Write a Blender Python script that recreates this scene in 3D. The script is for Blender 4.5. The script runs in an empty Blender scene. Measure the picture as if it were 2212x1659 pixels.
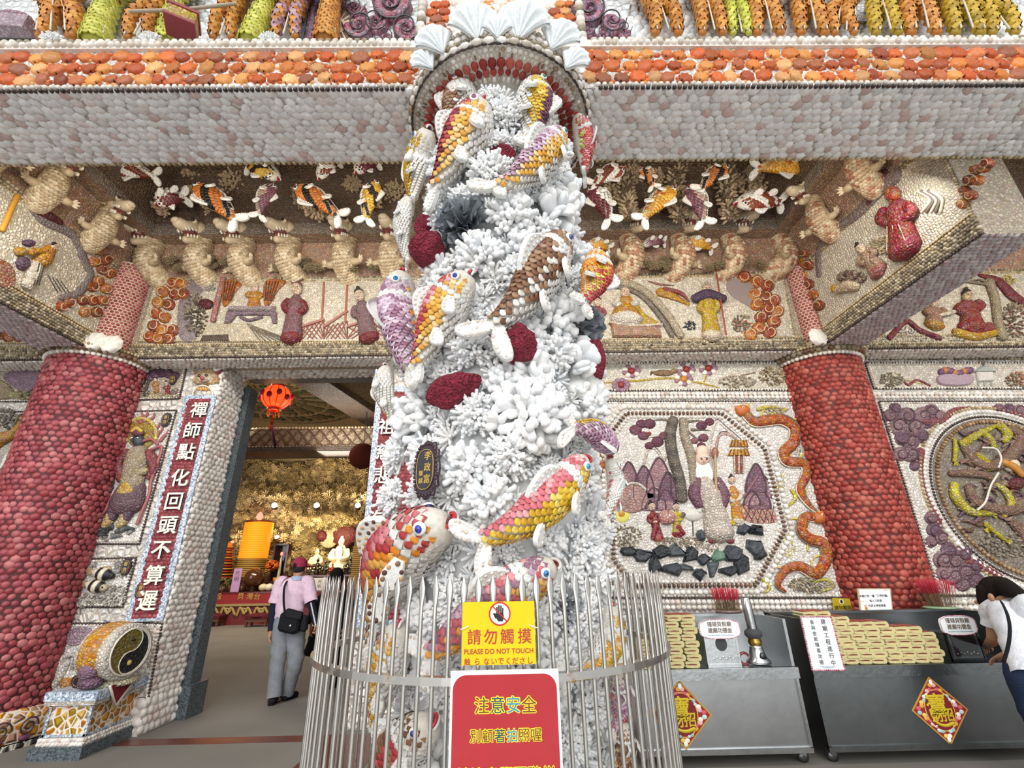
import bpy, math, random
import numpy as np
from mathutils import Vector, Matrix
from mathutils.geometry import tessellate_polygon

random.seed(7); rng = np.random.default_rng(7)
SC = bpy.context.scene
COL = SC.collection
PI = math.pi
A3 = lambda *p: np.array(p, float)

# ------------------------------------------------------------------ camera
FPX, EYE = 1000.0, 1.53
_up = A3(1058-1106., 829.5+1668, -FPX); _up /= np.linalg.norm(_up)
_yv = (FPX*_up[2]-(1099-1106)*_up[0])/_up[1]
_fw = A3(1099-1106, _yv, -FPX); _fw /= np.linalg.norm(_fw)
CM = np.stack([np.cross(_fw, _up), _fw, _up])
cam_data = bpy.data.cameras.new('camera'); cam_data.sensor_width = 36.0; cam_data.lens = FPX/2212*36.0
cam_data.clip_start = 0.05; cam_data.clip_end = 200
cam = bpy.data.objects.new('camera', cam_data); COL.objects.link(cam)
_m = Matrix([list(r) for r in CM]).to_4x4(); _m.translation = (0, 0, EYE); cam.matrix_world = _m
SC.camera = cam

# ------------------------------------------------------------------ sky, daylight, exposure
SC.view_settings.view_transform = 'Standard'; SC.view_settings.look = 'None'
SC.view_settings.gamma = 1; SC.view_settings.use_curve_mapping = False
SC.view_settings.exposure = 0.0
SC.cycles.max_bounces = 6; SC.cycles.diffuse_bounces = 5; SC.cycles.glossy_bounces = 3
SC.cycles.use_denoising = True
world = bpy.data.worlds.new('overcast_sky'); SC.world = world; world.use_nodes = True
_bg = world.node_tree.nodes['Background']; _bg.inputs[0].default_value = (0.93, 0.97, 1.0, 1); _bg.inputs[1].default_value = 0.9

def lamp(name, kind, loc, energy, color=(1, 1, 1), size=0.3, target=None, size_y=None, spot=None):
    d = bpy.data.lights.new(name, kind); d.energy = energy; d.color = color
    if kind == 'AREA':
        d.size = size
        if size_y: d.shape = 'RECTANGLE'; d.size_y = size_y
    else: d.shadow_soft_size = size
    if spot: d.spot_size = spot; d.spot_blend = 0.6
    o = bpy.data.objects.new(name, d); COL.objects.link(o); o.location = loc
    if target is not None:
        o.rotation_euler = (Vector(target)-Vector(loc)).to_track_quat('-Z', 'Y').to_euler()
    return o
_s = lamp('sun', 'SUN', (-1.5, -12, 7), 2.45, (1.0, 0.98, 0.95), size=0.6, target=(0.0, 3.0, 1.0)); _s.data.angle = 1.0
# warm lamps standing on the beam tops inside the coffers; porch fills added, unseen
lamp('coffer_lamp', 'AREA', (-0.5, 3.35, 5.45), 52, (1.0, 0.90, 0.74), 8.4, (-0.5, 5.2, 5.75), 0.25)
lamp('porch_fill', 'AREA', (-0.5, 3.35, 4.95), 150, (1.0, 0.96, 0.90), 9.0, (-0.5, 5.8, 3.2), 0.25)  # added fill light behind the front beam, brightens the rear wall
lamp('porch_fill', 'AREA', (6.6, 3.4, 4.95), 45, (1.0, 0.96, 0.90), 3.4, (6.6, 5.8, 3.2), 0.25)
lamp('coffer_lamp', 'AREA', (6.2, 3.5, 5.4), 18, (1.0, 0.90, 0.74), 2.4, (6.2, 5.0, 6.0), 0.25)
# lamps of the hall behind the doorway
lamp('hall_lamp', 'AREA', (-6.5, 11.0, 6.0), 300, (1.0, 0.90, 0.76), 4.0, (-6.5, 11.0, 0.0), 4.0)
lamp('hall_lamp', 'AREA', (-3.2, 9.2, 3.9), 60, (1.0, 0.92, 0.8), 1.5, (-3.2, 9.4, 6.0), 1.5)

# ------------------------------------------------------------------ pixels of the photo <-> places in the room
def ray(x, y): return CM @ A3(x-1106, 829.5-y, -FPX)
def aty(x, y, Y):
    d = ray(x, y); return d*Y/d[1]+A3(0, 0, EYE)
def atz(x, y, Z):
    d = ray(x, y); return d*(Z-EYE)/d[2]+A3(0, 0, EYE)
def atx(x, y, X):
    d = ray(x, y); return d*X/d[0]+A3(0, 0, EYE)
CX, CY = -0.02, 2.88          # axis of the coral column
def oncol(x, y, r):
    d = ray(x, y); a = d[0]**2+d[1]**2; b = -2*(d[0]*CX+d[1]*CY); c = CX**2+CY**2-r*r
    q = b*b-4*a*c
    t = (-b-math.sqrt(q))/(2*a) if q > 0 else -b/(2*a)
    return d*t+A3(0, 0, EYE)

# ------------------------------------------------------------------ mesh helpers
def nrm(v):
    v = np.asarray(v, float); return v/(np.linalg.norm(v, axis=-1, keepdims=True)+1e-12)

class MB:
    def __init__(s): s.v = []; s.c = []; s.f = []; s.n = 0
    def add(s, V, F, col=(.8, .8, .8), smooth=True):
        V = np.asarray(V, float).reshape(-1, 3); n = len(V)
        c = np.asarray(col, float)
        s.c.append(np.broadcast_to(c, (n, 3)).copy()); s.v.append(V)
        if not isinstance(F, (list, tuple)): F = [F]
        for f in F:
            f = np.asarray(f, int)
            if f.ndim == 1: f = f[None]
            s.f.append((f+s.n, smooth))
        s.n += n; return s
    def build(s, name, mat, parent=None, kind=None):
        me = bpy.data.meshes.new(name)
        V = np.concatenate(s.v); C = np.concatenate(s.c)
        me.vertices.add(len(V)); me.vertices.foreach_set('co', V.astype(np.float32).ravel())
        li = np.concatenate([f.ravel() for f, _ in s.f]); cnt = np.concatenate([np.full(len(f), f.shape[1]) for f, _ in s.f])
        sm = np.concatenate([np.full(len(f), k) for f, k in s.f])
        me.loops.add(len(li)); me.loops.foreach_set('vertex_index', li.astype(np.int32))
        me.polygons.add(len(cnt)); st = np.concatenate([[0], np.cumsum(cnt)[:-1]])
        me.polygons.foreach_set('loop_start', st.astype(np.int32)); me.polygons.foreach_set('loop_total', cnt.astype(np.int32))
        me.polygons.foreach_set('use_smooth', sm.astype(bool))
        a = me.color_attributes.new('Col', 'FLOAT_COLOR', 'POINT')
        a.data.foreach_set('color', np.concatenate([C, np.ones((len(C), 1))], 1).astype(np.float32).ravel())
        me.update(calc_edges=True); me.validate()
        me.materials.append(mat)
        return link(name, me, parent, kind)

def worldloc(o):
    l = Vector((0, 0, 0))
    while o is not None:
        l = l+o.location
        if o.parent is not None: l = l+o.matrix_parent_inverse.translation
        o = o.parent
    return l
def link(name, me, parent=None, kind=None):
    o = bpy.data.objects.new(name, me); COL.objects.link(o)
    if parent is not None:
        o.parent = parent; o.matrix_parent_inverse = Matrix.Translation(-worldloc(parent))
    if kind: o['kind'] = kind
    return o
def tag(o, label=None, cat=None, group=None, kind=None):
    if label: o['label'] = label
    if cat: o['category'] = cat
    if group: o['group'] = group
    if kind: o['kind'] = kind
    return o
def thing(name, label, cat, loc=(0, 0, 0), group=None, kind=None):
    o = bpy.data.objects.new(name, None); COL.objects.link(o); o.location = [float(q) for q in loc]; o.empty_display_size = .1
    return tag(o, label, cat, group, kind)
def kids(o): return [c for c in COL.objects if c.parent == o]
KID = {}
def copy_tree(o, loc, rotz=0, scale=1, label=None, group=None, mat4=None):
    if o.name not in KID: KID[o.name] = [(c, kids(c)) for c in kids(o)]
    r = o.copy(); COL.objects.link(r)
    if mat4 is not None: r.matrix_world = mat4
    else: r.location = loc; r.rotation_euler = (0, 0, rotz); r.scale = (scale,)*3
    if label: r['label'] = label
    if group: r['group'] = group
    for c, g in KID[o.name]:
        d = c.copy(); COL.objects.link(d); d.parent = r
        for e in g:
            k = e.copy(); COL.objects.link(k); k.parent = d
    return r

def hexc(h, k=1.0):
    r = [int(h[i:i+2], 16)/255 for i in (0, 2, 4)]
    return tuple(k*(c/12.92 if c <= .04045 else ((c+.055)/1.055)**2.4) for c in r)

BOXF = np.array([[0, 3, 2, 1], [4, 5, 6, 7], [0, 1, 5, 4], [1, 2, 6, 5], [2, 3, 7, 6], [3, 0, 4, 7]])
def box(mb, lo, hi, col=(.8, .8, .8)):
    x0, y0, z0 = lo; x1, y1, z1 = hi
    V = [(x0, y0, z0), (x1, y0, z0), (x1, y1, z0), (x0, y1, z0), (x0, y0, z1), (x1, y0, z1), (x1, y1, z1), (x0, y1, z1)]
    V = np.array(V)[BOXF].reshape(-1, 3)
    return mb.add(V, np.arange(24).reshape(6, 4), col, False)
def obox(mb, c, X, Y, Z, h, col=(.8, .8, .8), bev=0.0):
    """box about c with axes X Y Z and half sizes h"""
    X, Y, Z = nrm(X), nrm(Y), nrm(Z)
    S = np.array([(-1, -1, -1), (1, -1, -1), (1, 1, -1), (-1, 1, -1), (-1, -1, 1), (1, -1, 1), (1, 1, 1), (-1, 1, 1)], float)
    V = np.asarray(c)+S[:, :1]*h[0]*X+S[:, 1:2]*h[1]*Y+S[:, 2:]*h[2]*Z
    return mb.add(V[BOXF].reshape(-1, 3), np.arange(24).reshape(6, 4), col, False)

def frames(P, ref=None):
    P = np.asarray(P, float); T = np.gradient(P, axis=0); T = nrm(T)
    if ref is None: ref = A3(0, 0, 1) if abs(T[0][2]) < .9 else A3(1, 0, 0)
    N = []; r = np.asarray(ref, float)
    for i, t in enumerate(T):
        rr = np.asarray(ref[i], float) if np.ndim(ref) == 2 else r
        n = rr-t*np.dot(rr, t); n = n/(np.linalg.norm(n)+1e-12); N.append(n); r = n
    N = np.array(N); return T, N, np.cross(T, N)
def tube(mb, P, R, col=(.8, .8, .8), seg=8, flat=1.0, ref=None, cap=True, smooth=True):
    """round tube along P; flat scales it along the reference direction (out of the wall)"""
    P = np.asarray(P, float); n = len(P); R = np.broadcast_to(np.asarray(R, float), (n,))
    T, N, B = frames(P, ref)
    if cap:   # rounded ends
        P = np.concatenate([[P[0]-T[0]*R[0]*.6], [P[0]-T[0]*R[0]*.35], P, [P[-1]+T[-1]*R[-1]*.35], [P[-1]+T[-1]*R[-1]*.6]])
        R = np.concatenate([[R[0]*.05, R[0]*.75], R, [R[-1]*.75, R[-1]*.05]])
        N = np.concatenate([[N[0]]*2, N, [N[-1]]*2]); B = np.concatenate([[B[0]]*2, B, [B[-1]]*2])
        c = np.asarray(col, float)
        if c.ndim == 2: col = np.concatenate([[c[0]]*2, c, [c[-1]]*2])
        n += 4
    a = np.arange(seg)*2*PI/seg
    V = P[:, None]+R[:, None, None]*(np.cos(a)[None, :, None]*N[:, None]*flat+np.sin(a)[None, :, None]*B[:, None])
    i = np.arange(n-1)[:, None]*seg; j = np.arange(seg)[None]; k = (j+1) % seg
    F = np.stack([i+j, i+k, i+seg+k, i+seg+j], -1).reshape(-1, 4)
    FF = [F]
    if cap: FF += [np.arange(seg)[::-1][None], (np.arange(seg)+(n-1)*seg)[None]]
    c = np.asarray(col, float)
    if c.ndim == 2: c = np.repeat(c, seg, 0)
    return mb.add(V.reshape(-1, 3), FF, c, smooth)
def lathe(mb, c, prof, col=(.8, .8, .8), seg=24, axis=(0, 0, 1), smooth=True, a0=0, a1=2*PI):
    """revolve prof [(r, h)] about axis at c"""
    ax = nrm(axis); u = nrm(np.cross(ax, (0, 1, 0) if abs(ax[1]) < .9 else (1, 0, 0))); w = np.cross(ax, u)
    full = abs(a1-a0-2*PI) < 1e-6; m = seg if full else seg+1
    a = a0+np.arange(m)*(a1-a0)/seg
    pr = np.array(prof, float)
    D = np.cos(a)[:, None]*u+np.sin(a)[:, None]*w
    V = np.asarray(c)+pr[:, None, :1]*D[None]+pr[:, None, 1:]*ax
    i = np.arange(len(pr)-1)[:, None]*m; j = np.arange(seg)[None]; k = (j+1) % m
    F = np.stack([i+j, i+k, i+m+k, i+m+j], -1).reshape(-1, 4)
    cc = np.asarray(col, float)
    if cc.ndim == 2: cc = np.repeat(cc, m, 0)
    return mb.add(V.reshape(-1, 3), F, cc, smooth)
def ell(mb, c, r, X=(1, 0, 0), Y=(0, 1, 0), Z=(0, 0, 1), col=(.8, .8, .8), seg=12, rings=8):
    X, Y, Z = nrm(X), nrm(Y), nrm(Z); th = np.linspace(0, PI, rings+1); a = np.arange(seg)*2*PI/seg
    S = np.stack([np.sin(th)[:, None]*np.cos(a), np.sin(th)[:, None]*np.sin(a), np.cos(th)[:, None]*np.ones(seg)], -1).reshape(-1, 3)
    r = np.broadcast_to(np.asarray(r, float), (3,))
    V = np.asarray(c)+S[:, :1]*r[0]*X+S[:, 1:2]*r[1]*Y+S[:, 2:]*r[2]*Z
    i = np.arange(rings)[:, None]*seg; j = np.arange(seg)[None]; k = (j+1) % seg
    return mb.add(V, np.stack([i+j, i+seg+j, i+seg+k, i+k], -1).reshape(-1, 4), col)
def slab(mb, P, n, h, col=(.8, .8, .8), bev=.25, back=0.0):
    """polygon P (flat, facing n) raised by h with a chamfered rim"""
    P = np.asarray(P, float); n = nrm(n); m = len(P)
    c = P.mean(0); area = np.dot(np.cross(P-c, np.roll(P, -1, 0)-c).sum(0), n)
    if area < 0: P = P[::-1]
    e1 = nrm(P-np.roll(P, 1, 0)); e2 = nrm(np.roll(P, -1, 0)-P)
    off = nrm(np.cross(n, e1)+np.cross(n, e2))
    b = h*bev
    V = np.concatenate([P-n*back, P+n*(h-b), P+n*h+off*b])
    j = np.arange(m); k = (j+1) % m
    F = np.concatenate([np.stack([j, k, m+k, m+j], -1), np.stack([m+j, m+k, 2*m+k, 2*m+j], -1)])
    tr = np.array(tessellate_polygon([[Vector(p) for p in V[2*m:]]]), int).reshape(-1, 3)
    if len(tr):
        g = np.cross(V[2*m+tr[:, 1]]-V[2*m+tr[:, 0]], V[2*m+tr[:, 2]]-V[2*m+tr[:, 0]])@n
        tr = np.where((g < 0)[:, None], tr[:, ::-1], tr)+2*m
    return mb.add(V, [F]+([tr] if len(tr) else []), col, False)
def smoothpath(P, n=24, closed=False):
    P = np.asarray(P, float); m = len(P)
    if closed: Q = np.concatenate([P[-1:], P, P[:2]]); segs = m
    else: Q = np.concatenate([2*P[:1]-P[1:2], P, 2*P[-1:]-P[-2:-1]]); segs = m-1
    t = np.linspace(0, segs, n, endpoint=not closed); i = np.minimum(t.astype(int), segs-1); u = (t-i)[:, None]
    a, b, c, d = Q[i], Q[i+1], Q[i+2], Q[i+3]
    return .5*(2*b+(c-a)*u+(2*a-5*b+4*c-d)*u**2+(3*b-a-3*c+d)*u**3)
def arclen(P): return np.concatenate([[0], np.cumsum(np.linalg.norm(np.diff(P, axis=0), axis=1))])
def resample(P, step):
    P = np.asarray(P, float); s = arclen(P); n = max(2, int(round(s[-1]/step))); t = (np.arange(n)+.5)*s[-1]/n
    return np.stack([np.interp(t, s, P[:, i]) for i in range(P.shape[1])], 1)

# ---- many small shells in one mesh
def _dome(seg=8, rings=((1, 0), (.82, .5), (.45, .88))):
    a = np.arange(seg)*2*PI/seg
    V = np.concatenate([np.stack([r*np.cos(a), r*np.sin(a), np.full(seg, h)], -1) for r, h in rings]+[[[0, 0, 1]]])
    F4 = []; n = len(rings); j = np.arange(seg); k = (j+1) % seg
    for i in range(n-1): F4.append(np.stack([i*seg+j, i*seg+k, (i+1)*seg+k, (i+1)*seg+j], -1))
    return V, [np.concatenate(F4), np.stack([(n-1)*seg+j, (n-1)*seg+k, np.full(seg, n*seg)], -1)]
DOME = _dome(); LOWDOME = _dome(6, ((1, 0), (.7, .7)))
def _bead(seg=7):
    a = np.arange(seg)*2*PI/seg; th = (PI*.8, PI*.55, PI*.3)
    V = np.concatenate([np.stack([np.sin(t)*np.cos(a), np.sin(t)*np.sin(a), np.full(seg, math.cos(t))], -1) for t in th]+[[[0, 0, 1]]])
    return V, _dome(seg)[1]
BEAD = _bead()
def _scallop(k=8):
    """fan-ribbed shell: hinge at -x, fluted rim towards +x"""
    a = np.linspace(-PI*.97, PI*.97, 2*k+1); rr = 1+.04*np.where(np.arange(2*k+1) % 2 == 0, -1, 1)
    def ring(s, h, f): return np.stack([-.8+s*(rr*np.cos(a)+.8), s*rr*np.sin(a)*.95, h+f*np.where(np.arange(2*k+1) % 2 == 0, -1, 1)], -1)
    V = np.concatenate([ring(1, 0, 0), ring(.9, .45, .07), ring(.55, .95, .07), [[-.85, 0, .55]]])
    m = 2*k+1; j = np.arange(m-1); F = [np.concatenate([np.stack([i*m+j, i*m+j+1, (i+1)*m+j+1, (i+1)*m+j], -1) for i in (0, 1)]),
        np.stack([2*m+j, 2*m+j+1, np.full(m-1, 3*m)], -1)]
    z = np.where(np.arange(m) % 2 == 0, .9, 1.08); return V, F, np.concatenate([z*1.05, z, z*.95, [1.15]])
SCALLOP = _scallop(8)
def _fan(k=6):
    """fish-scale shell: fixed at x=0, free fluted rim lifted at x=1"""
    a = np.linspace(-1.25, 1.25, 2*k+1); rr = 1+.035*np.where(np.arange(2*k+1) % 2 == 0, -1, 1)
    rim = np.stack([.25+.80*rr*np.cos(a), .62*rr*np.sin(a)*1.05, .40+.02*np.where(np.arange(2*k+1) % 2 == 0, -1, 1)], -1)
    mid = np.stack([.1+.45*np.cos(a), .36*np.sin(a), .36+.03*np.where(np.arange(2*k+1) % 2 == 0, -1, 1)], -1)
    low = rim*[1, 1, 0]+[-.02, 0, .17]
    V = np.concatenate([low, rim, mid, [[-.1, 0, .12]]]); m = 2*k+1; j = np.arange(m-1)
    return V, [np.concatenate([np.stack([i*m+j, i*m+j+1, (i+1)*m+j+1, (i+1)*m+j], -1) for i in (0, 1)]), np.stack([2*m+j, 2*m+j+1, np.full(m-1, 3*m)], -1)], np.concatenate([np.full(m, .75), 1.12+.08*(-1)**np.arange(m), .95+.07*(-1)**np.arange(m), [.7]])
FAN = _fan(); FANLOW = _fan(3)
def inst(mb, tm, P, X, Z, sc, col, smooth=True):
    """stamp template tm at points P, x-axis X, outward Z, sizes sc (n,3)"""
    V, F = tm[:2]; P = np.asarray(P, float).reshape(-1, 3); n = len(P)
    if n == 0: return mb
    Z = nrm(np.broadcast_to(np.asarray(Z, float), (n, 3))); X = np.broadcast_to(np.asarray(X, float), (n, 3))
    X = nrm(X-Z*(X*Z).sum(1, keepdims=True)); Y = np.cross(Z, X)
    sc = np.broadcast_to(np.asarray(sc, float), (n, 3)); col = np.broadcast_to(np.asarray(col, float), (n, 3))
    W = P[:, None]+V[None, :, :1]*(sc[:, None, :1]*X[:, None])+V[None, :, 1:2]*(sc[:, None, 1:2]*Y[:, None])+V[None, :, 2:]*(sc[:, None, 2:]*Z[:, None])
    o = (np.arange(n)*len(V))[:, None, None]
    return mb.add(W.reshape(-1, 3), [(f[None]+o).reshape(-1, f.shape[1]) for f in F], np.clip(np.repeat(col, len(V), 0)*(np.tile(tm[2], n)[:, None] if len(tm) > 2 else 1), 0, .95), smooth)
def pick(cols, n, var=.08):
    c = np.array(cols, float)[rng.integers(0, len(cols), n)]
    return np.clip(c*(1+rng.normal(0, var, (n, 1))), 0, 1)
def rect_shells(mb, o, U, V, lu, lv, N, size, cols, tm=DOME, asp=.85, h=.35, jit=.12, rot=.4, ang=0.0, fill=.56, var=.08):
    """staggered rows of shells over the rectangle o + U*lu + V*lv facing N"""
    U, V, N = nrm(U), nrm(V), nrm(N); nv = max(1, round(lv/(size*asp))); nu = max(1, round(lu/size)); dv = lv/nv; du = lu/nu
    i, j = np.meshgrid(np.arange(nu), np.arange(nv)); i = i.ravel(); j = j.ravel(); n = len(i)
    u = (i+.5+.25*np.where(j % 2, 1, -1))*du+rng.normal(0, jit*du, n); v = (j+.5)*dv+rng.normal(0, jit*dv*.6, n)
    u = np.clip(u, du*.3, lu-du*.3)
    P = np.asarray(o, float)+u[:, None]*U+v[:, None]*V
    a = ang+rng.normal(0, rot, n); X = np.cos(a)[:, None]*U+np.sin(a)[:, None]*V
    s = fill*(1+rng.normal(0, .09, n))
    return inst(mb, tm, P, X, N, np.stack([s*du, s*dv*1.05, np.full(n, h*size)], 1), pick(cols, n, var))
def beads(mb, P, step, r, col, N=(0, -1, 0), elong=1.0, tm=BEAD, rot90=False, closed=False, hz=None):
    P = np.asarray(P, float)
    if closed: P = np.concatenate([P, P[:1]])
    if np.ndim(N) == 2:
        N = np.asarray(N, float); N = np.concatenate([N, N[:1]]) if len(N) < len(P) else N
        s = arclen(P); Q = resample(P, step); t = (np.arange(len(Q))+.5)*s[-1]/len(Q); N = np.stack([np.interp(t, s, N[:, i]) for i in range(3)], 1)
    else: Q = resample(P, step)
    T = nrm(np.gradient(Q, axis=0)) if len(Q) > 1 else A3(1, 0, 0)[None]
    Nn = np.broadcast_to(np.asarray(N, float), Q.shape)
    if rot90: T = np.cross(Nn, T)
    col = pick(col, len(Q), .07) if np.ndim(col) == 2 else pick([col], len(Q), .08)
    return inst(mb, tm, Q, T, Nn, (r*elong, r, hz or r), col)

# ------------------------------------------------------------------ materials
def newmat(name):
    m = bpy.data.materials.new(name); m.use_nodes = True; nt = m.node_tree
    return m, nt, nt.nodes['Principled BSDF'], lambda t: nt.nodes.new(t), nt.links.new
def setv(p, **k):
    for a, v in k.items(): p.inputs[a.replace('_', ' ')].default_value = v
def colmat(name, rough=.5, metal=0.0, bump=.25, bscale=60, var=.18, vscale=14, spec=.4, coat=0.0):
    """colour of the thing itself (stored per shell or per part) with fine grain"""
    m, nt, p, N, L = newmat(name); a = N('ShaderNodeAttribute'); a.attribute_name = 'Col'
    tc = N('ShaderNodeTexCoord'); nz = N('ShaderNodeTexNoise'); nz.inputs['Scale'].default_value = vscale; nz.inputs['Detail'].default_value = 5
    L(tc.outputs['Object'], nz.inputs['Vector'])
    mr = N('ShaderNodeMapRange'); mr.inputs['From Min'].default_value = .3; mr.inputs['From Max'].default_value = .7; mr.inputs['To Min'].default_value = 1-var; mr.inputs['To Max'].default_value = 1+var*.6
    L(nz.outputs['Fac'], mr.inputs['Value'])
    mx = N('ShaderNodeMix'); mx.data_type = 'RGBA'; mx.blend_type = 'MULTIPLY'; mx.inputs['Factor'].default_value = 1
    L(a.outputs['Color'], mx.inputs['A']); L(mr.outputs['Result'], mx.inputs['B']); L(mx.outputs['Result'], p.inputs['Base Color'])
    if bump:
        n2 = N('ShaderNodeTexNoise'); n2.inputs['Scale'].default_value = bscale; n2.inputs['Detail'].default_value = 3; L(tc.outputs['Object'], n2.inputs['Vector'])
        b = N('ShaderNodeBump'); b.inputs['Strength'].default_value = bump; b.inputs['Distance'].default_value = .02; L(n2.outputs['Fac'], b.inputs['Height']); L(b.outputs['Normal'], p.inputs['Normal'])
    setv(p, Roughness=rough, Metallic=metal); p.inputs['Specular IOR Level'].default_value = spec; p.inputs['Coat Weight'].default_value = coat
    return m
def mosaic(name, scale, grout=None, gw=.07, var=.3, bump=.9, dist=.03, rough=.5, hue=.03, squash=(1, 1, 1)):
    """little shells set edge to edge; the colour comes from the object, each shell a shade of its own"""
    m, nt, p, N, L = newmat(name); a = N('ShaderNodeAttribute'); a.attribute_name = 'Col'
    tc = N('ShaderNodeTexCoord'); mp = N('ShaderNodeMapping'); mp.inputs['Scale'].default_value = squash; L(tc.outputs['Object'], mp.inputs['Vector'])
    v = N('ShaderNodeTexVoronoi'); v.inputs['Scale'].default_value = scale; v.inputs['Randomness'].default_value = .75; L(mp.outputs['Vector'], v.inputs['Vector'])
    e = N('ShaderNodeTexVoronoi'); e.feature = 'DISTANCE_TO_EDGE'; e.inputs['Scale'].default_value = scale; e.inputs['Randomness'].default_value = .75; L(mp.outputs['Vector'], e.inputs['Vector'])
    sp = N('ShaderNodeSeparateColor'); L(v.outputs['Color'], sp.inputs['Color'])
    h = N('ShaderNodeHueSaturation'); L(a.outputs['Color'], h.inputs['Color'])
    r1 = N('ShaderNodeMapRange'); r1.inputs['To Min'].default_value = 1-var; r1.inputs['To Max'].default_value = 1+var*.55; L(sp.outputs[0], r1.inputs['Value']); L(r1.outputs['Result'], h.inputs['Value'])
    r2 = N('ShaderNodeMapRange'); r2.inputs['To Min'].default_value = .5-hue; r2.inputs['To Max'].default_value = .5+hue; L(sp.outputs[1], r2.inputs['Value']); L(r2.outputs['Result'], h.inputs['Hue'])
    r3 = N('ShaderNodeMapRange'); r3.inputs['To Min'].default_value = .7; r3.inputs['To Max'].default_value = 1.25; L(sp.outputs[2], r3.inputs['Value']); L(r3.outputs['Result'], h.inputs['Saturation'])
    mx = N('ShaderNodeMix'); mx.data_type = 'RGBA'
    cr = N('ShaderNodeMapRange'); cr.inputs['From Min'].default_value = gw*.35; cr.inputs['From Max'].default_value = gw; L(e.outputs['Distance'], cr.inputs['Value'])
    L(cr.outputs['Result'], mx.inputs['Factor']); L(h.outputs['Color'], mx.inputs['B'])
    if grout: mx.inputs['A'].default_value = (*grout, 1)
    else:
        g = N('ShaderNodeMix'); g.data_type = 'RGBA'; g.blend_type = 'MULTIPLY'; g.inputs['Factor'].default_value = 1; g.inputs['B'].default_value = (.5, .45, .4, 1); L(a.outputs['Color'], g.inputs['A']); L(g.outputs['Result'], mx.inputs['A'])
    L(mx.outputs['Result'], p.inputs['Base Color'])
    mh = N('ShaderNodeMapRange'); mh.inputs['From Max'].default_value = .35; mh.interpolation_type = 'SMOOTHERSTEP'; L(e.outputs['Distance'], mh.inputs['Value'])
    b = N('ShaderNodeBump'); b.inputs['Strength'].default_value = bump; b.inputs['Distance'].default_value = dist; L(mh.outputs['Result'], b.inputs['Height']); L(b.outputs['Normal'], p.inputs['Normal'])
    setv(p, Roughness=rough); return m
def speckle(name, c1, c2, scale, rough=.3):
    m, nt, p, N, L = newmat(name); tc = N('ShaderNodeTexCoord'); v = N('ShaderNodeTexVoronoi'); v.inputs['Scale'].default_value = scale; L(tc.outputs['Object'], v.inputs['Vector'])
    sp = N('ShaderNodeSeparateColor'); L(v.outputs['Color'], sp.inputs['Color']); mx = N('ShaderNodeMix'); mx.data_type = 'RGBA'
    mx.inputs['A'].default_value = (*c1, 1); mx.inputs['B'].default_value = (*c2, 1); L(sp.outputs[0], mx.inputs['Factor']); L(mx.outputs['Result'], p.inputs['Base Color']); setv(p, Roughness=rough)
    return m
def glow(name, col, strength):
    m, nt, p, N, L = newmat(name); a = N('ShaderNodeAttribute'); a.attribute_name = 'Col'
    tc = N('ShaderNodeTexCoord'); nz = N('ShaderNodeTexNoise'); nz.inputs['Scale'].default_value = 20; L(tc.outputs['Object'], nz.inputs['Vector'])
    mr = N('ShaderNodeMapRange'); mr.inputs['To Min'].default_value = strength*.85; mr.inputs['To Max'].default_value = strength*1.15; L(nz.outputs['Fac'], mr.inputs['Value'])
    L(mr.outputs['Result'], p.inputs['Emission Strength'])
    setv(p, Roughness=.5)
    if col is None: L(a.outputs['Color'], p.inputs['Emission Color']); L(a.outputs['Color'], p.inputs['Base Color'])
    else: p.inputs['Emission Color'].default_value = (*col, 1); p.inputs['Base Color'].default_value = (*col, 1)
    return m
M_SHELL = colmat('glossy_shell', .42, bump=.12, bscale=120, var=.16, vscale=45)
M_WHITE = colmat('white_plaster_shell', .55, bump=.3, bscale=90, var=.10, vscale=30)
M_CORAL = colmat('white_coral', .85, bump=.25, bscale=140, var=.06, vscale=50, spec=.15)
M_PLAIN = colmat('plain_paint', .55, bump=.05, var=.05)
M_PRINT = colmat('matt_print', .7, bump=0, var=.04, spec=.08)
M_CLOTH = colmat('woven_cloth', .85, bump=.35, bscale=90, var=.12, vscale=25, spec=.2)
M_SKIN = colmat('skin', .5, bump=.06, bscale=150, var=.06)
M_GLOSS = colmat('glossy_glaze', .15, bump=0, var=.05, coat=.5)
M_STEEL = colmat('brushed_steel', .28, 1.0, bump=.08, bscale=30, var=.12, vscale=9)
M_STONE = colmat('dark_stone', .4, bump=.8, bscale=25, var=.5, vscale=16)
M_MOS = mosaic('shell_mosaic', 13)
M_MOSL = mosaic('large_shell_mosaic', 9, dist=.04)
M_MOSF = mosaic('fine_shell_mosaic', 30, dist=.012, bump=.8, gw=.08)
M_MOSW = mosaic('white_grout_mosaic', 13, grout=(.75, .68, .58), gw=.11, var=.35)
M_MOSC = mosaic('coral_crumb', 26, grout=None, var=.5, dist=.05, bump=1.0, rough=.8)
M_GRAN = speckle('blue_grey_granite', hexc('4f6a88'), hexc('dfe6ee'), 70)
M_GRAND = speckle('dark_granite', hexc('2e363c'), hexc('6a747a'), 90)
M_RED = None

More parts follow.
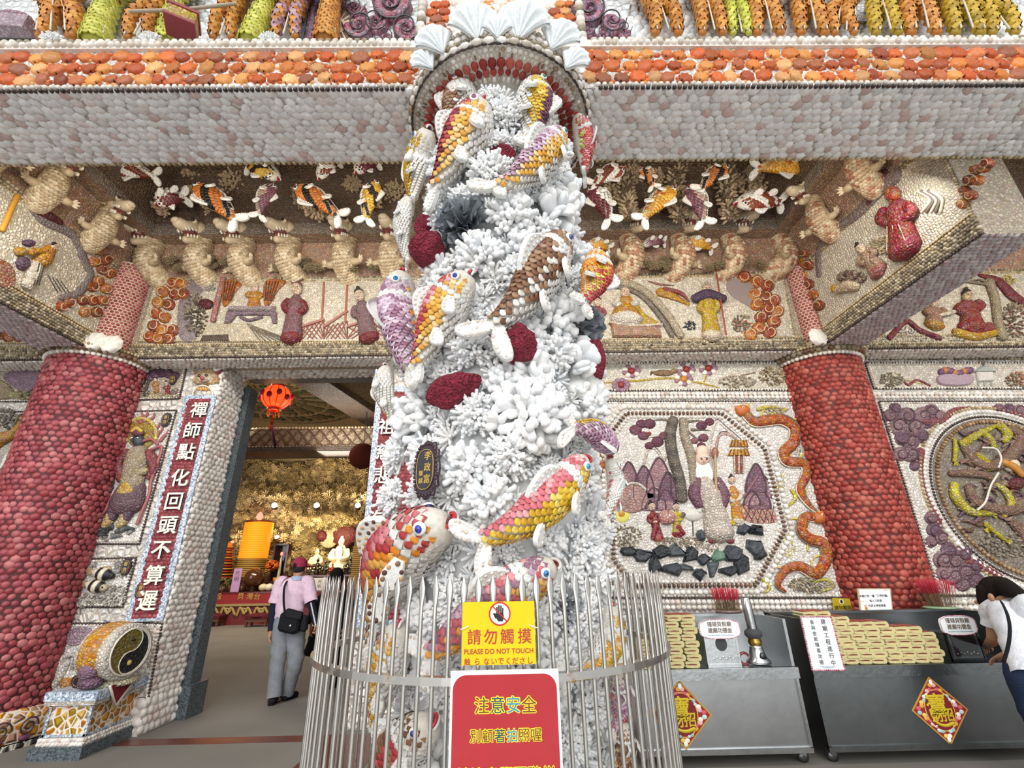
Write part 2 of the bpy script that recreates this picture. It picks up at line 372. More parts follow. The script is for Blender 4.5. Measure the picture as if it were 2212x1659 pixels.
# ------------------------------------------------------------------ lettering
def letters(name, txt, c, X, Y, Z, size, col, mat, parent, depth=.004, bold=0.0, vertical=False, gap=1.12, mb=None, sx=1.0):
    """raised lettering centred at c; X reading direction, Y up the letters, Z outward"""
    X, Y, Z = nrm(X), nrm(Y), nrm(Z); own = mb is None; mb = mb or MB()
    cur = bpy.data.curves.new('lettering', 'FONT'); cur.align_x = 'CENTER'; cur.align_y = 'CENTER'; cur.extrude = depth/2/size; cur.resolution_u = 3
    to = bpy.data.objects.new('lettering', cur); COL.objects.link(to)
    rows = list(txt) if vertical else txt.split('\n')
    for i, t in enumerate(rows):
        if not t.strip(): continue
        cur.body = t; bpy.context.view_layer.update()
        me = bpy.data.meshes.new_from_object(to.evaluated_get(bpy.context.evaluated_depsgraph_get()))
        V = np.zeros(len(me.vertices)*3); me.vertices.foreach_get('co', V); V = V.reshape(-1, 3)*size
        if vertical and len(V): V[:, 1] -= (V[:, 1].max()+V[:, 1].min())/2; V[:, 0] -= (V[:, 0].max()+V[:, 0].min())/2
        V[:, 1] += ((len(rows)-1)/2-i)*gap*size
        W = np.asarray(c)+V[:, :1]*sx*X+V[:, 1:2]*Y+(V[:, 2:]+depth/2)*Z
        F3 = {}
        for pl in me.polygons: F3.setdefault(len(pl.vertices), []).append(tuple(pl.vertices))
        k8 = 8 if bold > .03 else 4     # heavier strokes: the same outlines laid a hair apart
        for i8, a in enumerate([0] if not bold else np.arange(k8)*2*PI/k8+PI/4): mb.add(W+(bold*size*1.1)*(math.cos(a)*X+math.sin(a)*Y)+Z*i8*max(1.2e-4, depth*.04) if bold else W, [np.array(q) for q in F3.values()], col, False)
        bpy.data.meshes.remove(me)
    bpy.data.objects.remove(to); bpy.data.curves.remove(cur)
    return mb.build(name, mat, parent) if own else mb
# ================================================================== THE SETTING
WHITES = [hexc(h) for h in ('e8e4de', 'e0dcd6', 'efebe5', 'dcd4cc', 'e6e0d8', 'd8c8c0')]
GREYS = [hexc(h) for h in ('ecebea', 'e6e5e4', 'f0efed', 'e2e1e0', 'eceae7', 'e8e7e6', 'e4e2e0', 'eae8e6', 'e2d8d4', 'ccb4ae')]
LILAC = [hexc(h) for h in ('bcb3b6', 'c6bdbd', 'b2a7ab', 'cdc6c4', 'b9a4a6')]
ORNG = [hexc(h) for h in ('c8662c', 'b9531f', 'd07a35', 'a8502c', 'd9924a', 'bd6a3e', 'c05a24', 'a4603f', 'dba067')]
REDS = [hexc(h) for h in ('9a4348', 'a8565a', '8a343a', 'b06868', '9e4a50', '92404a')]
BROWN = [hexc(h) for h in ('5a3d2c', '6b4a35', '4a3226', '7a5a44')]
MOSS = [hexc(h) for h in ('8f8470', '7b6f5c', 'a39882', '6a604e', '958468', 'b3a78e')]
PEARL = [hexc(h) for h in ('e6e0d6', 'd8cfc2', 'efeae2', 'cbbfb0')]
DARKB = [hexc(h) for h in ('3b2a26', '4a3630', '2e2220')]
TAN = [hexc(h) for h in ('b9a583', 'c7b695', 'a8946f', '9a8766')]

YW, YB = 5.85, 5.55                       # wall face, face of the rear beam
XL, XR = -5.22, 4.19                      # inner faces of the side beams
ZB, ZT = 4.17, 5.42                       # underside and top of the inner beams
W = lambda x, y: aty(x, y, YW)
B = lambda x, y: aty(x, y, YB)
NW = A3(0, -1, 0)

# ---- floor: grey carpet inside, red brown tile bands, pale court outside
m, nt, p, N, L = newmat('grey_carpet'); tc = N('ShaderNodeTexCoord'); nz = N('ShaderNodeTexNoise'); nz.inputs['Scale'].default_value = 120; nz.inputs['Detail'].default_value = 6
L(tc.outputs['Object'], nz.inputs['Vector']); cr = N('ShaderNodeValToRGB'); cr.color_ramp.elements[0].color = (*hexc('57544f'), 1); cr.color_ramp.elements[1].color = (*hexc('8a867f'), 1)
n2 = N('ShaderNodeTexNoise'); n2.inputs['Scale'].default_value = 1.3; n2.inputs['Detail'].default_value = 4; L(tc.outputs['Object'], n2.inputs['Vector'])
ad = N('ShaderNodeMath'); ad.operation = 'MULTIPLY_ADD'; ad.inputs[1].default_value = .5; L(n2.outputs['Fac'], ad.inputs[0]); hf = N('ShaderNodeMath'); hf.operation = 'MULTIPLY'; hf.inputs[1].default_value = .5; L(nz.outputs['Fac'], hf.inputs[0]); L(hf.outputs[0], ad.inputs[2])
L(ad.outputs[0], cr.inputs['Fac']); L(cr.outputs['Color'], p.inputs['Base Color']); setv(p, Roughness=.9); M_CARPET = m
m, nt, p, N, L = newmat('court_paving'); tc = N('ShaderNodeTexCoord'); br = N('ShaderNodeTexBrick'); br.inputs['Scale'].default_value = 2.2; br.offset = 0; br.inputs['Mortar Size'].default_value = .01
br.inputs['Color1'].default_value = (*hexc('e4e4e2'), 1); br.inputs['Color2'].default_value = (*hexc('dadad8'), 1); br.inputs['Mortar'].default_value = (*hexc('909090'), 1); L(tc.outputs['Object'], br.inputs['Vector']); L(br.outputs['Color'], p.inputs['Base Color']); setv(p, Roughness=.6); M_COURT = m
m, nt, p, N, L = newmat('red_brown_tile'); tc = N('ShaderNodeTexCoord'); br = N('ShaderNodeTexBrick'); br.inputs['Scale'].default_value = 3.3; br.offset = 0; br.inputs['Mortar Size'].default_value = .006
br.inputs['Color1'].default_value = (*hexc('64332c'), 1); br.inputs['Color2'].default_value = (*hexc('5a2b26'), 1); br.inputs['Mortar'].default_value = (*hexc('3a2420'), 1); L(tc.outputs['Object'], br.inputs['Vector']); L(br.outputs['Color'], p.inputs['Base Color']); setv(p, Roughness=.35); M_TILE = m
box(MB(), (-14, 2.0, -.12), (10, 22, 0)).build('floor', M_CARPET, kind='structure')
box(MB(), (-30, -26, -.30), (30, 2.0, -.15)).build('floor_court', M_COURT, kind='structure')
mb = MB(); box(mb, (-3.9, 5.52, 0), (8, 5.70, .004)); box(mb, (-1.85, 2.0, 0), (-1.25, 5.52, .004)); box(mb, (-3.4, 4.0, 0), (-1.85, 4.3, .004)); mb.build('floor_band', M_TILE, kind='structure')

# ---- rear wall with its doorway
mb = MB()
XD0, XD1, ZH = -3.87, -1.74, 4.24
box(mb, (-9.5, YW, 0), (XD0, 6.4, 6.9), hexc('e4dfd8')); box(mb, (XD1, YW, 0), (9.5, 6.4, 6.9), hexc('e4dfd8')); box(mb, (XD0, YW, ZH), (XD1, 6.4, 6.9), hexc('cfc8bd'))
WALL = mb.build('wall_rear', M_MOS, kind='structure')
mb = MB()   # the door pillar's big white shells: front strip and reveal
rect_shells(mb, (XD0, YW, .32), (0, 1, 0), (0, 0, 1), .55, 3.9, (1, 0, 0), .085, WHITES, asp=.75, h=.3)
rect_shells(mb, (-4.02, YW, .32), (1, 0, 0), (0, 0, 1), .15, 3.9, (0, -1, 0), .07, WHITES, asp=.8, h=.3)
rect_shells(mb, (-3.9, YW, ZH), (1, 0, 0), (0, 1, 0), 2.2, .55, (0, 0, -1), .085, WHITES, h=.3)
rect_shells(mb, (-4.4, YW, 4.24), (1, 0, 0), (0, 0, 1), 2.7, .06, (0, -1, 0), .06, WHITES, h=.3)
mb.build('shell_facing', M_SHELL, WALL)
mb = MB(); box(mb, (-4.06, 5.79, 0), (-3.85, 6.4, .33), hexc('cfc8bd')); rect_shells(mb, (-4.06, 5.79, 0.01), (1, 0, 0), (0, 0, 1), .21, .32, (0, -1, 0), .09, WHITES, h=.3)
rect_shells(mb, (-3.85, 5.79, .01), (0, 1, 0), (0, 0, 1), .6, .32, (1, 0, 0), .09, WHITES, h=.3); mb.build('base_block', M_SHELL, WALL)
mb = MB(); box(mb, (XD0-.02, 6.41, 0), (-3.78, 6.62, 4.1)); box(mb, (XD0-.02, 6.35, 0), (-3.72, 6.68, .34)); box(mb, (XD1-.1, 6.41, 0), (XD1+.02, 6.62, 4.1)); box(mb, (XD0, 6.41, 4.24), (XD1, 6.62, 4.3)); mb.build('door_1', M_GRAND, kind='structure')

# ---- side walls of the porch far out and the hall shell behind
mb = MB(); box(mb, (-9.7, 2.5, 0), (-9.5, 6.4, 6.9), hexc('cfc6b9')); mb.build('wall_left', M_MOS, kind='structure')
mb = MB(); box(mb, (9.5, 2.5, 0), (9.7, 6.4, 6.9), hexc('cfc6b9')); mb.build('wall_right', M_MOS, kind='structure')
mb = MB(); box(mb, (-14.2, 6.4, 0), (-14, 22, 6.4), hexc('c8b594')); mb.build('wall_hall_left', M_MOSF, kind='structure')
mb = MB(); box(mb, (-1.0, 6.4, 0), (-.8, 22, 6.4), hexc('c8b594')); mb.build('wall_hall_right', M_MOSF, kind='structure')

# ---- ceilings
mb = MB(); box(mb, (-9.6, 2.7, 6.75), (9.6, 6.4, 6.95), hexc('8a7358')); CEIL = mb.build('ceiling', M_MOSC, kind='structure')
mb = MB(); box(mb, (-14.2, 6.4, 6.2), (-.8, 22, 6.4), hexc('c9b690')); HCEIL = mb.build('ceiling_hall', M_MOSF, kind='structure')

# ---- front beam: shell soffit, orange scallop band, bead ledge, frieze wall
mb = MB(); box(mb, (-7.5, 2.53, 5.06), (7.8, 3.23, 5.56), hexc('ecebe8')); box(mb, (-7.5, 2.72, 5.56), (7.8, 3.2, 6.95), hexc('eef2f4')); FB = mb.build('trim_1', M_MOS, kind='structure')
mb = MB(); rect_shells(mb, (-7.4, 2.535, 5.06), (1, 0, 0), (0, 1, 0), 15.1, .69, (0, 0, -1), .084, GREYS, asp=.72, h=.20, ang=.5, rot=.45, fill=.60, var=.06); mb.build('soffit_shells', M_SHELL, FB)
mb = MB()
for x0, x1 in ((-6.4, -.66), (.66, 6.6)):
    rect_shells(mb, (x0, 2.53, 5.11), (1, 0, 0), (0, 0, 1), x1-x0, .40, (0, -1, 0), .13, ORNG, tm=SCALLOP, asp=.95, h=.27, ang=PI/2, rot=.9, fill=.485, var=.14, jit=.1)
    n = 900; P = np.stack([rng.uniform(x0, x1, n), np.full(n, 2.53), rng.uniform(5.12, 5.5, n)], 1); s = rng.uniform(.018, .03, n)
    inst(mb, DOME, P, A3(1, 0, 0), (0, -1, 0), np.stack([s, s*.8, s*.6], 1), pick(ORNG, n, .1))
mb.build('orange_scallops', M_SHELL, FB)
mb = MB(); box(mb, (-7.5, 2.50, 5.515), (7.8, 2.78, 5.60), hexc('ddd8cf'))
for x0, x1 in ((-6.6, -.74), (.74, 6.8)):
    beads(mb, [(x0, 2.50, 5.555), (x1, 2.50, 5.555)], .055, .031, PEARL, elong=.9); beads(mb, [(x0, 2.515, 5.60), (x1, 2.515, 5.60)], .06, .036, MOSS[:1]+PEARL, elong=.9)
    beads(mb, [(x0, 2.525, 5.093), (x1, 2.525, 5.093)], .05, .022, PEARL, elong=1.0, rot90=True)
mb.build('ledge_beads', M_SHELL, FB)
mb = MB()
for x0, x1 in ((-6.6, -.76), (.76, 6.8)): beads(mb, [(x0, 2.525, 5.057), (x1, 2.525, 5.057)], .042, .019, DARKB)
beads(mb, [(-6.6, 3.22, 5.05), (6.8, 3.22, 5.05)], .05, .02, TAN); mb.build('dark_beads', M_GLOSS, FB)
mb = MB(); rect_shells(mb, (-5.2, 2.72, 5.60), (1, 0, 0), (0, 0, 1), 10.6, .75, (0, -1, 0), .075, [hexc(h) for h in ('f0f4f6', 'e9eff1', 'f4f7f8', 'e4ebee')], tm=LOWDOME, h=.28); mb.build('frieze_ground', M_SHELL, FB)
# pilaster above the coral column
mb = MB()
for x in (-.72, -.46, .46, .72): pass
rect_shells(mb, (-.66, 2.66, 5.6), (1, 0, 0), (0, 0, 1), .2, .8, (0, -1, 0), .1, ORNG, tm=SCALLOP, asp=.95, h=.3, ang=PI/2)
rect_shells(mb, (.46, 2.66, 5.6), (1, 0, 0), (0, 0, 1), .2, .8, (0, -1, 0), .1, ORNG, tm=SCALLOP, asp=.95, h=.3, ang=PI/2)
rect_shells(mb, (-.45, 2.66, 5.6), (1, 0, 0), (0, 0, 1), .9, .8, (0, -1, 0), .07, PEARL, tm=LOWDOME, h=.3)
for x in (-.12, .10): rect_shells(mb, (x-.05, 2.65, 5.9), (1, 0, 0), (0, 0, 1), .1, .5, (0, -1, 0), .05, [hexc('e0a05a'), hexc('d99048')], tm=LOWDOME, h=.3)
for x in (-.71, .71): beads(mb, [(x, 2.63, 5.6), (x, 2.63, 6.4)], .07, .045, PEARL+MOSS[:1])
mb2 = MB(); box(mb2, (-.74, 2.66, 5.6), (.74, 2.74, 6.9), hexc('dcd6cc')); PIL = mb2.build('pilaster', M_WHITE, FB); mb.build('pilaster_shells', M_SHELL, PIL)

# ---- side beams and rear beams with mossy bands, bead lines and lilac soffits
def beam(name, lo, hi, faces, soffit=True):
    mb = MB(); box(mb, lo, hi, hexc('b9ac98')); o = mb.build(name, M_MOSF, kind='structure')
    if soffit:
        mb = MB(); rect_shells(mb, (lo[0], lo[1], lo[2]), (1, 0, 0), (0, 1, 0), hi[0]-lo[0], hi[1]-lo[1], (0, 0, -1), .058, LILAC, tm=LOWDOME, h=.3, asp=.8); mb.build('soffit_shells', M_SHELL, o)
    mm, mt, md = MB(), MB(), MB()
    for p0, p1, n in faces:
        p0 = A3(*p0); p1 = A3(*p1); n = A3(*n); up = A3(0, 0, 1); U = nrm(p1-p0); ln = np.linalg.norm(p1-p0)
        rect_shells(mm, p0+up*.03, U, up, ln, .17, n, .035, MOSS, h=.7, tm=LOWDOME, asp=.9, var=.2)
        for z, r, c, t in ((.015, .016, DARKB, md), (.205, .018, TAN, mt), (1.19, .018, TAN, mt), (1.235, .022, MOSS, mt)):
            beads(t, [p0+up*z+n*.01, p1+up*z+n*.01], r*2.1, r, c, N=n)
    mm.build('mossy_band', M_SHELL, o); mt.build('tan_beads', M_SHELL, o); md.build('dark_beads', M_GLOSS, o)
    return o
beam('trim_2', (XR, 3.23, ZB), (4.70, YB, ZT), [((XR, YB, ZB), (XR, 3.23, ZB), (-1, 0, 0)), ((4.70, 3.23, ZB), (4.70, YB, ZB), (1, 0, 0))])
beam('trim_3', (-5.78, 3.23, ZB), (XL, YB, ZT), [((XL, 3.23, ZB), (XL, YB, ZB), (1, 0, 0)), ((-5.78, YB, ZB), (-5.78, 3.23, ZB), (-1, 0, 0))])
beam('trim_4', (-9.5, YB, ZB), (9.5, YW+.1, ZT), [((-9.5, YB, ZB), (9.5, YB, ZB), (0, -1, 0))], soffit=False)
mb = MB(); rect_shells(mb, (-9, YB, ZB), (1, 0, 0), (0, 1, 0), 18, .3, (0, 0, -1), .06, WHITES, tm=LOWDOME, h=.3); mb.build('trim_5', M_SHELL, kind='structure')
# corner pilasters of red shells with a white clam at the foot
def corner(cx, cy, r, a0, a1, label, clam):
    t = thing('corner_pilaster', label, 'pilaster', (cx, cy, ZB+.1))
    mb = MB(); lathe(mb, (cx, cy, ZB+.05), [(r, 0), (r, 1.3)], hexc('c9b59b'), 24); mb.build('shaft', M_WHITE, t)
    mb = MB(); n = 0; rows = 30
    for i in range(rows):
        k = int(2*PI*r/.05); a = (np.arange(k)+.5*(i % 2))/k*2*PI; D = np.stack([np.cos(a), np.sin(a), 0*a], 1); P = A3(cx, cy, ZB+.12+i*.041)+D*r
        inst(mb, LOWDOME, P, np.stack([-D[:, 1], D[:, 0], 0*a], 1), D, (.023, .020, .012), pick(REDS, k, .1))
    mb.build('red_shells', M_SHELL, t)
    mb = MB()
    for s in clam: inst(mb, SCALLOP, A3(*s)[None], A3(0, 0, 1), A3(.2, -1, 0), (.13, .13, .08), hexc('e8e2d8'))
    mb.build('clam_shell', M_WHITE, t)
corner(-5.22, 5.50, .24, 0, 1, 'red shell corner pilaster above the capital of the left red column', [(-5.13, 5.22, 4.27), (-4.98, 5.28, 4.26)])
corner(4.19, 5.55, .16, 0, 1, 'red shell corner pilaster above the capital of the right red column', [(4.07, 5.36, 4.27)])

# ---- round red shell columns against the rear wall
def red_column(cx, cy, r, ztop, label, cap, grout):
    t = thing('red_column', label, 'column', (cx, cy, 0))
    mb = MB(); lathe(mb, (cx, cy, 0), [(r, .02), (r, ztop)], grout, 48); mb.build('shaft', M_WHITE, t)
    mb = MB(); dz = .062; rows = int((ztop-.25)/dz)
    for i in range(rows):
        k = int(2*PI*r/.078); a = (np.arange(k)+.5*(i % 2)+rng.normal(0, .08, k))/k*2*PI; a = a[np.sin(a) < .35]; k = len(a); D = np.stack([np.cos(a), np.sin(a), 0*a], 1)
        P = A3(cx, cy, .3+i*dz)+D*r; P[:, 2] += rng.normal(0, .006, k); s = 1+rng.normal(0, .12, k)
        inst(mb, DOME, P, np.stack([-D[:, 1], D[:, 0], rng.normal(0, .35, k)], 1), D, np.stack([.041*s, .036*s, .017*s], 1), pick(cap, k, .09))
    mb.build('red_shells', M_SHELL, t)
    mb = MB(); a = np.linspace(0, 2*PI, 60)
    for z, rr, br, c in ((ztop-.01, r+.02, .03, PEARL), (ztop+.04, r+.06, .04, BROWN+MOSS), (ztop+.085, r+.09, .022, TAN)):
        pts = np.stack([cx+rr*np.cos(a), cy+rr*np.sin(a), 0*a+z], 1); beads(mb, pts, br*1.8, br, c, N=nrm(pts-A3(cx, cy, z)))
    lathe(mb, (cx, cy, 0), [(r, ztop-.02), (r+.05, ztop+.02), (r+.08, ztop+.1), (r*.5, ztop+.12)], hexc('b3a78e'), 40); mb.build('capital_beads', M_SHELL, t)
    mb = MB(); lathe(mb, (cx, cy, 0), [(r+.14, 0), (r+.14, .05)], hexc('3a3436'), 40); lathe(mb, (cx, cy, 0), [(r+.1, .05), (r+.11, .26), (r+.02, .32)], hexc('cf9648'), 40); mb.build('plinth', M_MOSW, t)
    mb = MB()
    for i in range(9):
        a0 = -PI/2+(i-4)*.33; c = A3(cx+(r+.115)*math.cos(a0), cy+(r+.115)*math.sin(a0), .17); tg = A3(-math.sin(a0), math.cos(a0), 0); o = A3(math.cos(a0), math.sin(a0), 0)
        q = np.linspace(0, 3.6*PI, 30); rr = .085*(1-q/14); tube(mb, c+rr[:, None]*(np.cos(q)[:, None]*tg+np.sin(q)[:, None]*A3(0, 0, 1))+o*.01, .008, hexc('4b3436'), 5)
        ell(mb, c-A3(0, 0, .09), (.05, .03, .03), tg, o, (0, 0, 1), hexc('6d3f55'))
    mb.build('cloud_scrolls', M_SHELL, t)
    return t
red_column(-5.42, 5.72, .53, 4.13, 'fat red shell-clad column left of the doorway', REDS, hexc('4a1c20'))
red_column(4.35, 5.95, .53, 4.09, 'red shell-clad column behind the incense carts on the right', [hexc(h) for h in ('93372e', '9f473c', '842b22', 'a85648', '973c32')], hexc('54201b'))

# ---- coffers: sloping boards and steps above the rear beam
def coffer(x0, x1, nm):
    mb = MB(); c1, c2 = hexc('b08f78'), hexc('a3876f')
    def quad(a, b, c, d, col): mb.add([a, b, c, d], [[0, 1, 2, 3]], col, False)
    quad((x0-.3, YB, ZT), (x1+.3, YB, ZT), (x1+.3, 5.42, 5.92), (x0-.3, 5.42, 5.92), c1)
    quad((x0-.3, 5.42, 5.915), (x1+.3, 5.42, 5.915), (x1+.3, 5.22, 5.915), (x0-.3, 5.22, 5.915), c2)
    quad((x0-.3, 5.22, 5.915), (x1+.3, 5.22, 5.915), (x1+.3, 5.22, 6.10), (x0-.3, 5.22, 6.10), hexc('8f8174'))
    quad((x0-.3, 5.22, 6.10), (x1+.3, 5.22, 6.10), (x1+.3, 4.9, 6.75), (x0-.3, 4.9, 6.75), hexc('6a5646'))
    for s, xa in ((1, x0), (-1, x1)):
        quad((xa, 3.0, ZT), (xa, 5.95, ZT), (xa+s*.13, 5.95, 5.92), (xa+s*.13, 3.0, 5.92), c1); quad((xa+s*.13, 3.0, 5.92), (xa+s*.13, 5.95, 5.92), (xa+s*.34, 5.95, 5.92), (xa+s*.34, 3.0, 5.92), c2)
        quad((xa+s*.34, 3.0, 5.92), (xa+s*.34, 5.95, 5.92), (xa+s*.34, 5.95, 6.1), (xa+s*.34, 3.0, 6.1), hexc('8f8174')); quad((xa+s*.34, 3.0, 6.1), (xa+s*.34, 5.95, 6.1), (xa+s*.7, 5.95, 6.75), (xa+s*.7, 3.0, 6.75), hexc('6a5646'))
    return mb.build(nm, M_MOSF, kind='structure')
coffer(XL, XR, 'ceiling_coffer_middle'); coffer(4.7, 9.5, 'ceiling_coffer_right'); coffer(-9.5, -5.78, 'ceiling_coffer_left')
# ================================================================== SHELL FISH (used on the column and in the coffers)
WFIN = [hexc(h) for h in ('e9e8e4', 'dfdcd5', 'f0efec')]
def paddle(mb, md, base, d, w, n, L, Wd, th, dom=.028, cols=None, curve=0.0):
    """thick white fin: fixed at base, pointing along d, widening along w, facing n, set with round shells"""
    d = nrm(d); n = nrm(n); w = nrm(np.cross(n, d))
    pr = [(0, -.24), (.25, -.34), (.55, -.47), (.8, -.44), (.96, -.24), (1.0, 0), (.95, .26), (.8, .42), (.55, .45), (.25, .34), (0, .24)]
    pr = smoothpath([(a, b, 0) for a, b in pr], 26)[:, :2]
    P = np.asarray(base)+pr[:, :1]*L*d+(pr[:, 1:]*Wd+curve*L*(pr[:, :1]**2))*w
    slab(mb, P, n, th, WFIN[0], .45, back=th)
    k = max(2, int(L/(dom*2.15)))
    Q = []
    for i in range(k):
        a = .14+.78*i/(max(1, k-1)); half = np.interp(a, [0, .55, .8, 1], [.24, .44, .38, .1])*Wd-dom*.7; m = max(1, int(2*half/(dom*2.1)))
        for j in range(m): Q.append((a*L, (0 if m == 1 else (j/(m-1)-.5)*2*half)+curve*L*a*a))
    Q = np.array(Q); s = dom*(1+rng.normal(0, .12, len(Q)))
    inst(md, DOME, np.asarray(base)+Q[:, :1]*d+Q[:, 1:]*w+n*th, d, n, np.stack([s, s*.92, s*.5], 1), pick(cols or (PEARL+WHITES), len(Q), .06))

FISHN = {}
def fish(label, spine, out, H, dors, cols, eye='2f6fb0', mouth='b02030', tail=(.9, .9), tailang=(.6, -.6), fins=True, dfin=True, name='shell_fish', group='shell fish on the coral column', cat='shell fish', pitch=None, spots=None, alpha=.85, low=False, fat=.74, headshow=True, wf=1.0):
    """spine: points from snout to tail root; out: outward directions; H: half height of the body"""
    S = smoothpath(spine, 40); O = nrm(smoothpath(out, 40)); T = nrm(np.gradient(S, axis=0)); O = nrm(O-T*(O*T).sum(1, keepdims=True)); Sd = np.cross(T, O)
    D = math.cos(alpha)*O+math.sin(alpha)*dors*Sd; Lv = np.cross(T, D); Lv = Lv*np.sign((Lv*O).sum(1, keepdims=True)+1e-9)
    s = arclen(S); ln = s[-1]; u = s/ln
    prof = lambda q: np.interp(q, [0, .03, .08, .16, .28, .42, .6, .78, .9, 1], [.40, .56, .72, .88, 1, 1, .82, .55, .38, .33])
    t = thing(name, label, cat, S[20], group)
    Hs = H*prof(u)
    mb = MB(); seg = 14; a = np.arange(seg)*2*PI/seg
    V = S[:, None]+Hs[:, None, None]*(np.cos(a)[None, :, None]*D[:, None]+fat*np.sin(a)[None, :, None]*Lv[:, None])
    i = np.arange(39)[:, None]*seg; j = np.arange(seg)[None]; k = (j+1) % seg
    mb.add(V.reshape(-1, 3), [np.stack([i+j, i+k, i+seg+k, i+seg+j], -1).reshape(-1, 4), np.arange(seg)[::-1][None], (np.arange(seg)+39*seg)[None]], hexc('d9d2c6'))
    # scales row by row, fixed towards the snout
    p = pitch or H*.33; rows = int(ln/(p*.62)); back, mid, belly = cols
    for r in range(rows):
        q = .05+.95*(r+.3)/rows; x = q*ln; C = np.array([np.interp(x, s, S[:, c]) for c in range(3)]); f = lambda A: nrm(np.array([np.interp(x, s, A[:, c]) for c in range(3)]))
        t_, d_, l_, o_ = f(T), f(D), f(Lv), f(O); h = H*prof(q); m = max(5, int(2*PI*h*.86/(p*.86)))
        ph = (np.arange(m)+.5*(r % 2))/m*2*PI; ph = (ph+PI) % (2*PI)-PI
        R = np.cos(ph)[:, None]*h*d_+np.sin(ph)[:, None]*h*fat*l_; Nn = nrm(np.cos(ph)[:, None]*fat*d_+np.sin(ph)[:, None]*l_)
        keep = (Nn@o_) > -.55; ph = ph[keep]; R = R[keep]; Nn = Nn[keep]; m = len(ph)
        if m == 0: continue
        if callable(cols[0]): c = cols[0](q, ph)
        else:
            c = np.empty((m, 3)); aa = np.abs(ph); b1 = .82; b2 = 1.72
            z = aa < b1; c[z] = pick(back, z.sum(), .07); z = (aa >= b1) & (aa < b2); c[z] = pick(mid, z.sum(), .07); z = aa >= b2; c[z] = pick(belly, z.sum(), .04)
            if .19 < q < .25 or (q < .06): c[:] = pick(WFIN, m, .03)
        sz = p*(1.0 if q > .2 else .82)*(.72+.28*prof(q)); wd = 1.0-.25*(np.abs(ph) > 1.75)
        inst(mb, FANLOW if low else FAN, C+R, t_, Nn, np.stack([np.full(m, sz*1.02), sz*.88*wd, np.full(m, sz*.62)], 1), c)
    mb.build('body', M_SHELL, t)
    C = lambda q: np.array([np.interp(q*ln, s, S[:, c]) for c in range(3)])
    G = lambda A, q: nrm(np.array([np.interp(q*ln, s, A[:, c]) for c in range(3)]))
    dm = H*.085
    fc = spots
    def fin(nm, *args, **kw):
        m1, m2 = MB(), MB(); paddle(m1, m2, *args, dom=dm, cols=fc, **kw); o = m1.build(nm, M_WHITE, t); m2.build('round_shells', M_SHELL, o)
    if tail:
        e, tt, oo = S[-1], T[-1], O[-1]; pp = np.cross(oo, tt)
        for L_, an in zip(tail, tailang): fin('tail_lobe', e-tt*H*.12, tt*math.cos(an)+pp*math.sin(an), pp, oo, H*1.5*L_, H*.78*wf, H*.13, curve=.22*np.sign(an))
    if fins:
        for nm, q, an in (('pectoral_fin', .30, 1.5), ('pelvic_fin', .62, 1.75)):
            h = H*prof(q); nn = math.cos(an)*fat*G(D, q)+math.sin(an)*G(Lv, q); b = C(q)+math.cos(an)*h*G(D, q)+math.sin(an)*h*fat*G(Lv, q)
            fin(nm, b, G(T, q)*.8+nrm(nn)*.45-G(D, q)*.35, G(D, q), nrm(nn)-G(T, q)*.45, H*.95, H*.72*wf, H*.10)
    if dfin:
        q = np.linspace(.30, .62, 9); hh = H*.62*np.array([.25, .7, .95, 1, 1, .9, .75, .55, .25]); lo = np.array([C(x)+G(D, x)*H*prof(x)*.85 for x in q]); hi = np.array([C(x)+G(D, x)*(H*prof(x)+y) for x, y in zip(q, hh)])
        P = np.concatenate([lo, hi[::-1]]); n = G(Lv, .45); P = P-((P-P.mean(0))@n)[:, None]*n*.0; m1, m2 = MB(), MB(); slab(m1, P, n, H*.1, WFIN[0], .45, back=H*.1)
        Q = np.concatenate([lo+(hi-lo)*f_ for f_ in (.45, .78)])[1:-1]; inst(m2, DOME, Q+n*H*.1, G(T, .45), n, (dm*.9, dm*.85, dm*.5), pick(fc or PEARL+WHITES, len(Q)))
        o = m1.build('dorsal_fin', M_WHITE, t); m2.build('round_shells', M_SHELL, o)
    if headshow:
        for sg in (1, -1):
            an = .95*sg; h = H*prof(.11); b = C(.11)+math.cos(an)*h*G(D, .11)+math.sin(an)*h*fat*G(Lv, .11); nn = nrm(math.cos(an)*fat*G(D, .11)+math.sin(an)*G(Lv, .11))
            if nn@G(O, .11) < -.3: continue
            m1 = MB(); lathe(m1, b+nn*H*.02, [(H*.21, 0), (H*.2, H*.08), (H*.12, H*.1)], WFIN[2], 12, nn); ell(m1, b+nn*H*.07, H*.135, col=hexc(eye)); o = m1.build('eye', M_GLOSS, t)
            m1 = MB(); ell(m1, b+nn*H*.17, H*.05, col=hexc('141826'), seg=8, rings=5); m1.build('pupil', M_GLOSS, o)
        if mouth:
            m1 = MB(); tt, dd, ll = T[0], D[0], Lv[0]; c = S[0]-tt*H*.05; h = H*.42
            for sg, zz in ((1, .12), (-1, -.16)):
                q = np.linspace(-1.5, 1.5, 11); tube(m1, c+dd*(zz*h)-tt[None]*(np.cos(q)*h*.55)[:, None]+ll[None]*(np.sin(q)*h*fat*.95)[:, None], h*.17, hexc(mouth) if sg > 0 else WFIN[0], 6, ref=dd)
            ell(m1, c, (h*.5, h*.25, h*.6), tt, dd, ll, hexc('5a1018')); m1.build('mouth', M_GLOSS, t)
    return t

# ================================================================== THE CORAL COLUMN
COLM = thing('coral_column', 'thick white coral-encrusted column with a round shell collar behind the steel fence', 'column', (CX, CY, 0))
mb = MB(); lathe(mb, (CX, CY, 0), [(.60, 0), (.60, .12), (.5, .2), (.49, 2.5), (.47, 4.2), (.42, 4.98)], hexc('cfd0d0'), 40); mb.build('shaft', M_CORAL, COLM)
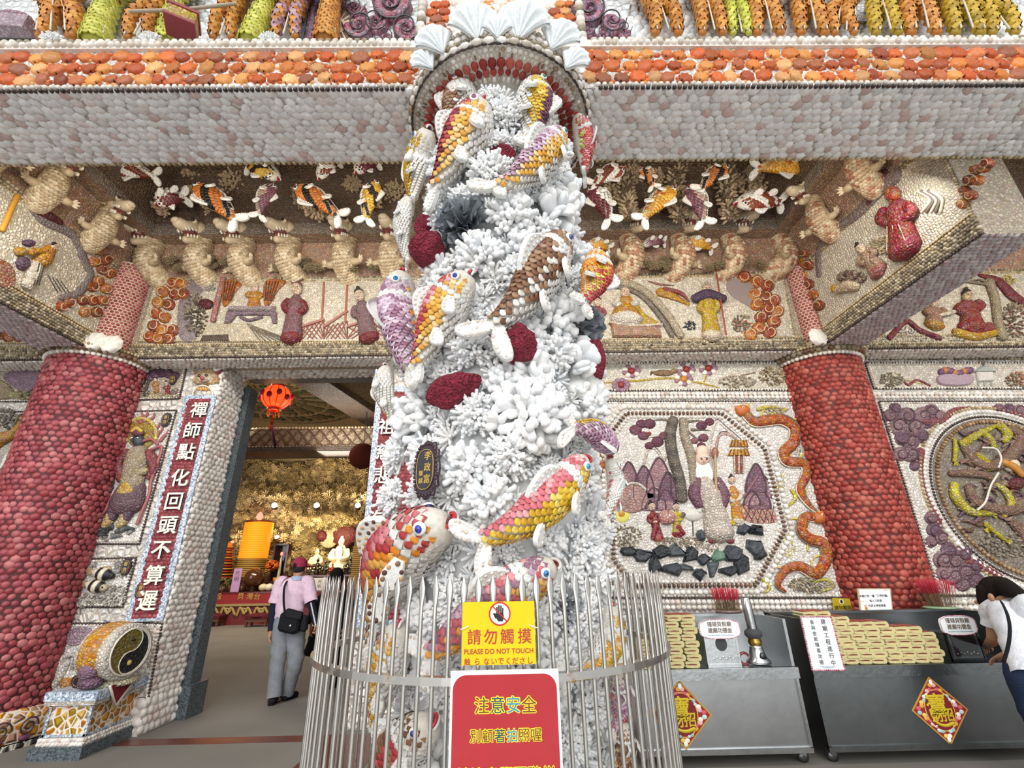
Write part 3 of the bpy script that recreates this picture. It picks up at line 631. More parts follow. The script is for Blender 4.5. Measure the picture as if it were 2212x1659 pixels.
# collar
mb = MB(); lathe(mb, (CX, CY, 0), [(.40, 4.97), (.50, 4.985), (.62, 4.99), (.735, 4.995), (.75, 5.01), (.755, 5.14), (.68, 5.16), (.45, 5.165)], hexc('d9d3c8'), 64); collar = mb.build('collar', M_WHITE, COLM)
def ring(mb, r, z, step, tm, sc, cols, N=(0, 0, -1), radial=False, flip=1):
    n = int(2*PI*r/step); a = np.arange(n)*2*PI/n; D = np.stack([np.cos(a), np.sin(a), 0*a], 1); X = D*flip if radial else np.stack([-D[:, 1], D[:, 0], 0*a], 1)
    Nn = D if N is None else np.broadcast_to(A3(*N), D.shape)
    s = 1+rng.normal(0, .06, n); inst(mb, tm, A3(CX, CY, z)+D*r, X, Nn, s[:, None]*A3(*sc), pick(cols, n, .08))
COWRIE = PEARL+PEARL+[hexc('a88a6a')]
mb = MB(); ring(mb, .75, 5.0, .088, BEAD, (.043, .026, .026), COWRIE); mb.build('cowrie_ring', M_GLOSS, collar)
mb = MB(); ring(mb, .738, 4.985, .05, BEAD, (.03, .012, .012), DARKB); mb.build('dark_edge', M_GLOSS, collar)
mb = MB(); ring(mb, .694, 4.99, .042, DOME, (.021, .02, .014), PEARL+[hexc('a08a70')]); ring(mb, .655, 4.988, .03, BEAD, (.019, .010, .010), PEARL+[hexc('8a6a5a')], radial=True); mb.build('pearl_rings', M_SHELL, collar)
CRED = [hexc(h) for h in ('9c2f2a', 'ad4038', '8b2622', 'b5564a')]
mb = MB(); ring(mb, .602, 4.987, .066, SCALLOP, (.037, .032, .022), CRED, radial=True); ring(mb, .537, 4.984, .055, SCALLOP, (.027, .025, .017), CRED, radial=True); mb.build('red_scallops', M_SHELL, collar)
mb = MB(); ring(mb, .482, 4.98, .036, BEAD, (.030, .016, .016), PEARL+[hexc('d8c0a0')], radial=True); mb.build('pointed_cowries', M_GLOSS, collar)
mb = MB(); ring(mb, .757, 5.08, .055, DOME, (.028, .026, .016), WHITES, N=None); ring(mb, .757, 5.135, .04, BEAD, (.02, .018, .018), PEARL, N=None); ring(mb, .757, 5.035, .04, BEAD, (.02, .016, .016), MOSS, N=None); mb.build('rim_shells', M_SHELL, collar)
def giant_clam(px, py, w, tilt, k):
    c = aty(px, py, 2.12+.02*abs(tilt)*10); h = w*.95; U, Vv = np.meshgrid(np.linspace(-1, 1, 61), np.linspace(0, 1, 14)); an = U*1.15
    rad = Vv**.8*(1+.045*np.cos(U*PI*5.5)*Vv); x = rad*np.sin(an)*w*.66*(1-.12*Vv**4); z = rad*np.cos(an*.85)*h; y = -np.sin(np.clip(Vv*.72+.08, 0, 1)*PI)*w*.34*np.cos(U*1.1)+np.cos(U*PI*5.5)*np.sin(Vv*2.6)*w*.04
    ct, st = math.cos(tilt), math.sin(tilt); P = np.stack([x*ct+z*st, y, -x*st+z*ct], -1).reshape(-1, 3); i = np.arange(13)[:, None]*61; j = np.arange(60)[None]
    F = np.stack([i+j, i+j+1, i+62+j, i+61+j], -1).reshape(-1, 4); m = MB(); m.add(c+P, F, hexc('e6ebed')); m.add(c+P+A3(0, .018, 0), F[:, ::-1], hexc('e0e2e0'))
    e = P.reshape(14, 61, 3)[-1]; E = np.concatenate([e, e+A3(0, .018, 0)]); q = np.arange(60); m.add(c+E, np.stack([q, q+1, q+62, q+61], -1), hexc('e6ebed'))
    o = m.build('giant_clam_shell', M_WHITE, COLM)
for a in ((1033, 92, .36, -.18, 0), (1118, 92, .38, .2, 1), (958, 118, .28, -.5, 2), (1190, 110, .30, .5, 3), (1222, 150, .22, .7, 4), (935, 150, .2, -.75, 5), (1075, 84, .2, 0, 6)): giant_clam(*a)

# ---- the fish
PK = [hexc(h) for h in ('d98a90', 'cf6f78', 'e3a3a5', 'c9606a')]; RD = [hexc(h) for h in ('c24a48', 'b53b40', 'd06a5e')]; OR = [hexc(h) for h in ('e89a3c', 'dd8426', 'f0b05a', 'e8a650')]
OY = [hexc(h) for h in ('e8b04a', 'f0c070', 'dd9c38', 'f2d09a')]; YE = [hexc(h) for h in ('e0bc3c', 'd9ae2e', 'ecd06a', 'c99a2a')]; PU = [hexc(h) for h in ('b08aa0', 'a2788f', 'c4a3b4', '96687f')]; LP = [hexc(h) for h in ('cdb3c4', 'b99ab0', 'dcc8d4', 'c3a2b0')]
DPU = [hexc(h) for h in ('6d4058', '7d4a62', '8a5a70')]; BR = [hexc(h) for h in ('8a6248', '76503a', '9c7658', 'a98a70')]; WH = [hexc(h) for h in ('e9e6df', 'e1dcd3', 'efede8')]; MR = [hexc(h) for h in ('7a2a3a', '8a3440', '702030')]; GY = [hexc(h) for h in ('c8c86a', 'd4d08a', 'b8b050')]
def cfish(label, short, pts, hpx, dors, cols, r=.66, **kw):
    P = [oncol(x, y, r) for x, y in pts]; c = np.mean(P, 0); O = [nrm(p-A3(CX, CY, p[2])) for p in P]
    # fish wrapped round the flank look outward from the axis
    dz = (c-A3(0, 0, EYE))@(-A3(0, 0, 0)+CM@A3(0, 0, -1)); H = hpx*dz/FPX
    t = fish(label, P, O, H, dors, cols, **kw); FISHN[short] = (pts, hpx); return t
cfish('shell fish with red back and orange side diving below the collar', 'red-and-orange fish', [(1042, 222), (1012, 285), (972, 355), (945, 400)], 46, 1, (MR+RD, OY, WH), eye='a05a80', r=.64, tail=(1.0, .5), tailang=(.1, -.9))
cfish('brown and white shell fish tucked under the collar left of centre', 'brown collar fish', [(1000, 172), (990, 230), (968, 300)], 34, 1, (BR, BR+WH, WH), r=.52, tail=None, eye='6a7a80')
cfish('yellow and purple shell fish hanging from the collar', 'yellow-and-purple fish', [(1158, 172), (1152, 235), (1146, 300)], 38, -1, (DPU, YE, WH), r=.56, eye='2f8a6a', tail=(.8, .8), alpha=1.0)
cfish('lilac-backed orange shell fish lying slantwise with a green eye', 'lilac slanting fish', [(1212, 292), (1170, 342), (1110, 390), (1078, 400)], 42, 1, (LP+PU, OY, WH), eye='2f8a76', r=.70, tail=(1.1, .5), tailang=(-.1, .9))
cfish('red and lime-green shell fish on the right edge under the collar', 'red-and-lime fish', [(1246, 250), (1262, 300), (1262, 370)], 26, 1, (RD+PK, RD+GY, GY), r=.66, tail=(.9, .6), eye='2f8a76')
cfish('yellow and white shell fish on the left edge under the collar', 'yellow edge fish', [(925, 280), (905, 350), (893, 430)], 34, 1, (YE+PK, YE, WH), r=.63, tail=(.7, .7), wf=.8)
cfish('small all-white shell fish on the left edge of the column', 'small white fish', [(878, 428), (870, 490), (878, 560)], 22, 1, (WH, WH, WH), r=.65, tail=(.8, .8), dfin=False)
cfish('large brown-backed white shell fish with a blue eye leaping to upper right', 'brown-backed fish', [(1222, 518), (1180, 572), (1125, 650), (1072, 700)], 53, 1, (BR, BR+WH, WH), eye='2f55a0', r=.70, tail=(1.1, 1.1), tailang=(.75, -.35))
cfish('purple and orange shell fish with a pale blue eye on the left side', 'purple-and-orange fish', [(868, 592), (862, 660), (872, 740), (884, 795)], 48, -1, (LP+PU, LP+PU, OR), eye='3a8ac0', r=.68, tail=(.9, .5), tailang=(.0, .8), alpha=.4)
cfish('pink-backed amber shell fish beside the purple and orange one', 'pink-and-amber fish', [(1012, 595), (972, 650), (928, 735), (905, 785)], 46, 1, (PK+RD, OY, WH), eye='2f48a8', r=.68, tail=(.7, .4), tailang=(.3, -.4))
cfish('red and gold shell fish jutting from the right edge of the column', 'jutting red fish', [(1292, 545), (1288, 595), (1262, 650)], 34, -1, (RD, RD+YE, OR), r=.74, eye='a0a0a0', tail=(.8, .8))
cfish('white shell fish with an orange stripe and red mouth on the left edge', 'orange-striped white fish', [(832, 792), (830, 840), (848, 905)], 26, 1, (OR, WH, WH), r=.68, tail=(.9, .6))
cfish('purple and gold shell fish turning away round the right edge', 'turning purple fish', [(1322, 968), (1285, 935), (1240, 925)], 36, -1, (PU, LP+PU, YE), r=.70, headshow=False, tail=(1.2, .9), tailang=(.5, -.75), fins=False)
cfish('large pink-backed yellow shell fish with a turquoise eye above the plaque level', 'big pink-and-yellow fish', [(1262, 995), (1212, 1055), (1130, 1125), (1048, 1165)], 52, 1, (PK, YE, YE+OY), eye='3a9ab8', r=.72, tail=(1.1, 1.1), tailang=(.85, -.55))
cfish('pink and white shell fish hanging on the right edge above the fence', 'right edge pink fish', [(1318, 990), (1330, 1050), (1310, 1115)], 24, 1, (WH, WH+PK, PK+YE), r=.70, tail=(.8, .8))
cfish('big red and orange shell fish with open red mouth above the fence', 'open-mouthed red fish', [(968, 1128), (905, 1160), (845, 1225), (808, 1330)], 68, 1, (RD+PK, RD+OR, WH), eye='2a40b0', mouth='c02030', r=.70, spots=[hexc('8a6a4a'), hexc('c8a070'), hexc('5a3a30')], tail=(.7, .7), alpha=.75)
cfish('pink-spotted shell fish with a bright blue eye behind the yellow sign', 'blue-eyed pink fish', [(1195, 1222), (1120, 1270), (1020, 1345), (935, 1410)], 56, 1, (PK+PU, OR+PK, OR), eye='2a80c0', r=.70, tail=(.9, .9), mouth='d8d0c8')
cfish('lilac and orange shell fish with red lips behind the left fence bars', 'red-lipped fish', [(862, 1352), (842, 1420), (822, 1500), (812, 1560)], 42, 1, (LP+OR, OY, WH), eye='3a9ac0', r=.68, tail=(.8, .8), mouth='c02040')
cfish('brown-headed shell fish low behind the fence left of the red notice', 'brown-headed fish', [(935, 1560), (885, 1600), (840, 1650), (820, 1720)], 52, 1, (BR, BR+RD, WH), eye='2a40a0', r=.70, tail=None, mouth='c02030')
cfish('yellow shell fish curving behind the right fence bars', 'curving yellow fish', [(1322, 1310), (1322, 1370), (1290, 1430), (1232, 1460)], 30, -1, (YE, OY, WH), r=.70, tail=(.9, .9))
cfish('mauve shell fish behind the right fence bars near the carts', 'mauve fish', [(1330, 1450), (1340, 1510), (1330, 1580)], 30, 1, (PU, PU+PK, WH), r=.66, tail=(.7, .7))
cfish('tan shell fish low behind the right fence bars', 'tan fish', [(1345, 1560), (1350, 1620), (1340, 1690)], 30, 1, (BR, OY+BR, WH), r=.68, tail=None)

# ---- coral heads
CW = [hexc(h) for h in ('f4f4f3', 'f0f1f2', 'f6f5f3', 'eceef0')]
def hemi(n, seed, spread=1.35):
    g = np.random.default_rng(seed); i = np.arange(n)+.5; z = 1-i/n*(1-math.cos(spread)); a = i*2.399963; s = np.sqrt(1-z*z)
    return nrm(np.stack([s*np.cos(a), s*np.sin(a), z], 1)+g.normal(0, .10, (n, 3))), g
def coral_mesh(nm, n, r, forks, seed, seg=5, flat=1.0, bulb=1.15, lng=1.0, col=None, fork_len=.45):
    D, g = hemi(n, seed); mb = MB()
    for d in D:
        L = lng*(1+g.normal(0, .10)); side = nrm(np.cross(d, g.normal(0, 1, 3))); bend = side*.12*L
        c = np.array(CW[g.integers(0, 4)] if col is None else col[g.integers(0, len(col))])
        P = np.stack([d*.15, d*.5*L+bend*.4, d*.8*L+bend*.9, d*L+bend]); tube(mb, P, [r*.9, r, r*1.02, r*bulb*.9], c, seg, flat, ref=side)
        for k in range(forks):
            s2 = nrm(np.cross(d, side))*math.cos(k*2.4+g.uniform(0, 6))+side*math.sin(k*2.4+g.uniform(0, 6)); q = g.uniform(.45, .7)*L
            b = d*q+bend*q; e = b+(d*.8+s2*.75)*fork_len*(1-q*.3); tube(mb, np.stack([b, (b+e)/2+d*.03, e]), [r*.85, r*.85, r*bulb*.8], c, seg, flat, ref=side)
    if not col: lathe(mb, (0, 0, 0), [(.05, -.12), (.42, -.05), (.36, .2), (.12, .36), (.01, .38)], CW[1], 12)
    o = mb.build(nm, M_CORAL); me = o.data; bpy.data.objects.remove(o); return me
CM_ = {'finger': [coral_mesh('finger_coral', 42, .10, 2, 11+i, 6, lng=.92, fork_len=.36) for i in range(2)], 'bushy': [coral_mesh('bushy_coral', 74, .062, 4, 21+i, 5, bulb=1.25, lng=.9, fork_len=.24) for i in range(2)],
       'stubby': [coral_mesh('stubby_coral', 38, .135, 1, 31, 6, bulb=1.25, lng=.9, fork_len=.25)], 'lobed': [coral_mesh('lobed_coral', 13, .27, 2, 41+i, 8, .5, bulb=1.15, lng=.95, fork_len=.5) for i in range(2)],
       'antler': [coral_mesh('antler_coral', 24, .13, 3, 51, 7, .75, bulb=1.35, lng=1.0, fork_len=.5)]}
def leaf_mesh(seed, col):
    g = np.random.default_rng(seed); D, _ = hemi(20, seed, 1.3); mb = MB()
    for d in D:
        s = nrm(np.cross(d, g.normal(0, 1, 3))); n = np.cross(d, s); u, v = np.meshgrid(np.linspace(-1, 1, 17), np.linspace(.1, 1, 8)); ph = g.uniform(0, 6)
        wv = (np.sin(u*7+ph)*.13+np.sin(u*13+ph*2)*.06)*v**2; P = d*(v*(1-.25*u**2+.05*np.sin(u*11+ph)))[..., None]+s*(u*.42*v)[..., None]+n*wv[..., None]
        i = np.arange(7)[:, None]*17; j = np.arange(16)[None]; F = np.stack([i+j, i+j+1, i+18+j, i+17+j], -1).reshape(-1, 4); c = np.array(col[g.integers(0, len(col))])
        mb.add(P.reshape(-1, 3), F, c); mb.add(P.reshape(-1, 3)+n*.035, F[:, ::-1], c)
    o = mb.build('leaf_coral', M_CORAL); me = o.data; bpy.data.objects.remove(o); return me
CM_['leaf'] = [leaf_mesh(3, [hexc(h) for h in ('c4c8cc', 'b0b5ba', 'd4d7da')])]; CM_['darkleaf'] = [leaf_mesh(5, [hexc(h) for h in ('a4aab0', 'b8bdc2', '878d94')])]
# red organ-pipe lumps
m, nt, p, N, L = newmat('red_pipe_coral'); tc = N('ShaderNodeTexCoord'); v = N('ShaderNodeTexVoronoi'); v.inputs['Scale'].default_value = 75; L(tc.outputs['Object'], v.inputs['Vector'])
cr = N('ShaderNodeValToRGB'); cr.color_ramp.elements[0].color = (*hexc('48101f'), 1); cr.color_ramp.elements[1].color = (*hexc('99293f'), 1); cr.color_ramp.elements[1].position = .5; L(v.outputs['Distance'], cr.inputs['Fac']); L(cr.outputs['Color'], p.inputs['Base Color'])
b = N('ShaderNodeBump'); b.inputs['Distance'].default_value = .03; L(v.outputs['Distance'], b.inputs['Height']); L(b.outputs['Normal'], p.inputs['Normal']); setv(p, Roughness=.9); M_RED = m
def red_lump(label, short, px, py, w, h, rot, r=.60, seed=1):
    c = oncol(px, py, r); O = nrm(c-A3(CX, CY, c[2])); k = (c-A3(0, 0, EYE))@(CM@A3(0, 0, -1))/FPX; X = nrm(np.cross(A3(0, 0, 1), O)); X = -X*np.sign(X[0]) if False else X*np.sign(X[0]+1e-6); Z = np.cross(X, O); Z = Z*np.sign(Z[2])
    U = math.cos(rot)*X+math.sin(rot)*Z; Vv = -math.sin(rot)*X+math.cos(rot)*Z; mb = MB(); g = np.random.default_rng(seed)
    ell(mb, (0, 0, 0), 1, seg=40, rings=28); V = mb.v[0]; ks = g.normal(0, 2.2, (9, 3)); f = 1+sum(.055*np.sin(V@kk+g.uniform(0, 6)) for kk in ks)+.018*g.normal(0, 1, len(V)); V = V*f[:, None]
    mb.v[0] = c+V[:, :1]*w*k*U+V[:, 1:2]*h*k*Vv+V[:, 2:]*min(w, h)*k*.95*O
    tag(mb.build('red_coral_lump', M_RED), label, 'coral', 'red coral lumps on the column'); FISHN[short] = ([(px, py)], w)
red_lump('small dark red coral lump above the grey leaf coral on the left', 'small red lump', 917, 488, 22, 28, 0, .60, 1)
red_lump('round dark red coral lump just below the smaller red lump', 'round red lump', 926, 537, 41, 40, 0, .64, 2)
red_lump('dark red coral lump beside the brown-backed fish tail', 'tailside red lump', 1117, 738, 45, 42, 0, .64, 3)
red_lump('elongated dark red coral lump above the oval plaque', 'long red lump', 980, 842, 56, 34, .22, .62, 4)
red_lump('small dark red coral piece half hidden by fish tails under the collar', 'hidden red lump', 1086, 332, 28, 17, -.3, .52, 5)
red_lump('tall dark red coral lump on the right edge of the column', 'edge red lump', 1290, 775, 17, 52, 0, .66, 6)
# ---- plaque tied to the coral
PLQ = lambda c, X, Z, n, w, h, label, lines=None, seed=0: plaque(c, X, Z, n, w, h, label, lines)
GOLD = hexc('c9a850')
def plaque(c, X, Z, n, w, h, label, lines=None, group='dark oval donor plaques'):
    """dark carved oval board with a gold line; lines: [(text, dx, dz, size)]"""
    X, Z, n = nrm(X), nrm(Z), nrm(n); c = np.asarray(c, float); t = thing('donor_plaque', label, 'plaque', c, group); q = np.linspace(0, 2*PI, 64, endpoint=False)
    se = lambda s, k=0.0: np.stack([np.sign(np.cos(q))*np.abs(np.cos(q))**.75*w*s*(1+k*np.cos(q*12)), np.sign(np.sin(q))*np.abs(np.sin(q))**.75*h*s*(1+k*np.cos(q*12))], 1)
    pt = lambda p, d=0: c+p[:, :1]*X+p[:, 1:]*Z+n*d
    mb = MB(); slab(mb, pt(se(.5, .06)), n, .02, hexc('33202b'), .3); e = se(.43, .0)
    beads(mb, pt(se(.455), .02), w*.13, w*.055, hexc('3d2733'), N=n, closed=True); mb.build('carved_board', M_GLOSS, t)
    mb = MB(); slab(mb, pt(se(.37), .018), n, .006, hexc('2b2430'), .2); mb.build('face', M_GLOSS, t)
    mb = MB(); P = pt(se(.35), .026); tube(mb, np.concatenate([P, P[:1]]), max(.0016, w*.011), GOLD, 5, cap=False); mb.build('gold_line', M_GLOSS, t)
    if lines:
        mb = MB()
        for tx, dx, dz, sz in lines: letters('', tx, c+X*dx*w+Z*dz*h+n*.024, X, Z, n, sz*h, GOLD, None, None, .003, .01, True, 1.25, mb)
        mb.build('lettering', M_GLOSS, t)
    return t
c = oncol(925, 1015, .66); O = nrm(c-A3(CX, CY, c[2])); X = nrm(np.cross(O, A3(0, 0, -1))); X = X*np.sign(X[0])
plaque(c, X, A3(0, 0, 1), O, .165, .285, 'dark oval plaque with gold characters tied to the coral column', [('李政富', .11, .03, .165), ('敬献', -.14, -.13, .105)], group='oval plaque on the column'); FISHN['oval plaque'] = ([(925, 1010)], 30)

# ---- named corals, then the rest of the crust
def pix(P):
    d = CM.T@(np.asarray(P)-A3(0, 0, EYE)); return 1106+FPX*d[0]/-d[2], 829.5-FPX*d[1]/-d[2]
CORALS = []; PLACED = []
def coral(kind, P, size, seed=0):
    O = nrm(P-A3(CX, CY, P[2])); g = np.random.default_rng(seed+100); a = g.uniform(0, 6.28); X = nrm(np.cross(O, A3(0, .01, 1))); Y = np.cross(O, X); X2 = math.cos(a)*X+math.sin(a)*Y; Y2 = np.cross(O, X2)
    me = CM_[kind][seed % len(CM_[kind])]; o = link(kind.replace('dark', 'dark_')+'_coral', me); s = size
    o.matrix_world = Matrix([[*(X2*s)[[0]], *(Y2*s)[[0]], *(O*s)[[0]], P[0]], [(X2*s)[1], (Y2*s)[1], (O*s)[1], P[1]], [(X2*s)[2], (Y2*s)[2], (O*s)[2], P[2]], [0, 0, 0, 1]])
    PLACED.append((P, size)); CORALS.append((o, kind, pix(P+O*size*.7), size)); return o
KPX = lambda P: (P-A3(0, 0, EYE))@(CM@A3(0, 0, -1))/FPX
BIG = [(1105, 478, 'finger', 58), (1005, 487, 'darkleaf', 62), (1192, 470, 'lobed', 55), (1195, 690, 'stubby', 58), (1140, 905, 'antler', 82), (922, 905, 'antler', 66), (1012, 1015, 'finger', 62), (1100, 985, 'bushy', 62), (1060, 1085, 'finger', 64), (1142, 800, 'lobed', 55),
       (1240, 800, 'lobed', 62), (1250, 875, 'antler', 56), (1252, 705, 'darkleaf', 52), (1195, 762, 'finger', 46), (1062, 385, 'bushy', 56), (1020, 755, 'bushy', 60), (915, 795, 'bushy', 52), (1040, 560, 'finger', 56), (1120, 600, 'bushy', 52), (1062, 222, 'bushy', 34), (1085, 260, 'bushy', 44), (1090, 835, 'stubby', 48),
       (1130, 540, 'stubby', 46), (1030, 900, 'bushy', 58), (1215, 430, 'lobed', 44), (1180, 855, 'bushy', 44), (1250, 1180, 'bushy', 58), (1270, 1250, 'bushy', 54), (1180, 1170, 'finger', 44), (1080, 1190, 'bushy', 50), (1245, 1340, 'bushy', 60), (1220, 1420, 'finger', 50), (985, 1290, 'bushy', 48), (965, 1480, 'bushy', 54), (1260, 1520, 'bushy', 60), (1220, 1600, 'bushy', 56),
       (870, 985, 'bushy', 46), (862, 1075, 'bushy', 48), (955, 640, 'bushy', 42), (960, 590, 'stubby', 42), (1240, 560, 'stubby', 40), (1160, 420, 'bushy', 42), (1230, 610, 'bushy', 40), (1005, 440, 'bushy', 40), (1220, 1310, 'leaf', 44)]
for i, (x, y, k, s) in enumerate(BIG):
    P = oncol(x, y, .50); coral(k, P, s*KPX(P)*1.05, i)
FP = []
for pts, h in FISHN.values():
    q = smoothpath([(*p_, 0) for p_ in pts], 9)[:, :2] if len(pts) > 1 else np.array(pts, float)
    FP += [(a, b, h) for a, b in q]
FP = np.array(FP); g = np.random.default_rng(5); tries = 0
while len(CORALS) < 165 and tries < 6000:
    tries += 1; a = -PI/2+g.uniform(-2.0, 2.0); z = g.uniform(.05, 4.62); P = A3(CX+.49*math.cos(a), CY+.49*math.sin(a), z); s = g.uniform(.115, .165)
    if any(np.linalg.norm(P-q) < (s+r)*.68 for q, r in PLACED): continue
    O = nrm(P-A3(CX, CY, z)); x, y = pix(P+O*.15)
    if abs(a+PI/2) < 1.5 and (np.hypot(FP[:, 0]-x, FP[:, 1]-y) < FP[:, 2]*.75).any(): s *= .72
    coral(['bushy', 'bushy', 'finger', 'bushy', 'stubby', 'finger', 'lobed', 'antler'][g.integers(0, 8)], P, s, tries)
DIR = lambda dx, dy: ('right of' if dx > 0 else 'left of') if abs(dx) > abs(dy) else ('below' if dy > 0 else 'above')
KN = {'finger': 'white finger coral head', 'bushy': 'white bushy coral head', 'stubby': 'white stubby coral head', 'lobed': 'white lobed coral head', 'antler': 'white antler-branched coral head', 'leaf': 'pale grey leaf coral', 'darkleaf': 'dark grey ruffled leaf coral'}
LM = [(k, *np.mean(np.array(v[0], float), 0)) for k, v in FISHN.items()]; seen = set()
for o, kind, (x, y), s in sorted(CORALS, key=lambda q: -q[3]):
    r = sorted(LM, key=lambda q: math.hypot(q[1]-x, q[2]-y)); ph = lambda q: f'{DIR(x-q[1], y-q[2])} the {q[0]}'
    back = y > 1700 or math.hypot(r[0][1]-x, r[0][2]-y) > 260
    c = [f'{KN[kind]} {ph(r[0])}'] + [f'{KN[kind]} {ph(r[0])}, {ph(r[j])}' for j in (1, 2, 3)] + [f'smaller {KN[kind]} {ph(r[0])}, {ph(r[j])}' for j in (1, 2, 3)] + [f'smallest {KN[kind]} {ph(r[0])}, {ph(r[j])}' for j in (1, 2, 3)]
    l = next((q for q in c if q not in seen), c[-1]); seen.add(l); tag(o, l, 'coral', KN[kind]+'s on the column')
mb = MB()
B0 = np.zeros(len(CM_['bushy'][0].vertices)*3); CM_['bushy'][0].vertices.foreach_get('co', B0); B0 = B0.reshape(-1, 3)
tw = MB()
D, gg = hemi(16, 77)
for d in D: tube(tw, np.stack([d*.1, d*.6, d]), [.12, .12, .1], CW[0], 4)
TWV = np.concatenate(tw.v); TWF = [f for f, _ in tw.f]; f4 = np.concatenate([f for f in TWF if f.shape[1] == 4])
n = 620; a = -PI/2+g.uniform(-2.1, 2.1, n); z = g.uniform(.02, 4.86, n); D = np.stack([np.cos(a), np.sin(a), 0*a], 1); rr = np.interp(z, [0, 4.2, 4.95], [.5, .475, .43])
inst(mb, (TWV, [f4]), A3(CX, CY, 0)+D*rr[:, None]+np.stack([0*z, 0*z, z], 1), g.normal(0, 1, (n, 3)), D, g.uniform(.06, .10, (n, 1))*np.ones((1, 3)), pick(CW, n, .04)); mb.build('coral_crust', M_CORAL, COLM, kind='stuff')
# ================================================================== STEEL FENCE AND ITS SIGNS
FX, FY, FR = -.09, 2.87, .905
m, nt, p, N, L = newmat('weathered_steel'); tc = N('ShaderNodeTexCoord'); nz = N('ShaderNodeTexNoise'); nz.inputs['Scale'].default_value = 16; nz.inputs['Detail'].default_value = 6; L(tc.outputs['Object'], nz.inputs['Vector'])
cr = N('ShaderNodeValToRGB'); cr.color_ramp.elements[0].position = .58; cr.color_ramp.elements[0].color = (*hexc('c9c6c0'), 1); cr.color_ramp.elements[1].position = .72; cr.color_ramp.elements[1].color = (*hexc('8a5a34'), 1)
L(nz.outputs['Fac'], cr.inputs['Fac']); L(cr.outputs['Color'], p.inputs['Base Color']); rr = N('ShaderNodeMapRange'); rr.inputs['From Min'].default_value = .55; rr.inputs['From Max'].default_value = .72; rr.inputs['To Min'].default_value = 1; rr.inputs['To Max'].default_value = .2; L(nz.outputs['Fac'], rr.inputs['Value']); L(rr.outputs['Result'], p.inputs['Metallic']); setv(p, Roughness=.25); M_FENCE = m
fence = thing('spear_fence', 'round stainless steel spear-top fence around the coral column', 'fence', (FX, FY, 0))
mb = MB(); tube(mb, [(0, 0, .02), (0, 0, 1.36)], .0080, hexc('c9c6c0'), 10, cap=False)
prof = [(1.36, .0080, .0080), (1.40, .0082, .0062), (1.43, .0115, .0042), (1.452, .0145, .0036), (1.47, .014, .0034), (1.49, .0085, .003), (1.512, .0008, .0008)]
a = np.arange(8)*PI/4; V = np.concatenate([np.stack([np.cos(a)*w, np.sin(a)*d, 0*a+z], 1) for z, w, d in prof]); i = np.arange(len(prof)-1)[:, None]*8; j = np.arange(8)[None]; k = (j+1) % 8
mb.add(V, np.stack([i+j, i+k, i+8+k, i+8+j], -1).reshape(-1, 4)); b0 = mb.build('bar', M_FENCE); bm_ = b0.data; bpy.data.objects.remove(b0)
NB = 100
for i in range(NB):
    th = -PI/2+(i+.5)/NB*2*PI; o = bpy.data.objects.new('bar', bm_); COL.objects.link(o); o.parent = fence
    o.location = (FR*math.cos(th), FR*math.sin(th), 0); o.rotation_euler = (0, 0, th+PI/2+random.uniform(-.12, .12))
def hoop(z, w, h, nm):
    mb = MB(); q = FR; pr = [(q-w, z-h), (q+w, z-h), (q+w, z+h), (q-w, z+h), (q-w, z-h)]
    lathe(mb, (FX, FY, 0), pr, hexc('bdbab5'), 72, smooth=False); return mb.build(nm, M_FENCE, fence)
hoop(1.155, .019, .0135, 'hoop'); hoop(.12, .019, .0135, 'hoop')

def PX(p, Y): return aty(p[0], p[1], Y)
def stroke(mb, P, n, w, col): tube(mb, np.asarray(P)+0, w, col, 6, flat=.35, ref=n)
XX, ZZ, NF = A3(1, 0, 0), A3(0, 0, 1), A3(0, -1, 0)
# yellow do-not-touch sign
YS = FY-FR-.022
c0, c1 = PX((1000, 1301), YS), PX((1158, 1434), YS); cx, cz = (c0[0]+c1[0])/2, (c0[2]+c1[2])/2; hw, hh = (c1[0]-c0[0])/2, (c0[2]-c1[2])/2
yk = hw/79.
t = thing('warning_sign', 'yellow do-not-touch sign with a crossed-out hand tied to the fence', 'sign', (cx, YS, cz))
S = lambda x, y, d=0: A3(cx+(x-1079)*yk, YS-.003-d, cz-(y-1367.5)*yk)
mb = MB(); box(mb, (cx-hw, YS-.003, cz-hh), (cx+hw, YS+.003, cz+hh), hexc('dcc428')); mb.build('board', M_PRINT, t)
RDT = hexc('b5342c')
mb = MB(); q = np.linspace(0, 2*PI, 40, endpoint=False); cc = (1081.5, 1331)
slab(mb, [S(cc[0]+24*math.cos(a), cc[1]+24*math.sin(a)) for a in q], NF, .0008, hexc('c02f28'), .1); slab(mb, [S(cc[0]+20.5*math.cos(a), cc[1]+20.5*math.sin(a), .0008) for a in q], NF, .0006, hexc('f2f0ea'), .1); mb.build('round_symbol', M_PLAIN, t)
mb = MB(); HB = hexc('1d1c20')
slab(mb, [S(x, y, .0014) for x, y in ((1074, 1331), (1089, 1329), (1091, 1338), (1088, 1346), (1078, 1346), (1072, 1337), (1068, 1331), (1070, 1329))], NF, .0005, HB, .1)
for x, y0, y1, w in ((1075.3, 1332, 1318, 1.8), (1079.6, 1331, 1314.5, 1.9), (1084, 1331, 1315.5, 1.9), (1088, 1331, 1320, 1.7)): stroke(mb, [S(x, y0, .0016), S(x+.3, y1, .0016)], NF, w*yk, HB)
stroke(mb, [S(1073, 1339, .0016), S(1068.5, 1330.5, .0016)], NF, 1.9*yk, HB); mb.build('hand_symbol', M_PLAIN, t)
mb = MB(); stroke(mb, [S(1066, 1316, .0022), S(1097, 1346, .0022)], NF, 1.6*yk, hexc('c02f28')); mb.build('red_slash', M_PLAIN, t)
mb = MB()
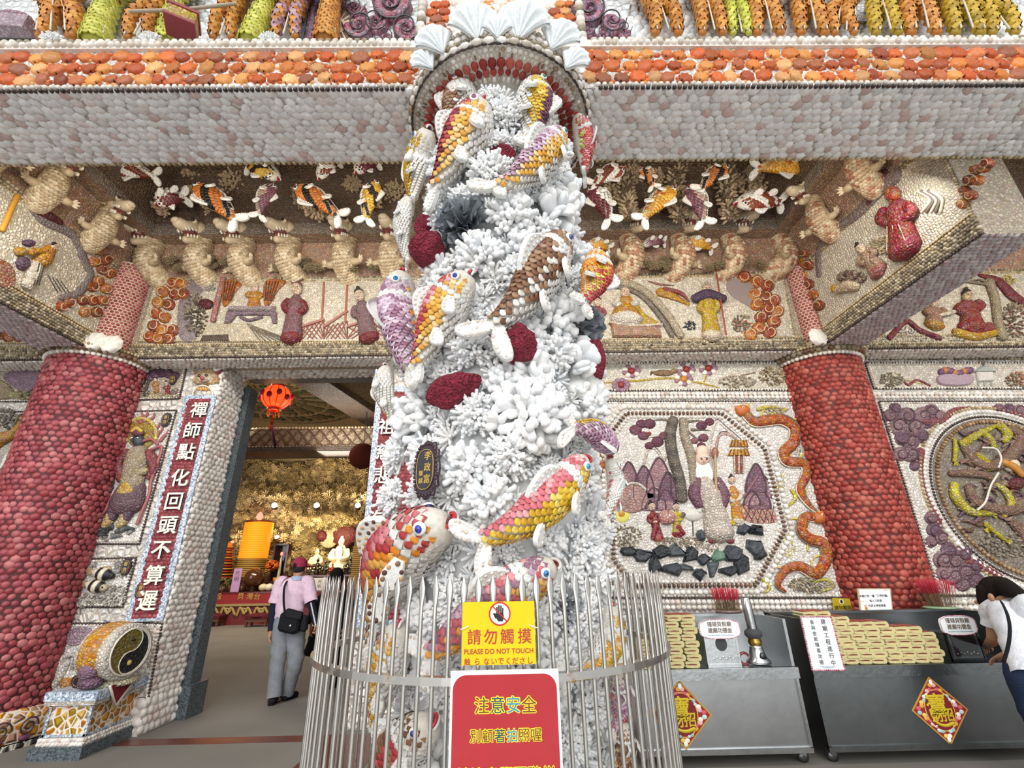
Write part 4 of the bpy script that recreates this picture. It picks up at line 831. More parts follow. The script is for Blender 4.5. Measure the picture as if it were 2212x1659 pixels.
for ch, x in zip('請勿觸摸', (1026, 1061, 1097, 1135)): letters('', ch, S(x, 1375), XX, ZZ, NF, 31*yk, RDT, None, None, .0008, .012, True, mb=mb)
letters('', 'PLEASE DO NOT TOUCH', S(1079, 1403.5), XX, ZZ, NF, 13.2*yk, RDT, None, None, .0008, .018, mb=mb, sx=1.0)
for ch, x in zip('触らないでくださし', (1012, 1033, 1053, 1069, 1083, 1099, 1114, 1129, 1146)): letters('', ch, S(x, 1421.5), XX, ZZ, NF, 14*yk, RDT, None, None, .0008, .012, True, mb=mb)
mb.build('lettering', M_PLAIN, t)
for x in (1014, 1146): mb = MB(); s = 1 if x < 1080 else -1; tube(mb, [S(x, 1354, .003), S(x-8*s, 1357, .008), S(x-17*s, 1360, .004)], .0022, hexc('e8e6e0'), 6); mb.build('cable_tie', M_PLAIN, t)
# red safety notice in a plastic sleeve
YN = FY-FR-.030
c0, c1 = PX((974, 1449), YN), PX((1216, 1659), YN); cx2 = (c0[0]+c1[0])/2; w2 = (c1[0]-c0[0])/2; ztop = c0[2]; nk = w2/121.; zb = ztop-2*w2*1.41
t = thing('safety_notice', 'red notice with yellow-edged characters in a clear sleeve on the fence', 'sign', (cx2, YN, ztop))
mb = MB(); box(mb, (cx2-w2, YN-.002, zb), (cx2+w2, YN+.002, ztop), hexc('ecebea')); mb.build('white_sheet', M_PLAIN, t)
def rrect(x0, x1, z0, z1, r, y):
    P = []
    for ax, az, a0 in ((x1-r, z1-r, 0), (x0+r, z1-r, 90), (x0+r, z0+r, 180), (x1-r, z0+r, 270)):
        for k in range(7): a = math.radians(a0+k*15); P.append((ax+r*math.cos(a), y, az+r*math.sin(a)))
    return np.array(P)
mb = MB(); slab(mb, rrect(cx2-w2*.955, cx2+w2*.955, zb+.02, ztop-.0145, .045, YN-.002), NF, .0006, hexc('ac2a30'), .1); mb.build('red_field', M_PRINT, t)
Q = lambda x, y, d=0: A3(cx2+(x-1095)*nk, YN-.0026-d, ztop-(y-1449)*nk)
BRN, BLU, YEL = hexc('7a4420'), hexc('3f8fb5'), hexc('f2e23a'); lines = [('注意安全', 1515, 34.5, 33.5, 'bkcb'), ('別顧著拍照喔', 1571, 26.3, 25.5, 'bbkcbb'), ('請注意腳下階梯', 1640, 30, 29, 'bbkckbb')]
DKB = hexc('37505c'); my, mt = MB(), MB()
for tx, y, st, sz, cs in lines:
    for i, ch in enumerate(tx):
        x = 1096+(i-(len(tx)-1)/2)*st
        letters('', ch, Q(x, y), XX, ZZ, NF, sz*nk, YEL, None, None, .0006, .055, True, mb=my); letters('', ch, Q(x, y, .0018), XX, ZZ, NF, sz*nk, {'b': BRN, 'k': DKB, 'c': BLU}[cs[i]], None, None, .0005, .004, True, mb=mt)
my.build('yellow_outline', M_PRINT, t); mt.build('lettering', M_PRINT, t)
m, nt, p, N, L = newmat('clear_sleeve'); setv(p, Roughness=.06, Alpha=.02); p.inputs['Base Color'].default_value = (.95, .97, 1, 1); tc = N('ShaderNodeTexCoord'); nz = N('ShaderNodeTexNoise'); nz.inputs['Scale'].default_value = 9; L(tc.outputs['Object'], nz.inputs['Vector']); b = N('ShaderNodeBump'); b.inputs['Strength'].default_value = .5; b.inputs['Distance'].default_value = .02; L(nz.outputs['Fac'], b.inputs['Height']); L(b.outputs['Normal'], p.inputs['Normal']); M_SLEEVE = m
mb = MB(); u, v = np.meshgrid(np.linspace(-1, 1, 25), np.linspace(0, 1, 25)); P = np.stack([cx2+u*w2*1.13, YN-.010-.004*np.sin(u*9+v*14)-.003*np.sin(v*30), ztop+.006+(zb-ztop)*v-.006*np.sin(u*5)], -1).reshape(-1, 3); i = np.arange(24)[:, None]*25; j = np.arange(24)[None]; mb.add(P, np.stack([i+j, i+25+j, i+26+j, i+1+j], -1).reshape(-1, 4)); mb.build('clear_sleeve', M_SLEEVE, t)
# ================================================================== STEEL INCENSE CARTS AND WHAT STANDS ON THEM
M_CART = colmat('cart_steel', .30, 1.0, bump=.04, bscale=14, var=.10, vscale=5)
STL = hexc('b9bcbe')
ZC, ZH2, YC0, YC1 = .70, 1.07, 4.64, 5.28
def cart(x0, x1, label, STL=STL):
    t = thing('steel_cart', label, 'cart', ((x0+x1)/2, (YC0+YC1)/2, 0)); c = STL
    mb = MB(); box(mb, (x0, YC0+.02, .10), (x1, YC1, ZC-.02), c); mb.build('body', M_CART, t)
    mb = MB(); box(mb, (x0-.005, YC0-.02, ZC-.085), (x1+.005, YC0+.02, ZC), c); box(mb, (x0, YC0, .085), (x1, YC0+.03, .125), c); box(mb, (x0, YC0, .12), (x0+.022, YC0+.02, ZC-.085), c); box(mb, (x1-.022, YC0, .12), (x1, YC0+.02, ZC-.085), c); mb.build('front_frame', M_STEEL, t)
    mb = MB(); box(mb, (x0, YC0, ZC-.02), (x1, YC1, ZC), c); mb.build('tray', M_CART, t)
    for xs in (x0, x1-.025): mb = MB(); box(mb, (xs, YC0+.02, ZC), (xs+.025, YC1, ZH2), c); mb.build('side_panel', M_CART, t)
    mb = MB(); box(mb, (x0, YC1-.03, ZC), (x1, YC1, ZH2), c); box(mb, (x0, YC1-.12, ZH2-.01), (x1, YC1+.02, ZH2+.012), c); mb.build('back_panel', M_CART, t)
    for xs in (x0+.06, x1-.06):
        for ys in (YC0+.08, YC1-.08):
            mb = MB(); lathe(mb, (xs, ys-.015, .042), [(.005, 0), (.042, 0), (.042, .03), (.005, .03)], hexc('8d8f90'), 16, (0, 1, 0)); box(mb, (xs-.025, ys-.02, .05), (xs+.025, ys+.02, .10), c); mb.build('caster', M_STEEL, t)
    return t
cart(1.05, 2.49, 'bright stainless steel incense cart nearer the fence with the round-holed donation box')
cart(2.62, 4.60, 'dark-looking stainless steel cart on the right with the big pile of joss paper', hexc('84888a'))  # darker steel colour stands in for the dark surroundings this cart reflects
F = lambda x, y, Y=YC0-.021: aty(x, y, Y)
# fortune posters stuck on the fronts
def poster(P, label, cxy):
    P = np.array([F(*q, YC0+.0195) for q in P]); c = P.mean(0); t = thing('fortune_poster', label, 'poster', c, 'diamond fortune posters on the cart fronts')
    mb = MB(); slab(mb, P, NF, .003, hexc('b98a34'), .2); mb.build('gold_border', M_PLAIN, t)
    g = lambda s: c+(P-c)*s; mb = MB(); slab(mb, g(.93)+NF*.003, NF, .001, hexc('8a1f22'), .2); mb.build('red_ground', M_PLAIN, t)
    X = nrm(P[1]-P[3]); Z = nrm(P[0]-P[2]); s = np.linalg.norm(P[1]-P[3])/2; Zv = A3(0, 0, 1)
    mb = MB(); q = np.linspace(0, 2*PI, 40, endpoint=False); pl = [hexc(h) for h in ('e0b0b0', 'c8d8d4', 'e2c060', 'd05a6a', 'f0e8d8', '9ac0b8', 'd8a040')]
    for k in range(4):
        for i in range(9):
            a, b2 = P[k], P[(k+1) % 4]; f = .08+.84*i/8; d = c+(a+(b2-a)*f-c)*(.80-.07*(i % 2)); ell(mb, d+NF*.004, (s*.085, .0025, s*.065), XX, NF, ZZ, pl[(i*3+k) % 7], 10, 6)
    for k in (0, 2): ell(mb, c+(P[k]-c)*.82+NF*.004, (s*.07, .003, s*.09), XX, NF, ZZ, hexc('e8eef0'), 10, 6)
    mb.build('flower_border', M_PLAIN, t)
    mb = MB(); slab(mb, [c+NF*.0045+XX*s*.52*math.cos(a)+ZZ*s*.62*math.sin(a) for a in q], NF, .001, hexc('d8b048'), .2); slab(mb, [c+NF*.005+XX*s*.49*math.cos(a)+ZZ*s*.59*math.sin(a) for a in q], NF, .0012, hexc('741820'), .2); mb.build('red_disc', M_PLAIN, t)
    mb = MB(); gc = hexc('c9b020'); b = c+NF*.0063
    letters('', '寶', b+ZZ*s*.17-XX*s*.06, XX, ZZ, NF, s*.72, gc, None, None, .002, .02, True, mb=mb); letters('', '招', b-ZZ*s*.13+XX*s*.22, XX, ZZ, NF, s*.42, gc, None, None, .002, .02, True, mb=mb)
    letters('', '財', b-ZZ*s*.13-XX*s*.16, XX, ZZ, NF, s*.44, gc, None, None, .002, .02, True, mb=mb)
    tube(mb, smoothpath([b-XX*s*.36+ZZ*s*.02, b-XX*s*.33-ZZ*s*.2, b-XX*s*.2-ZZ*s*.38, b+XX*s*.05-ZZ*s*.45, b+XX*s*.34-ZZ*s*.38], 16), np.linspace(.03, .06, 16)*s, gc, 6, flat=.2, ref=NF); ell(mb, b-XX*s*.38+ZZ*s*.16, (s*.05, .002, s*.04), XX, NF, ZZ, gc, 8, 5)
    mb.build('lettering', M_PLAIN, t)
poster([(1467, 1469), (1538, 1544), (1483, 1620), (1405, 1545)], 'diamond fortune poster on the bright cart, half hidden by the fence bars', 0)
poster([(2005, 1461), (2091, 1532), (2054, 1610), (1969, 1535)], 'diamond fortune poster on the dark-looking cart at the right', 0)
# joss paper bundles: one folded sheaf, copied
jp = thing('joss_paper_bundle', 'folded bundle of gold joss paper in the low stacks on the bright cart', 'joss paper', (0, 0, 0), 'joss paper stacks on the bright cart')
def sheaf(mb, w, h, y0, y1, col, k=1.0):
    q = np.linspace(-PI/2, PI/2, 7); L1 = [(w*.36+w*.14*math.cos(a), h*.5*math.sin(a)) for a in q]; pts = L1+[(-w*.1, h*.5*.9), (-w*.42, h*.42), (-w*.5, h*.20), (-w*.46, h*.02), (-w*.05, h*.10), (w*.28, h*.05), (w*.28, -h*.08), (-w*.1, -h*.03), (-w*.46, -h*.06), (-w*.5, -h*.26), (-w*.42, -h*.45), (-w*.1, -h*.5)]
    P = np.array(pts)*k; n = len(P); V = np.concatenate([np.stack([P[:, 0], 0*P[:, 0]+y, P[:, 1]], 1) for y in (y0, y1)]); j = np.arange(n); m2 = (j+1) % n
    tr = np.array(tessellate_polygon([[Vector((a, b, 0)) for a, b in P]]), int); mb.add(V, [np.stack([j, j+n, m2+n, m2], -1), tr, tr[:, ::-1]+n], col, False)
mb = MB(); sheaf(mb, .128, .052, 0, .20, hexc('c9bd8a')); sheaf(mb, .128, .052, .004, .196, hexc('dcd3a8'), 1.03); mb.build('sheaf', M_CLOTH, jp)
mb = MB(); slab(mb, [(-.056, .012, .0268), (.05, .012, .0268), (.05, .19, .0268), (-.056, .19, .0268)], ZZ, .0015, hexc('9c4a38'), .2); box(mb, (-.04, -.0015, -.004), (.03, .01, .003), hexc('7a2a22')); mb.build('red_wrapper', M_PLAIN, jp)
first = True
def place_joss(x, y, z, rz, grp, lab):
    global first
    if first: o = jp; o.location = (x, y, z); o.rotation_euler = (0, 0, rz); first = False
    else: o = copy_tree(jp, (x, y, z), rz)
    tag(o, lab, 'joss paper', grp)
for c_, x in enumerate((1.20, 1.335, 1.47, 1.605)):
    for r in range((5, 6, 8, 8)[c_]): place_joss(x+.02*(r % 2)+.008*r*0+random.uniform(-.008, .008), 4.67, ZC+.027+r*.0525, random.uniform(-.05, .05), 'joss paper stacks on the bright cart', 'folded bundle of gold joss paper in the low stacks on the bright cart')
nrow = [9, 9, 8, 7, 7, 7, 6, 6, 5]
for c_ in range(9):
    for r in range(nrow[c_]): place_joss(2.77+c_*.125+.03*(r % 2)-.004*r+random.uniform(-.01, .01), 4.67+random.uniform(0, .015), ZC+.027+r*.0465, random.uniform(-.08, .08), 'joss paper pile on the dark-looking cart', 'folded bundle of gold joss paper in the big pile on the dark-looking cart')
# little helpers for boards
def cloud_board(t, P0, P1, Y, txt, small):
    a, b = F(*P0, Y), F(*P1, Y); cx, cz = (a[0]+b[0])/2, (a[2]+b[2])/2; w, h = (b[0]-a[0])/2, (a[2]-b[2])/2
    q = np.linspace(0, 2*PI, 72, endpoint=False); o = lambda s: np.array([(cx+s*w*(np.sign(np.cos(x))*abs(np.cos(x))**.6)*(1-.10*max(0, 1-abs(abs(np.sin(x))-.75)*5)), Y, cz+s*h*np.sign(np.sin(x))*abs(np.sin(x))**.55) for x in q])
    mb = MB(); slab(mb, o(1.0), NF, .012, hexc('e9edef'), .2); mb.build('sign_board', M_PLAIN, t)
    mb = MB(); beads(mb, o(.97)+NF*.012, h*.13, h*.06, [hexc('a8506a'), hexc('c87a90'), hexc('d8a0b0')], N=NF, closed=True); mb.build('pink_beads', M_GLOSS, t)
    mb = MB(); letters('', txt, A3(cx, Y-.0125, cz+h*.14), XX, ZZ, NF, h*.55, hexc('6a5a48'), None, None, .001, .015, gap=1.15, mb=mb); letters('', small, A3(cx, Y-.0125, cz-h*.62), XX, ZZ, NF, h*.17, hexc('3a7a9a'), None, None, .001, .0, mb=mb); mb.build('lettering', M_PLAIN, t)
def donation(px0, px1, label, hole, col, mat, dark):
    Yb = 4.70; a, b = F(*px0, Yb), F(*px1, Yb); x0, x1, z1 = a[0], b[0], a[2]; t = thing('donation_box', label, 'donation box', ((x0+x1)/2, Yb, ZC), 'donation boxes')
    mb = MB(); box(mb, (x0, Yb, ZC+.001), (x1, Yb+.26, z1), col); mb.build('box', mat, t)
    mb = MB()
    for xa, xb in ((x0-.006, x0+.012), (x1-.012, x1+.006)): box(mb, (xa, Yb-.006, ZC+.001), (xb, Yb+.01, z1), col)
    box(mb, (x0-.006, Yb-.01, ZC+.001), (x1+.006, Yb+.01, ZC+.022), col); mb.build('frame', M_STEEL, t)
    c = A3((x0+x1)/2, Yb, ZC+(z1-ZC)*.62)
    mb = MB(); q = np.linspace(0, 2*PI, 32, endpoint=False); w = x1-x0
    if hole: slab(mb, [c+XX*w*.18*math.cos(u)+ZZ*w*.20*math.sin(u) for u in q], NF, .004, hexc('3c3e40'), .3); mb.build('round_opening', M_PLAIN, t)
    else: slab(mb, [c+XX*w*.36*u+ZZ*w*.32*v for u, v in ((-1, -1), (1, -1), (1, 1), (-1, 1))], NF, .004, hexc('14161a'), .3); mb.build('dark_window', M_GLOSS, t)
    mb = MB()
    for k in range(7): ell(mb, A3(x0+w*(.2+.1*k), Yb-.002, ZC+.06+.012*(k % 2)), (.010, .003, .008), col=hexc('d8dade'), seg=8, rings=5)
    mb.build('engraving', M_STEEL, t); return t
t = donation((1519, 1362), (1601, 1441), 'shiny steel donation box with a dark round opening on the bright cart', True, hexc('cfd2d4'), M_STEEL, 0)
cloud_board(t, (1506, 1338), (1602, 1379), 4.675, '珊瑚貝殼廟\n建廟功德金', 'Coral Shell Temple construction donation')
t = donation((2040, 1368), (2135, 1437), 'black-fronted donation box beside the big joss paper pile', False, hexc('3a3e42'), M_GLOSS, 1)
cloud_board(t, (2022, 1330), (2115, 1371), 4.675, '珊瑚貝殼廟\n建廟功德金', 'Coral Shell Temple construction donation')
# incense cups
def incense(px, ytop, ybase, w, label, cupc, n, fan):
    Y = 5.20; b = F(px, ybase, Y); zt = F(px, ytop, Y)[2]; r = w/2*.0053; t = thing('incense_holder', label, 'incense', (b[0], Y, ZH2+.012), 'incense stick holders'); h = b[2]-ZH2-.012
    mb = MB(); lathe(mb, (b[0], Y, ZH2+.013), [(.001, 0), (r*.9, 0), (r, h), (r*.93, h), (r*.88, .02), (.001, .02)], cupc, 28); mb.build('cup', M_GLOSS, t)
    mg, mr = MB(), MB()
    for i in range(n):
        a, q = rng.uniform(0, 2*PI), math.sqrt(rng.uniform(0, 1))*r*.85; p0 = A3(b[0]+q*math.cos(a), Y+q*math.sin(a), ZH2+.03); d = nrm(A3(q*math.cos(a)*fan/r+rng.normal(0, .03)-fan*.12, q*math.sin(a)*.3/r, 1)); L_ = (zt-ZH2)*rng.uniform(.9, 1.05); f = .52
        tube(mg, [p0, p0+d*L_*f], .0016, hexc('7a6248'), 4, cap=False); tube(mr, [p0+d*L_*f, p0+d*L_], .0021, hexc('b8283c') if rng.random() < .7 else hexc('c83a4c'), 4)
    mg.build('stick_stems', M_PLAIN, t); mr.build('red_stick_ends', M_PLAIN, t)
incense(1573, 1277, 1317, 52, 'bundle of red-ended incense sticks in a brown cup behind the bright cart', hexc('7a6660'), 150, .10)
incense(2030, 1258, 1311, 56, 'fanned bundle of red-ended incense sticks in a pale green cup', hexc('a8c8a0'), 170, .22)
# burner with steel stack
b = F(1640, 1438, 4.78); b[2] = ZC; t = thing('incense_lighter', 'small steel incense lighter with a tall slanted chimney on the bright cart', 'incense lighter', b)
mb = MB(); lathe(mb, b+A3(0, 0, .012), [(.001, 0), (.105, 0), (.10, .02), (.075, .05), (.055, .12), (.06, .135), (.001, .14)], hexc('c9ccce'), 24); mb.build('base', M_STEEL, t)
mb = MB(); lathe(mb, b+A3(0, 0, .15), [(.05, 0), (.06, .03), (.05, .055), (.052, .06)], hexc('c2a052'), 24); mb.build('brass_collar', M_STEEL, t)
mb = MB(); lathe(mb, b+A3(0, 0, .20), [(.045, 0), (.075, .03), (.075, .06), (.045, .085)], hexc('4a4a4c'), 24); mb.build('black_bowl', M_CLOTH, t)
mb = MB(); lathe(mb, b+A3(0, 0, .285), [(.042, 0), (.044, .16), (.040, .26), (.03, .262)], hexc('b8babc'), 24, (-.06, 0, 1)); mb.build('chimney', M_STEEL, t)
mb = MB(); ell(mb, b+A3(.015, -.075, .07), (.03, .012, .034), col=hexc('16181a')); mb.build('burner_opening', M_GLOSS, t)
mb = MB(); q = np.linspace(.5, 5.2, 16); tube(mb, b+np.stack([-.13+.045*np.cos(q), 0*q-.02, .05+.045*np.sin(q)], 1), .012, hexc('6a2028'), 8); mb.build('red_handle', M_GLOSS, t)
# the standing white price board
YS2 = 4.60; a0, a1 = F(1727, 1330, YS2), F(1812, 1452, YS2); P = np.array([F(x, y, YS2) for x, y in ((1727, 1331), (1793, 1331), (1824, 1448), (1753, 1448))]); c = P.mean(0)
t = thing('notice_board', 'upright white board with pink beaded rim at the left end of the dark-looking cart', 'sign', c)
X = nrm(P[1]-P[0]); Z = nrm((P[0]+P[1])/2-(P[2]+P[3])/2)
mb = MB(); slab(mb, P, NF, .012, hexc('e8ecee'), .2); mb.build('board', M_PLAIN, t); mb = MB(); beads(mb, c+(P-c)*.985+NF*.012, .017, .008, [hexc('a8506a'), hexc('d8a0b0'), hexc('c87a90')], N=NF, closed=True); mb.build('pink_beads', M_GLOSS, t)
h = np.linalg.norm(P[0]-P[3]); w = np.linalg.norm(P[0]-P[1]); mb = MB(); n0 = c+NF*.0125
letters('', '香與金紙隨喜功德', n0-X*w*.17+Z*h*.02, X, A3(-.0, 0, 1)*0+Z, NF, h*.088, hexc('5a5a58'), None, None, .001, .012, True, 1.2, mb); letters('', '建廟工程進行中', n0+X*w*.2+Z*h*.02, X, Z, NF, h*.105, hexc('4a4a4a'), None, None, .001, .012, True, 1.2, mb)
letters('', 'Coral Shell Temple construction underway\nIncense offering any amount', n0-Z*h*.44, X, Z, NF, h*.018, hexc('3a7a9a'), None, None, .001, 0, False, 1.2, mb); mb.build('lettering', M_PLAIN, t)
# small yellow sign and framed paper against the wall
YT = YW-.12; P = np.array([F(x, y, YT) for x, y in ((1797, 1292), (1835, 1293), (1840, 1319), (1800, 1319))]); c = P.mean(0); t = thing('warning_sign', 'small yellow do-not-touch sign low on the wall by the red column', 'sign', c); w = np.linalg.norm(P[0]-P[1])
mb = MB(); slab(mb, P, NF, .008, hexc('b8a018'), .2); mb.build('board', M_PLAIN, t); mb = MB(); letters('', '請勿觸摸', c+NF*.0085-ZZ*w*.18, XX, ZZ, NF, w*.24, hexc('4a3a10'), None, None, .001, .01, mb=mb); mb.build('lettering', M_PLAIN, t)
mb = MB(); e = c+NF*.0085+ZZ*w*.15; q = np.linspace(0, 2*PI, 24, endpoint=False); slab(mb, [e+XX*w*.15*math.cos(u)+ZZ*w*.15*math.sin(u) for u in q], NF, .001, hexc('d8d0a8'), .1); mb.build('round_symbol', M_PLAIN, t); mb = MB(); ell(mb, e+NF*.0012, (w*.07, .001, w*.09), col=hexc('1c1a18')); mb.build('hand_symbol', M_PLAIN, t)
YT = YC1-.03; P = np.array([F(x, y, YT) for x, y in ((1850, 1271), (1922, 1271), (1928, 1325), (1857, 1325))]); c = P.mean(0); t = thing('framed_notice', 'white paper notice in a wooden frame standing before the red column', 'sign', c); w = np.linalg.norm(P[0]-P[1]); h = w*.68
mb = MB(); slab(mb, P, NF, .015, hexc('b8a588'), .3); mb.build('frame', M_PLAIN, t); mb = MB(); slab(mb, c+(P-c)*.92+NF*.015, NF, .001, hexc('e6eaf0'), .1); mb.build('paper', M_PLAIN, t)
mb = MB(); letters('', '本廟只有一爐「三界共爐」\n每人三炷香\n先拜主神後插香', c+NF*.0165, XX, ZZ, NF, w*.075, hexc('4a3a38'), None, None, .001, .01, gap=1.75, mb=mb); mb.build('lettering', M_PLAIN, t)
mb = MB(); hc = c-XX*w*.34-ZZ*h*.30+NF*.0165; ell(mb, hc, (w*.04, .001, w*.045), col=hexc('d88a4a'))
for k in (-1, 0, 1): tube(mb, [hc+XX*w*.025*k, hc+XX*w*.033*k+ZZ*w*.11], w*.011, hexc('d88a4a'), 5)
for sx, sz in ((.38, .42), (-.4, .0), (.05, -.48)): tube(mb, [c+XX*w*sx+ZZ*h*sz+NF*.0165-XX*w*.06, c+XX*w*sx+ZZ*h*sz+NF*.0165+XX*w*.05], .003, hexc('d8a060'), 5, flat=.3, ref=NF)
mb.build('paper_ornament', M_PLAIN, t)
# ================================================================== RELIEF PANELS
class Rel:
    """draws raised shell work on a flat wall; photo coordinates (ox+k*x, oy+k*y) are carried onto the plane"""
    def __init__(s, plane, n, ox=0, oy=0, k=1.0, base=.012):
        s.pl, s.n, s.ox, s.oy, s.k, s.base = plane, nrm(n), ox, oy, k, base
    def p(s, x, y, d=0.0): return s.pl(s.ox+s.k*x, s.oy+s.k*y)+s.n*(s.base+d)
    def pts(s, P, d=0.0): return np.array([s.p(q[0], q[1], d) for q in P])
    def u(s, x, y): return np.linalg.norm(s.p(x+4, y)-s.p(x-4, y))/8
    def uy(s, x, y): return np.linalg.norm(s.p(x, y+4)-s.p(x, y-4))/8
    def blob(s, mb, P, h=.02, col=(.5, .5, .5), d=0.0, smooth=True):
        Q = smoothpath([(*q, 0) for q in P], max(16, len(P)*4), True)[:, :2] if smooth else P
        return slab(mb, s.pts(Q, d), s.n, h, col, .5)
    def tb(s, mb, P, r, col, d=.0, flat=.7, n=None, smooth=True, seg=7):
        P = np.array([(*q, 0) for q in P], float); r = np.atleast_1d(np.asarray(r, float)); m = n or max(8, len(P)*4)
        if smooth:
            t = np.linspace(0, 1, len(r)); r = np.interp(np.linspace(0, 1, m), t, r); P = smoothpath(P, m)
        else: r = np.interp(np.linspace(0, 1, len(P)), np.linspace(0, 1, len(r)), r)
        V = s.pts(P[:, :2], d); k = min(s.u(*P[len(P)//2, :2]), s.uy(*P[len(P)//2, :2])); return tube(mb, V, r*k, col, seg, flat, ref=s.n)
    def el(s, mb, x, y, rx, ry, col, h=None, d=.0, seg=12):
        X = s.p(x+3, y)-s.p(x-3, y); Z = s.p(x, y-3)-s.p(x, y+3); a, b = rx*np.linalg.norm(X)/6, ry*np.linalg.norm(Z)/6
        return ell(mb, s.p(x, y, d), (a, b, h if h else min(a, b)*.6), X, Z, s.n, col, seg, 8)
    def spiral(s, mb, x, y, r, col, w=.16, turns=1.6, a0=0.0, d=.01, sg=1):
        q = np.linspace(0, turns*2*PI, 22); rr = r*(1-q/(turns*2*PI)*.85); return s.tb(mb, [(x+sg*a*math.cos(t+a0), y+a*math.sin(t+a0)) for a, t in zip(rr, q)], w*r, col, d, smooth=False, seg=5)
    def cloud(s, mb, ml, P, r, col, line, h=.02):
        for i, (x, y, *z) in enumerate(P):
            q = (z[0] if z else r)*1.32; s.el(mb, x, y, q, q*.9, col[i % len(col)], h=h*1.4); s.spiral(ml, x, y, q*.72, line, .12, 1.3, i*1.7, h*1.1, 1 if i % 2 else -1)
    def bush(s, mb, x, y, rx, ry, col, n=60, r=.06):
        g = np.random.default_rng(int(abs(x*7+y))); a = g.uniform(0, 2*PI, n); q = np.sqrt(g.uniform(0, 1, n)); k = s.u(x, y)
        P = np.array([s.p(x+rx*b*math.cos(t), y+ry*b*math.sin(t)) for t, b in zip(a, q)]); D = nrm(s.n+.9*(P-s.p(x, y))/(rx*k)*1.0)
        return inst(mb, BEAD, P, A3(.3, .2, 1), D, np.stack([np.full(n, r*rx*k*1.6)]*2+[np.full(n, r*rx*k*4)], 1), pick(col, n, .2))
    def person(s, mb, hx, hy, fx, fy, w, robe, trim=None, skin='d8c0a8', hat='2a2226', flare=1.0, arms=1, d=.0, sash=None, hr=None, line=None):
        L_ = math.hypot(fx-hx, fy-hy); ux, uy = (fx-hx)/L_, (fy-hy)/L_; sx, sy = -uy, ux; hr = hr or w*.42; P = lambda t, q=0: (hx+ux*L_*t+sx*w*q, hy+uy*L_*t+sy*w*q)
        trim = trim or robe; s.tb(mb, [P(.16), P(.26), P(.45), P(.7), P(1.0)], [w*.30, w*.52, w*.50, w*.56*flare, w*.68*flare], robe, d, .55, seg=10)
        s.tb(mb, [P(.93), P(1.0)], [w*.67*flare, w*.71*flare], trim, d, .6, 4, seg=10)
        if arms:
            for q in (-1, 1):
                s.tb(mb, [P(.24, .45*q), P(.38, .66*q), P(.48, .30*q)], [w*.20, w*.22, w*.26], trim if arms > 1 else robe, d+.012, .8); s.el(mb, *P(.48, .14*q), w*.13, w*.13, hexc(skin), d=d+.03)
        if sash: s.tb(mb, [P(.47, -.5), P(.47, .5)], w*.09, sash, d+.02, .7); s.tb(mb, [P(.48, .05), P(.8, .1)], w*.08, sash, d+.025, .6)
        for q in (-.28, .02, .3): s.tb(mb, [P(.56, q*.8), P(.98, q*1.5*flare)], w*.03, line or tuple(.55*c for c in robe), d+w*.4*s.u(hx, hy)*.55, .6, seg=5)
        s.el(mb, hx, hy, hr, hr*1.2, hexc(skin), d=d+.012)
        for q in (-1, 1): s.el(mb, hx+sx*hr*.35*q, hy+sy*hr*.35*q-hr*.1, hr*.10, hr*.08, hexc('2a2020'), h=.004, d=d+.012+hr*s.u(hx, hy)*.58)
        s.el(mb, hx+ux*hr*.2, hy+uy*hr*.2, hr*.10, hr*.18, tuple(.92*c for c in hexc(skin)), h=.008, d=d+.012+hr*s.u(hx, hy)*.58); s.tb(mb, [(hx-hr*.25, hy+hr*.6), (hx+hr*.25, hy+hr*.6)], hr*.06, hexc('8a4a40'), d+.012+hr*s.u(hx, hy)*.5, .5, seg=5)
        if hat: s.el(mb, hx-ux*hr*.75, hy-uy*hr*.75, hr*.95, hr*.62, hexc(hat), d=d+.012); s.el(mb, hx-ux*hr*1.5, hy-uy*hr*1.5, hr*.4, hr*.35, hexc(hat), d=d+.012)
def lin(c): return hexc(c)
LL = lambda *h: [hexc(x) for x in h]
def panel(name, label, cat, plane, n, corners, ground=hexc('e4dfd8'), frame=DARKB, fr=.016, group=None, mat=None, th=.012, frame2=True):
    P = np.array([plane(*q) for q in corners]); c = P.mean(0); t = thing(name, label, cat, c, group); mb = MB(); slab(mb, P, n, th, ground, .3); mb.build('shell_ground', mat or M_MOSF, t)
    if frame is not None:
        mb = MB(); beads(mb, P+nrm(n)*th, fr*2.1, fr, frame, N=n, closed=True); mb.build('bead_frame', M_GLOSS, t)
        if frame2:
            mb = MB(); beads(mb, c+(P-c)*(1-2.4*fr/np.linalg.norm(P-c, axis=1, keepdims=True))+nrm(n)*th, fr*2.6, fr*1.1, PEARL, N=n, closed=True); mb.build('pearl_frame', M_SHELL, t)
    return t
def part(t, mb, name, mat=None): return mb.build(name, mat or M_MOSF, t)

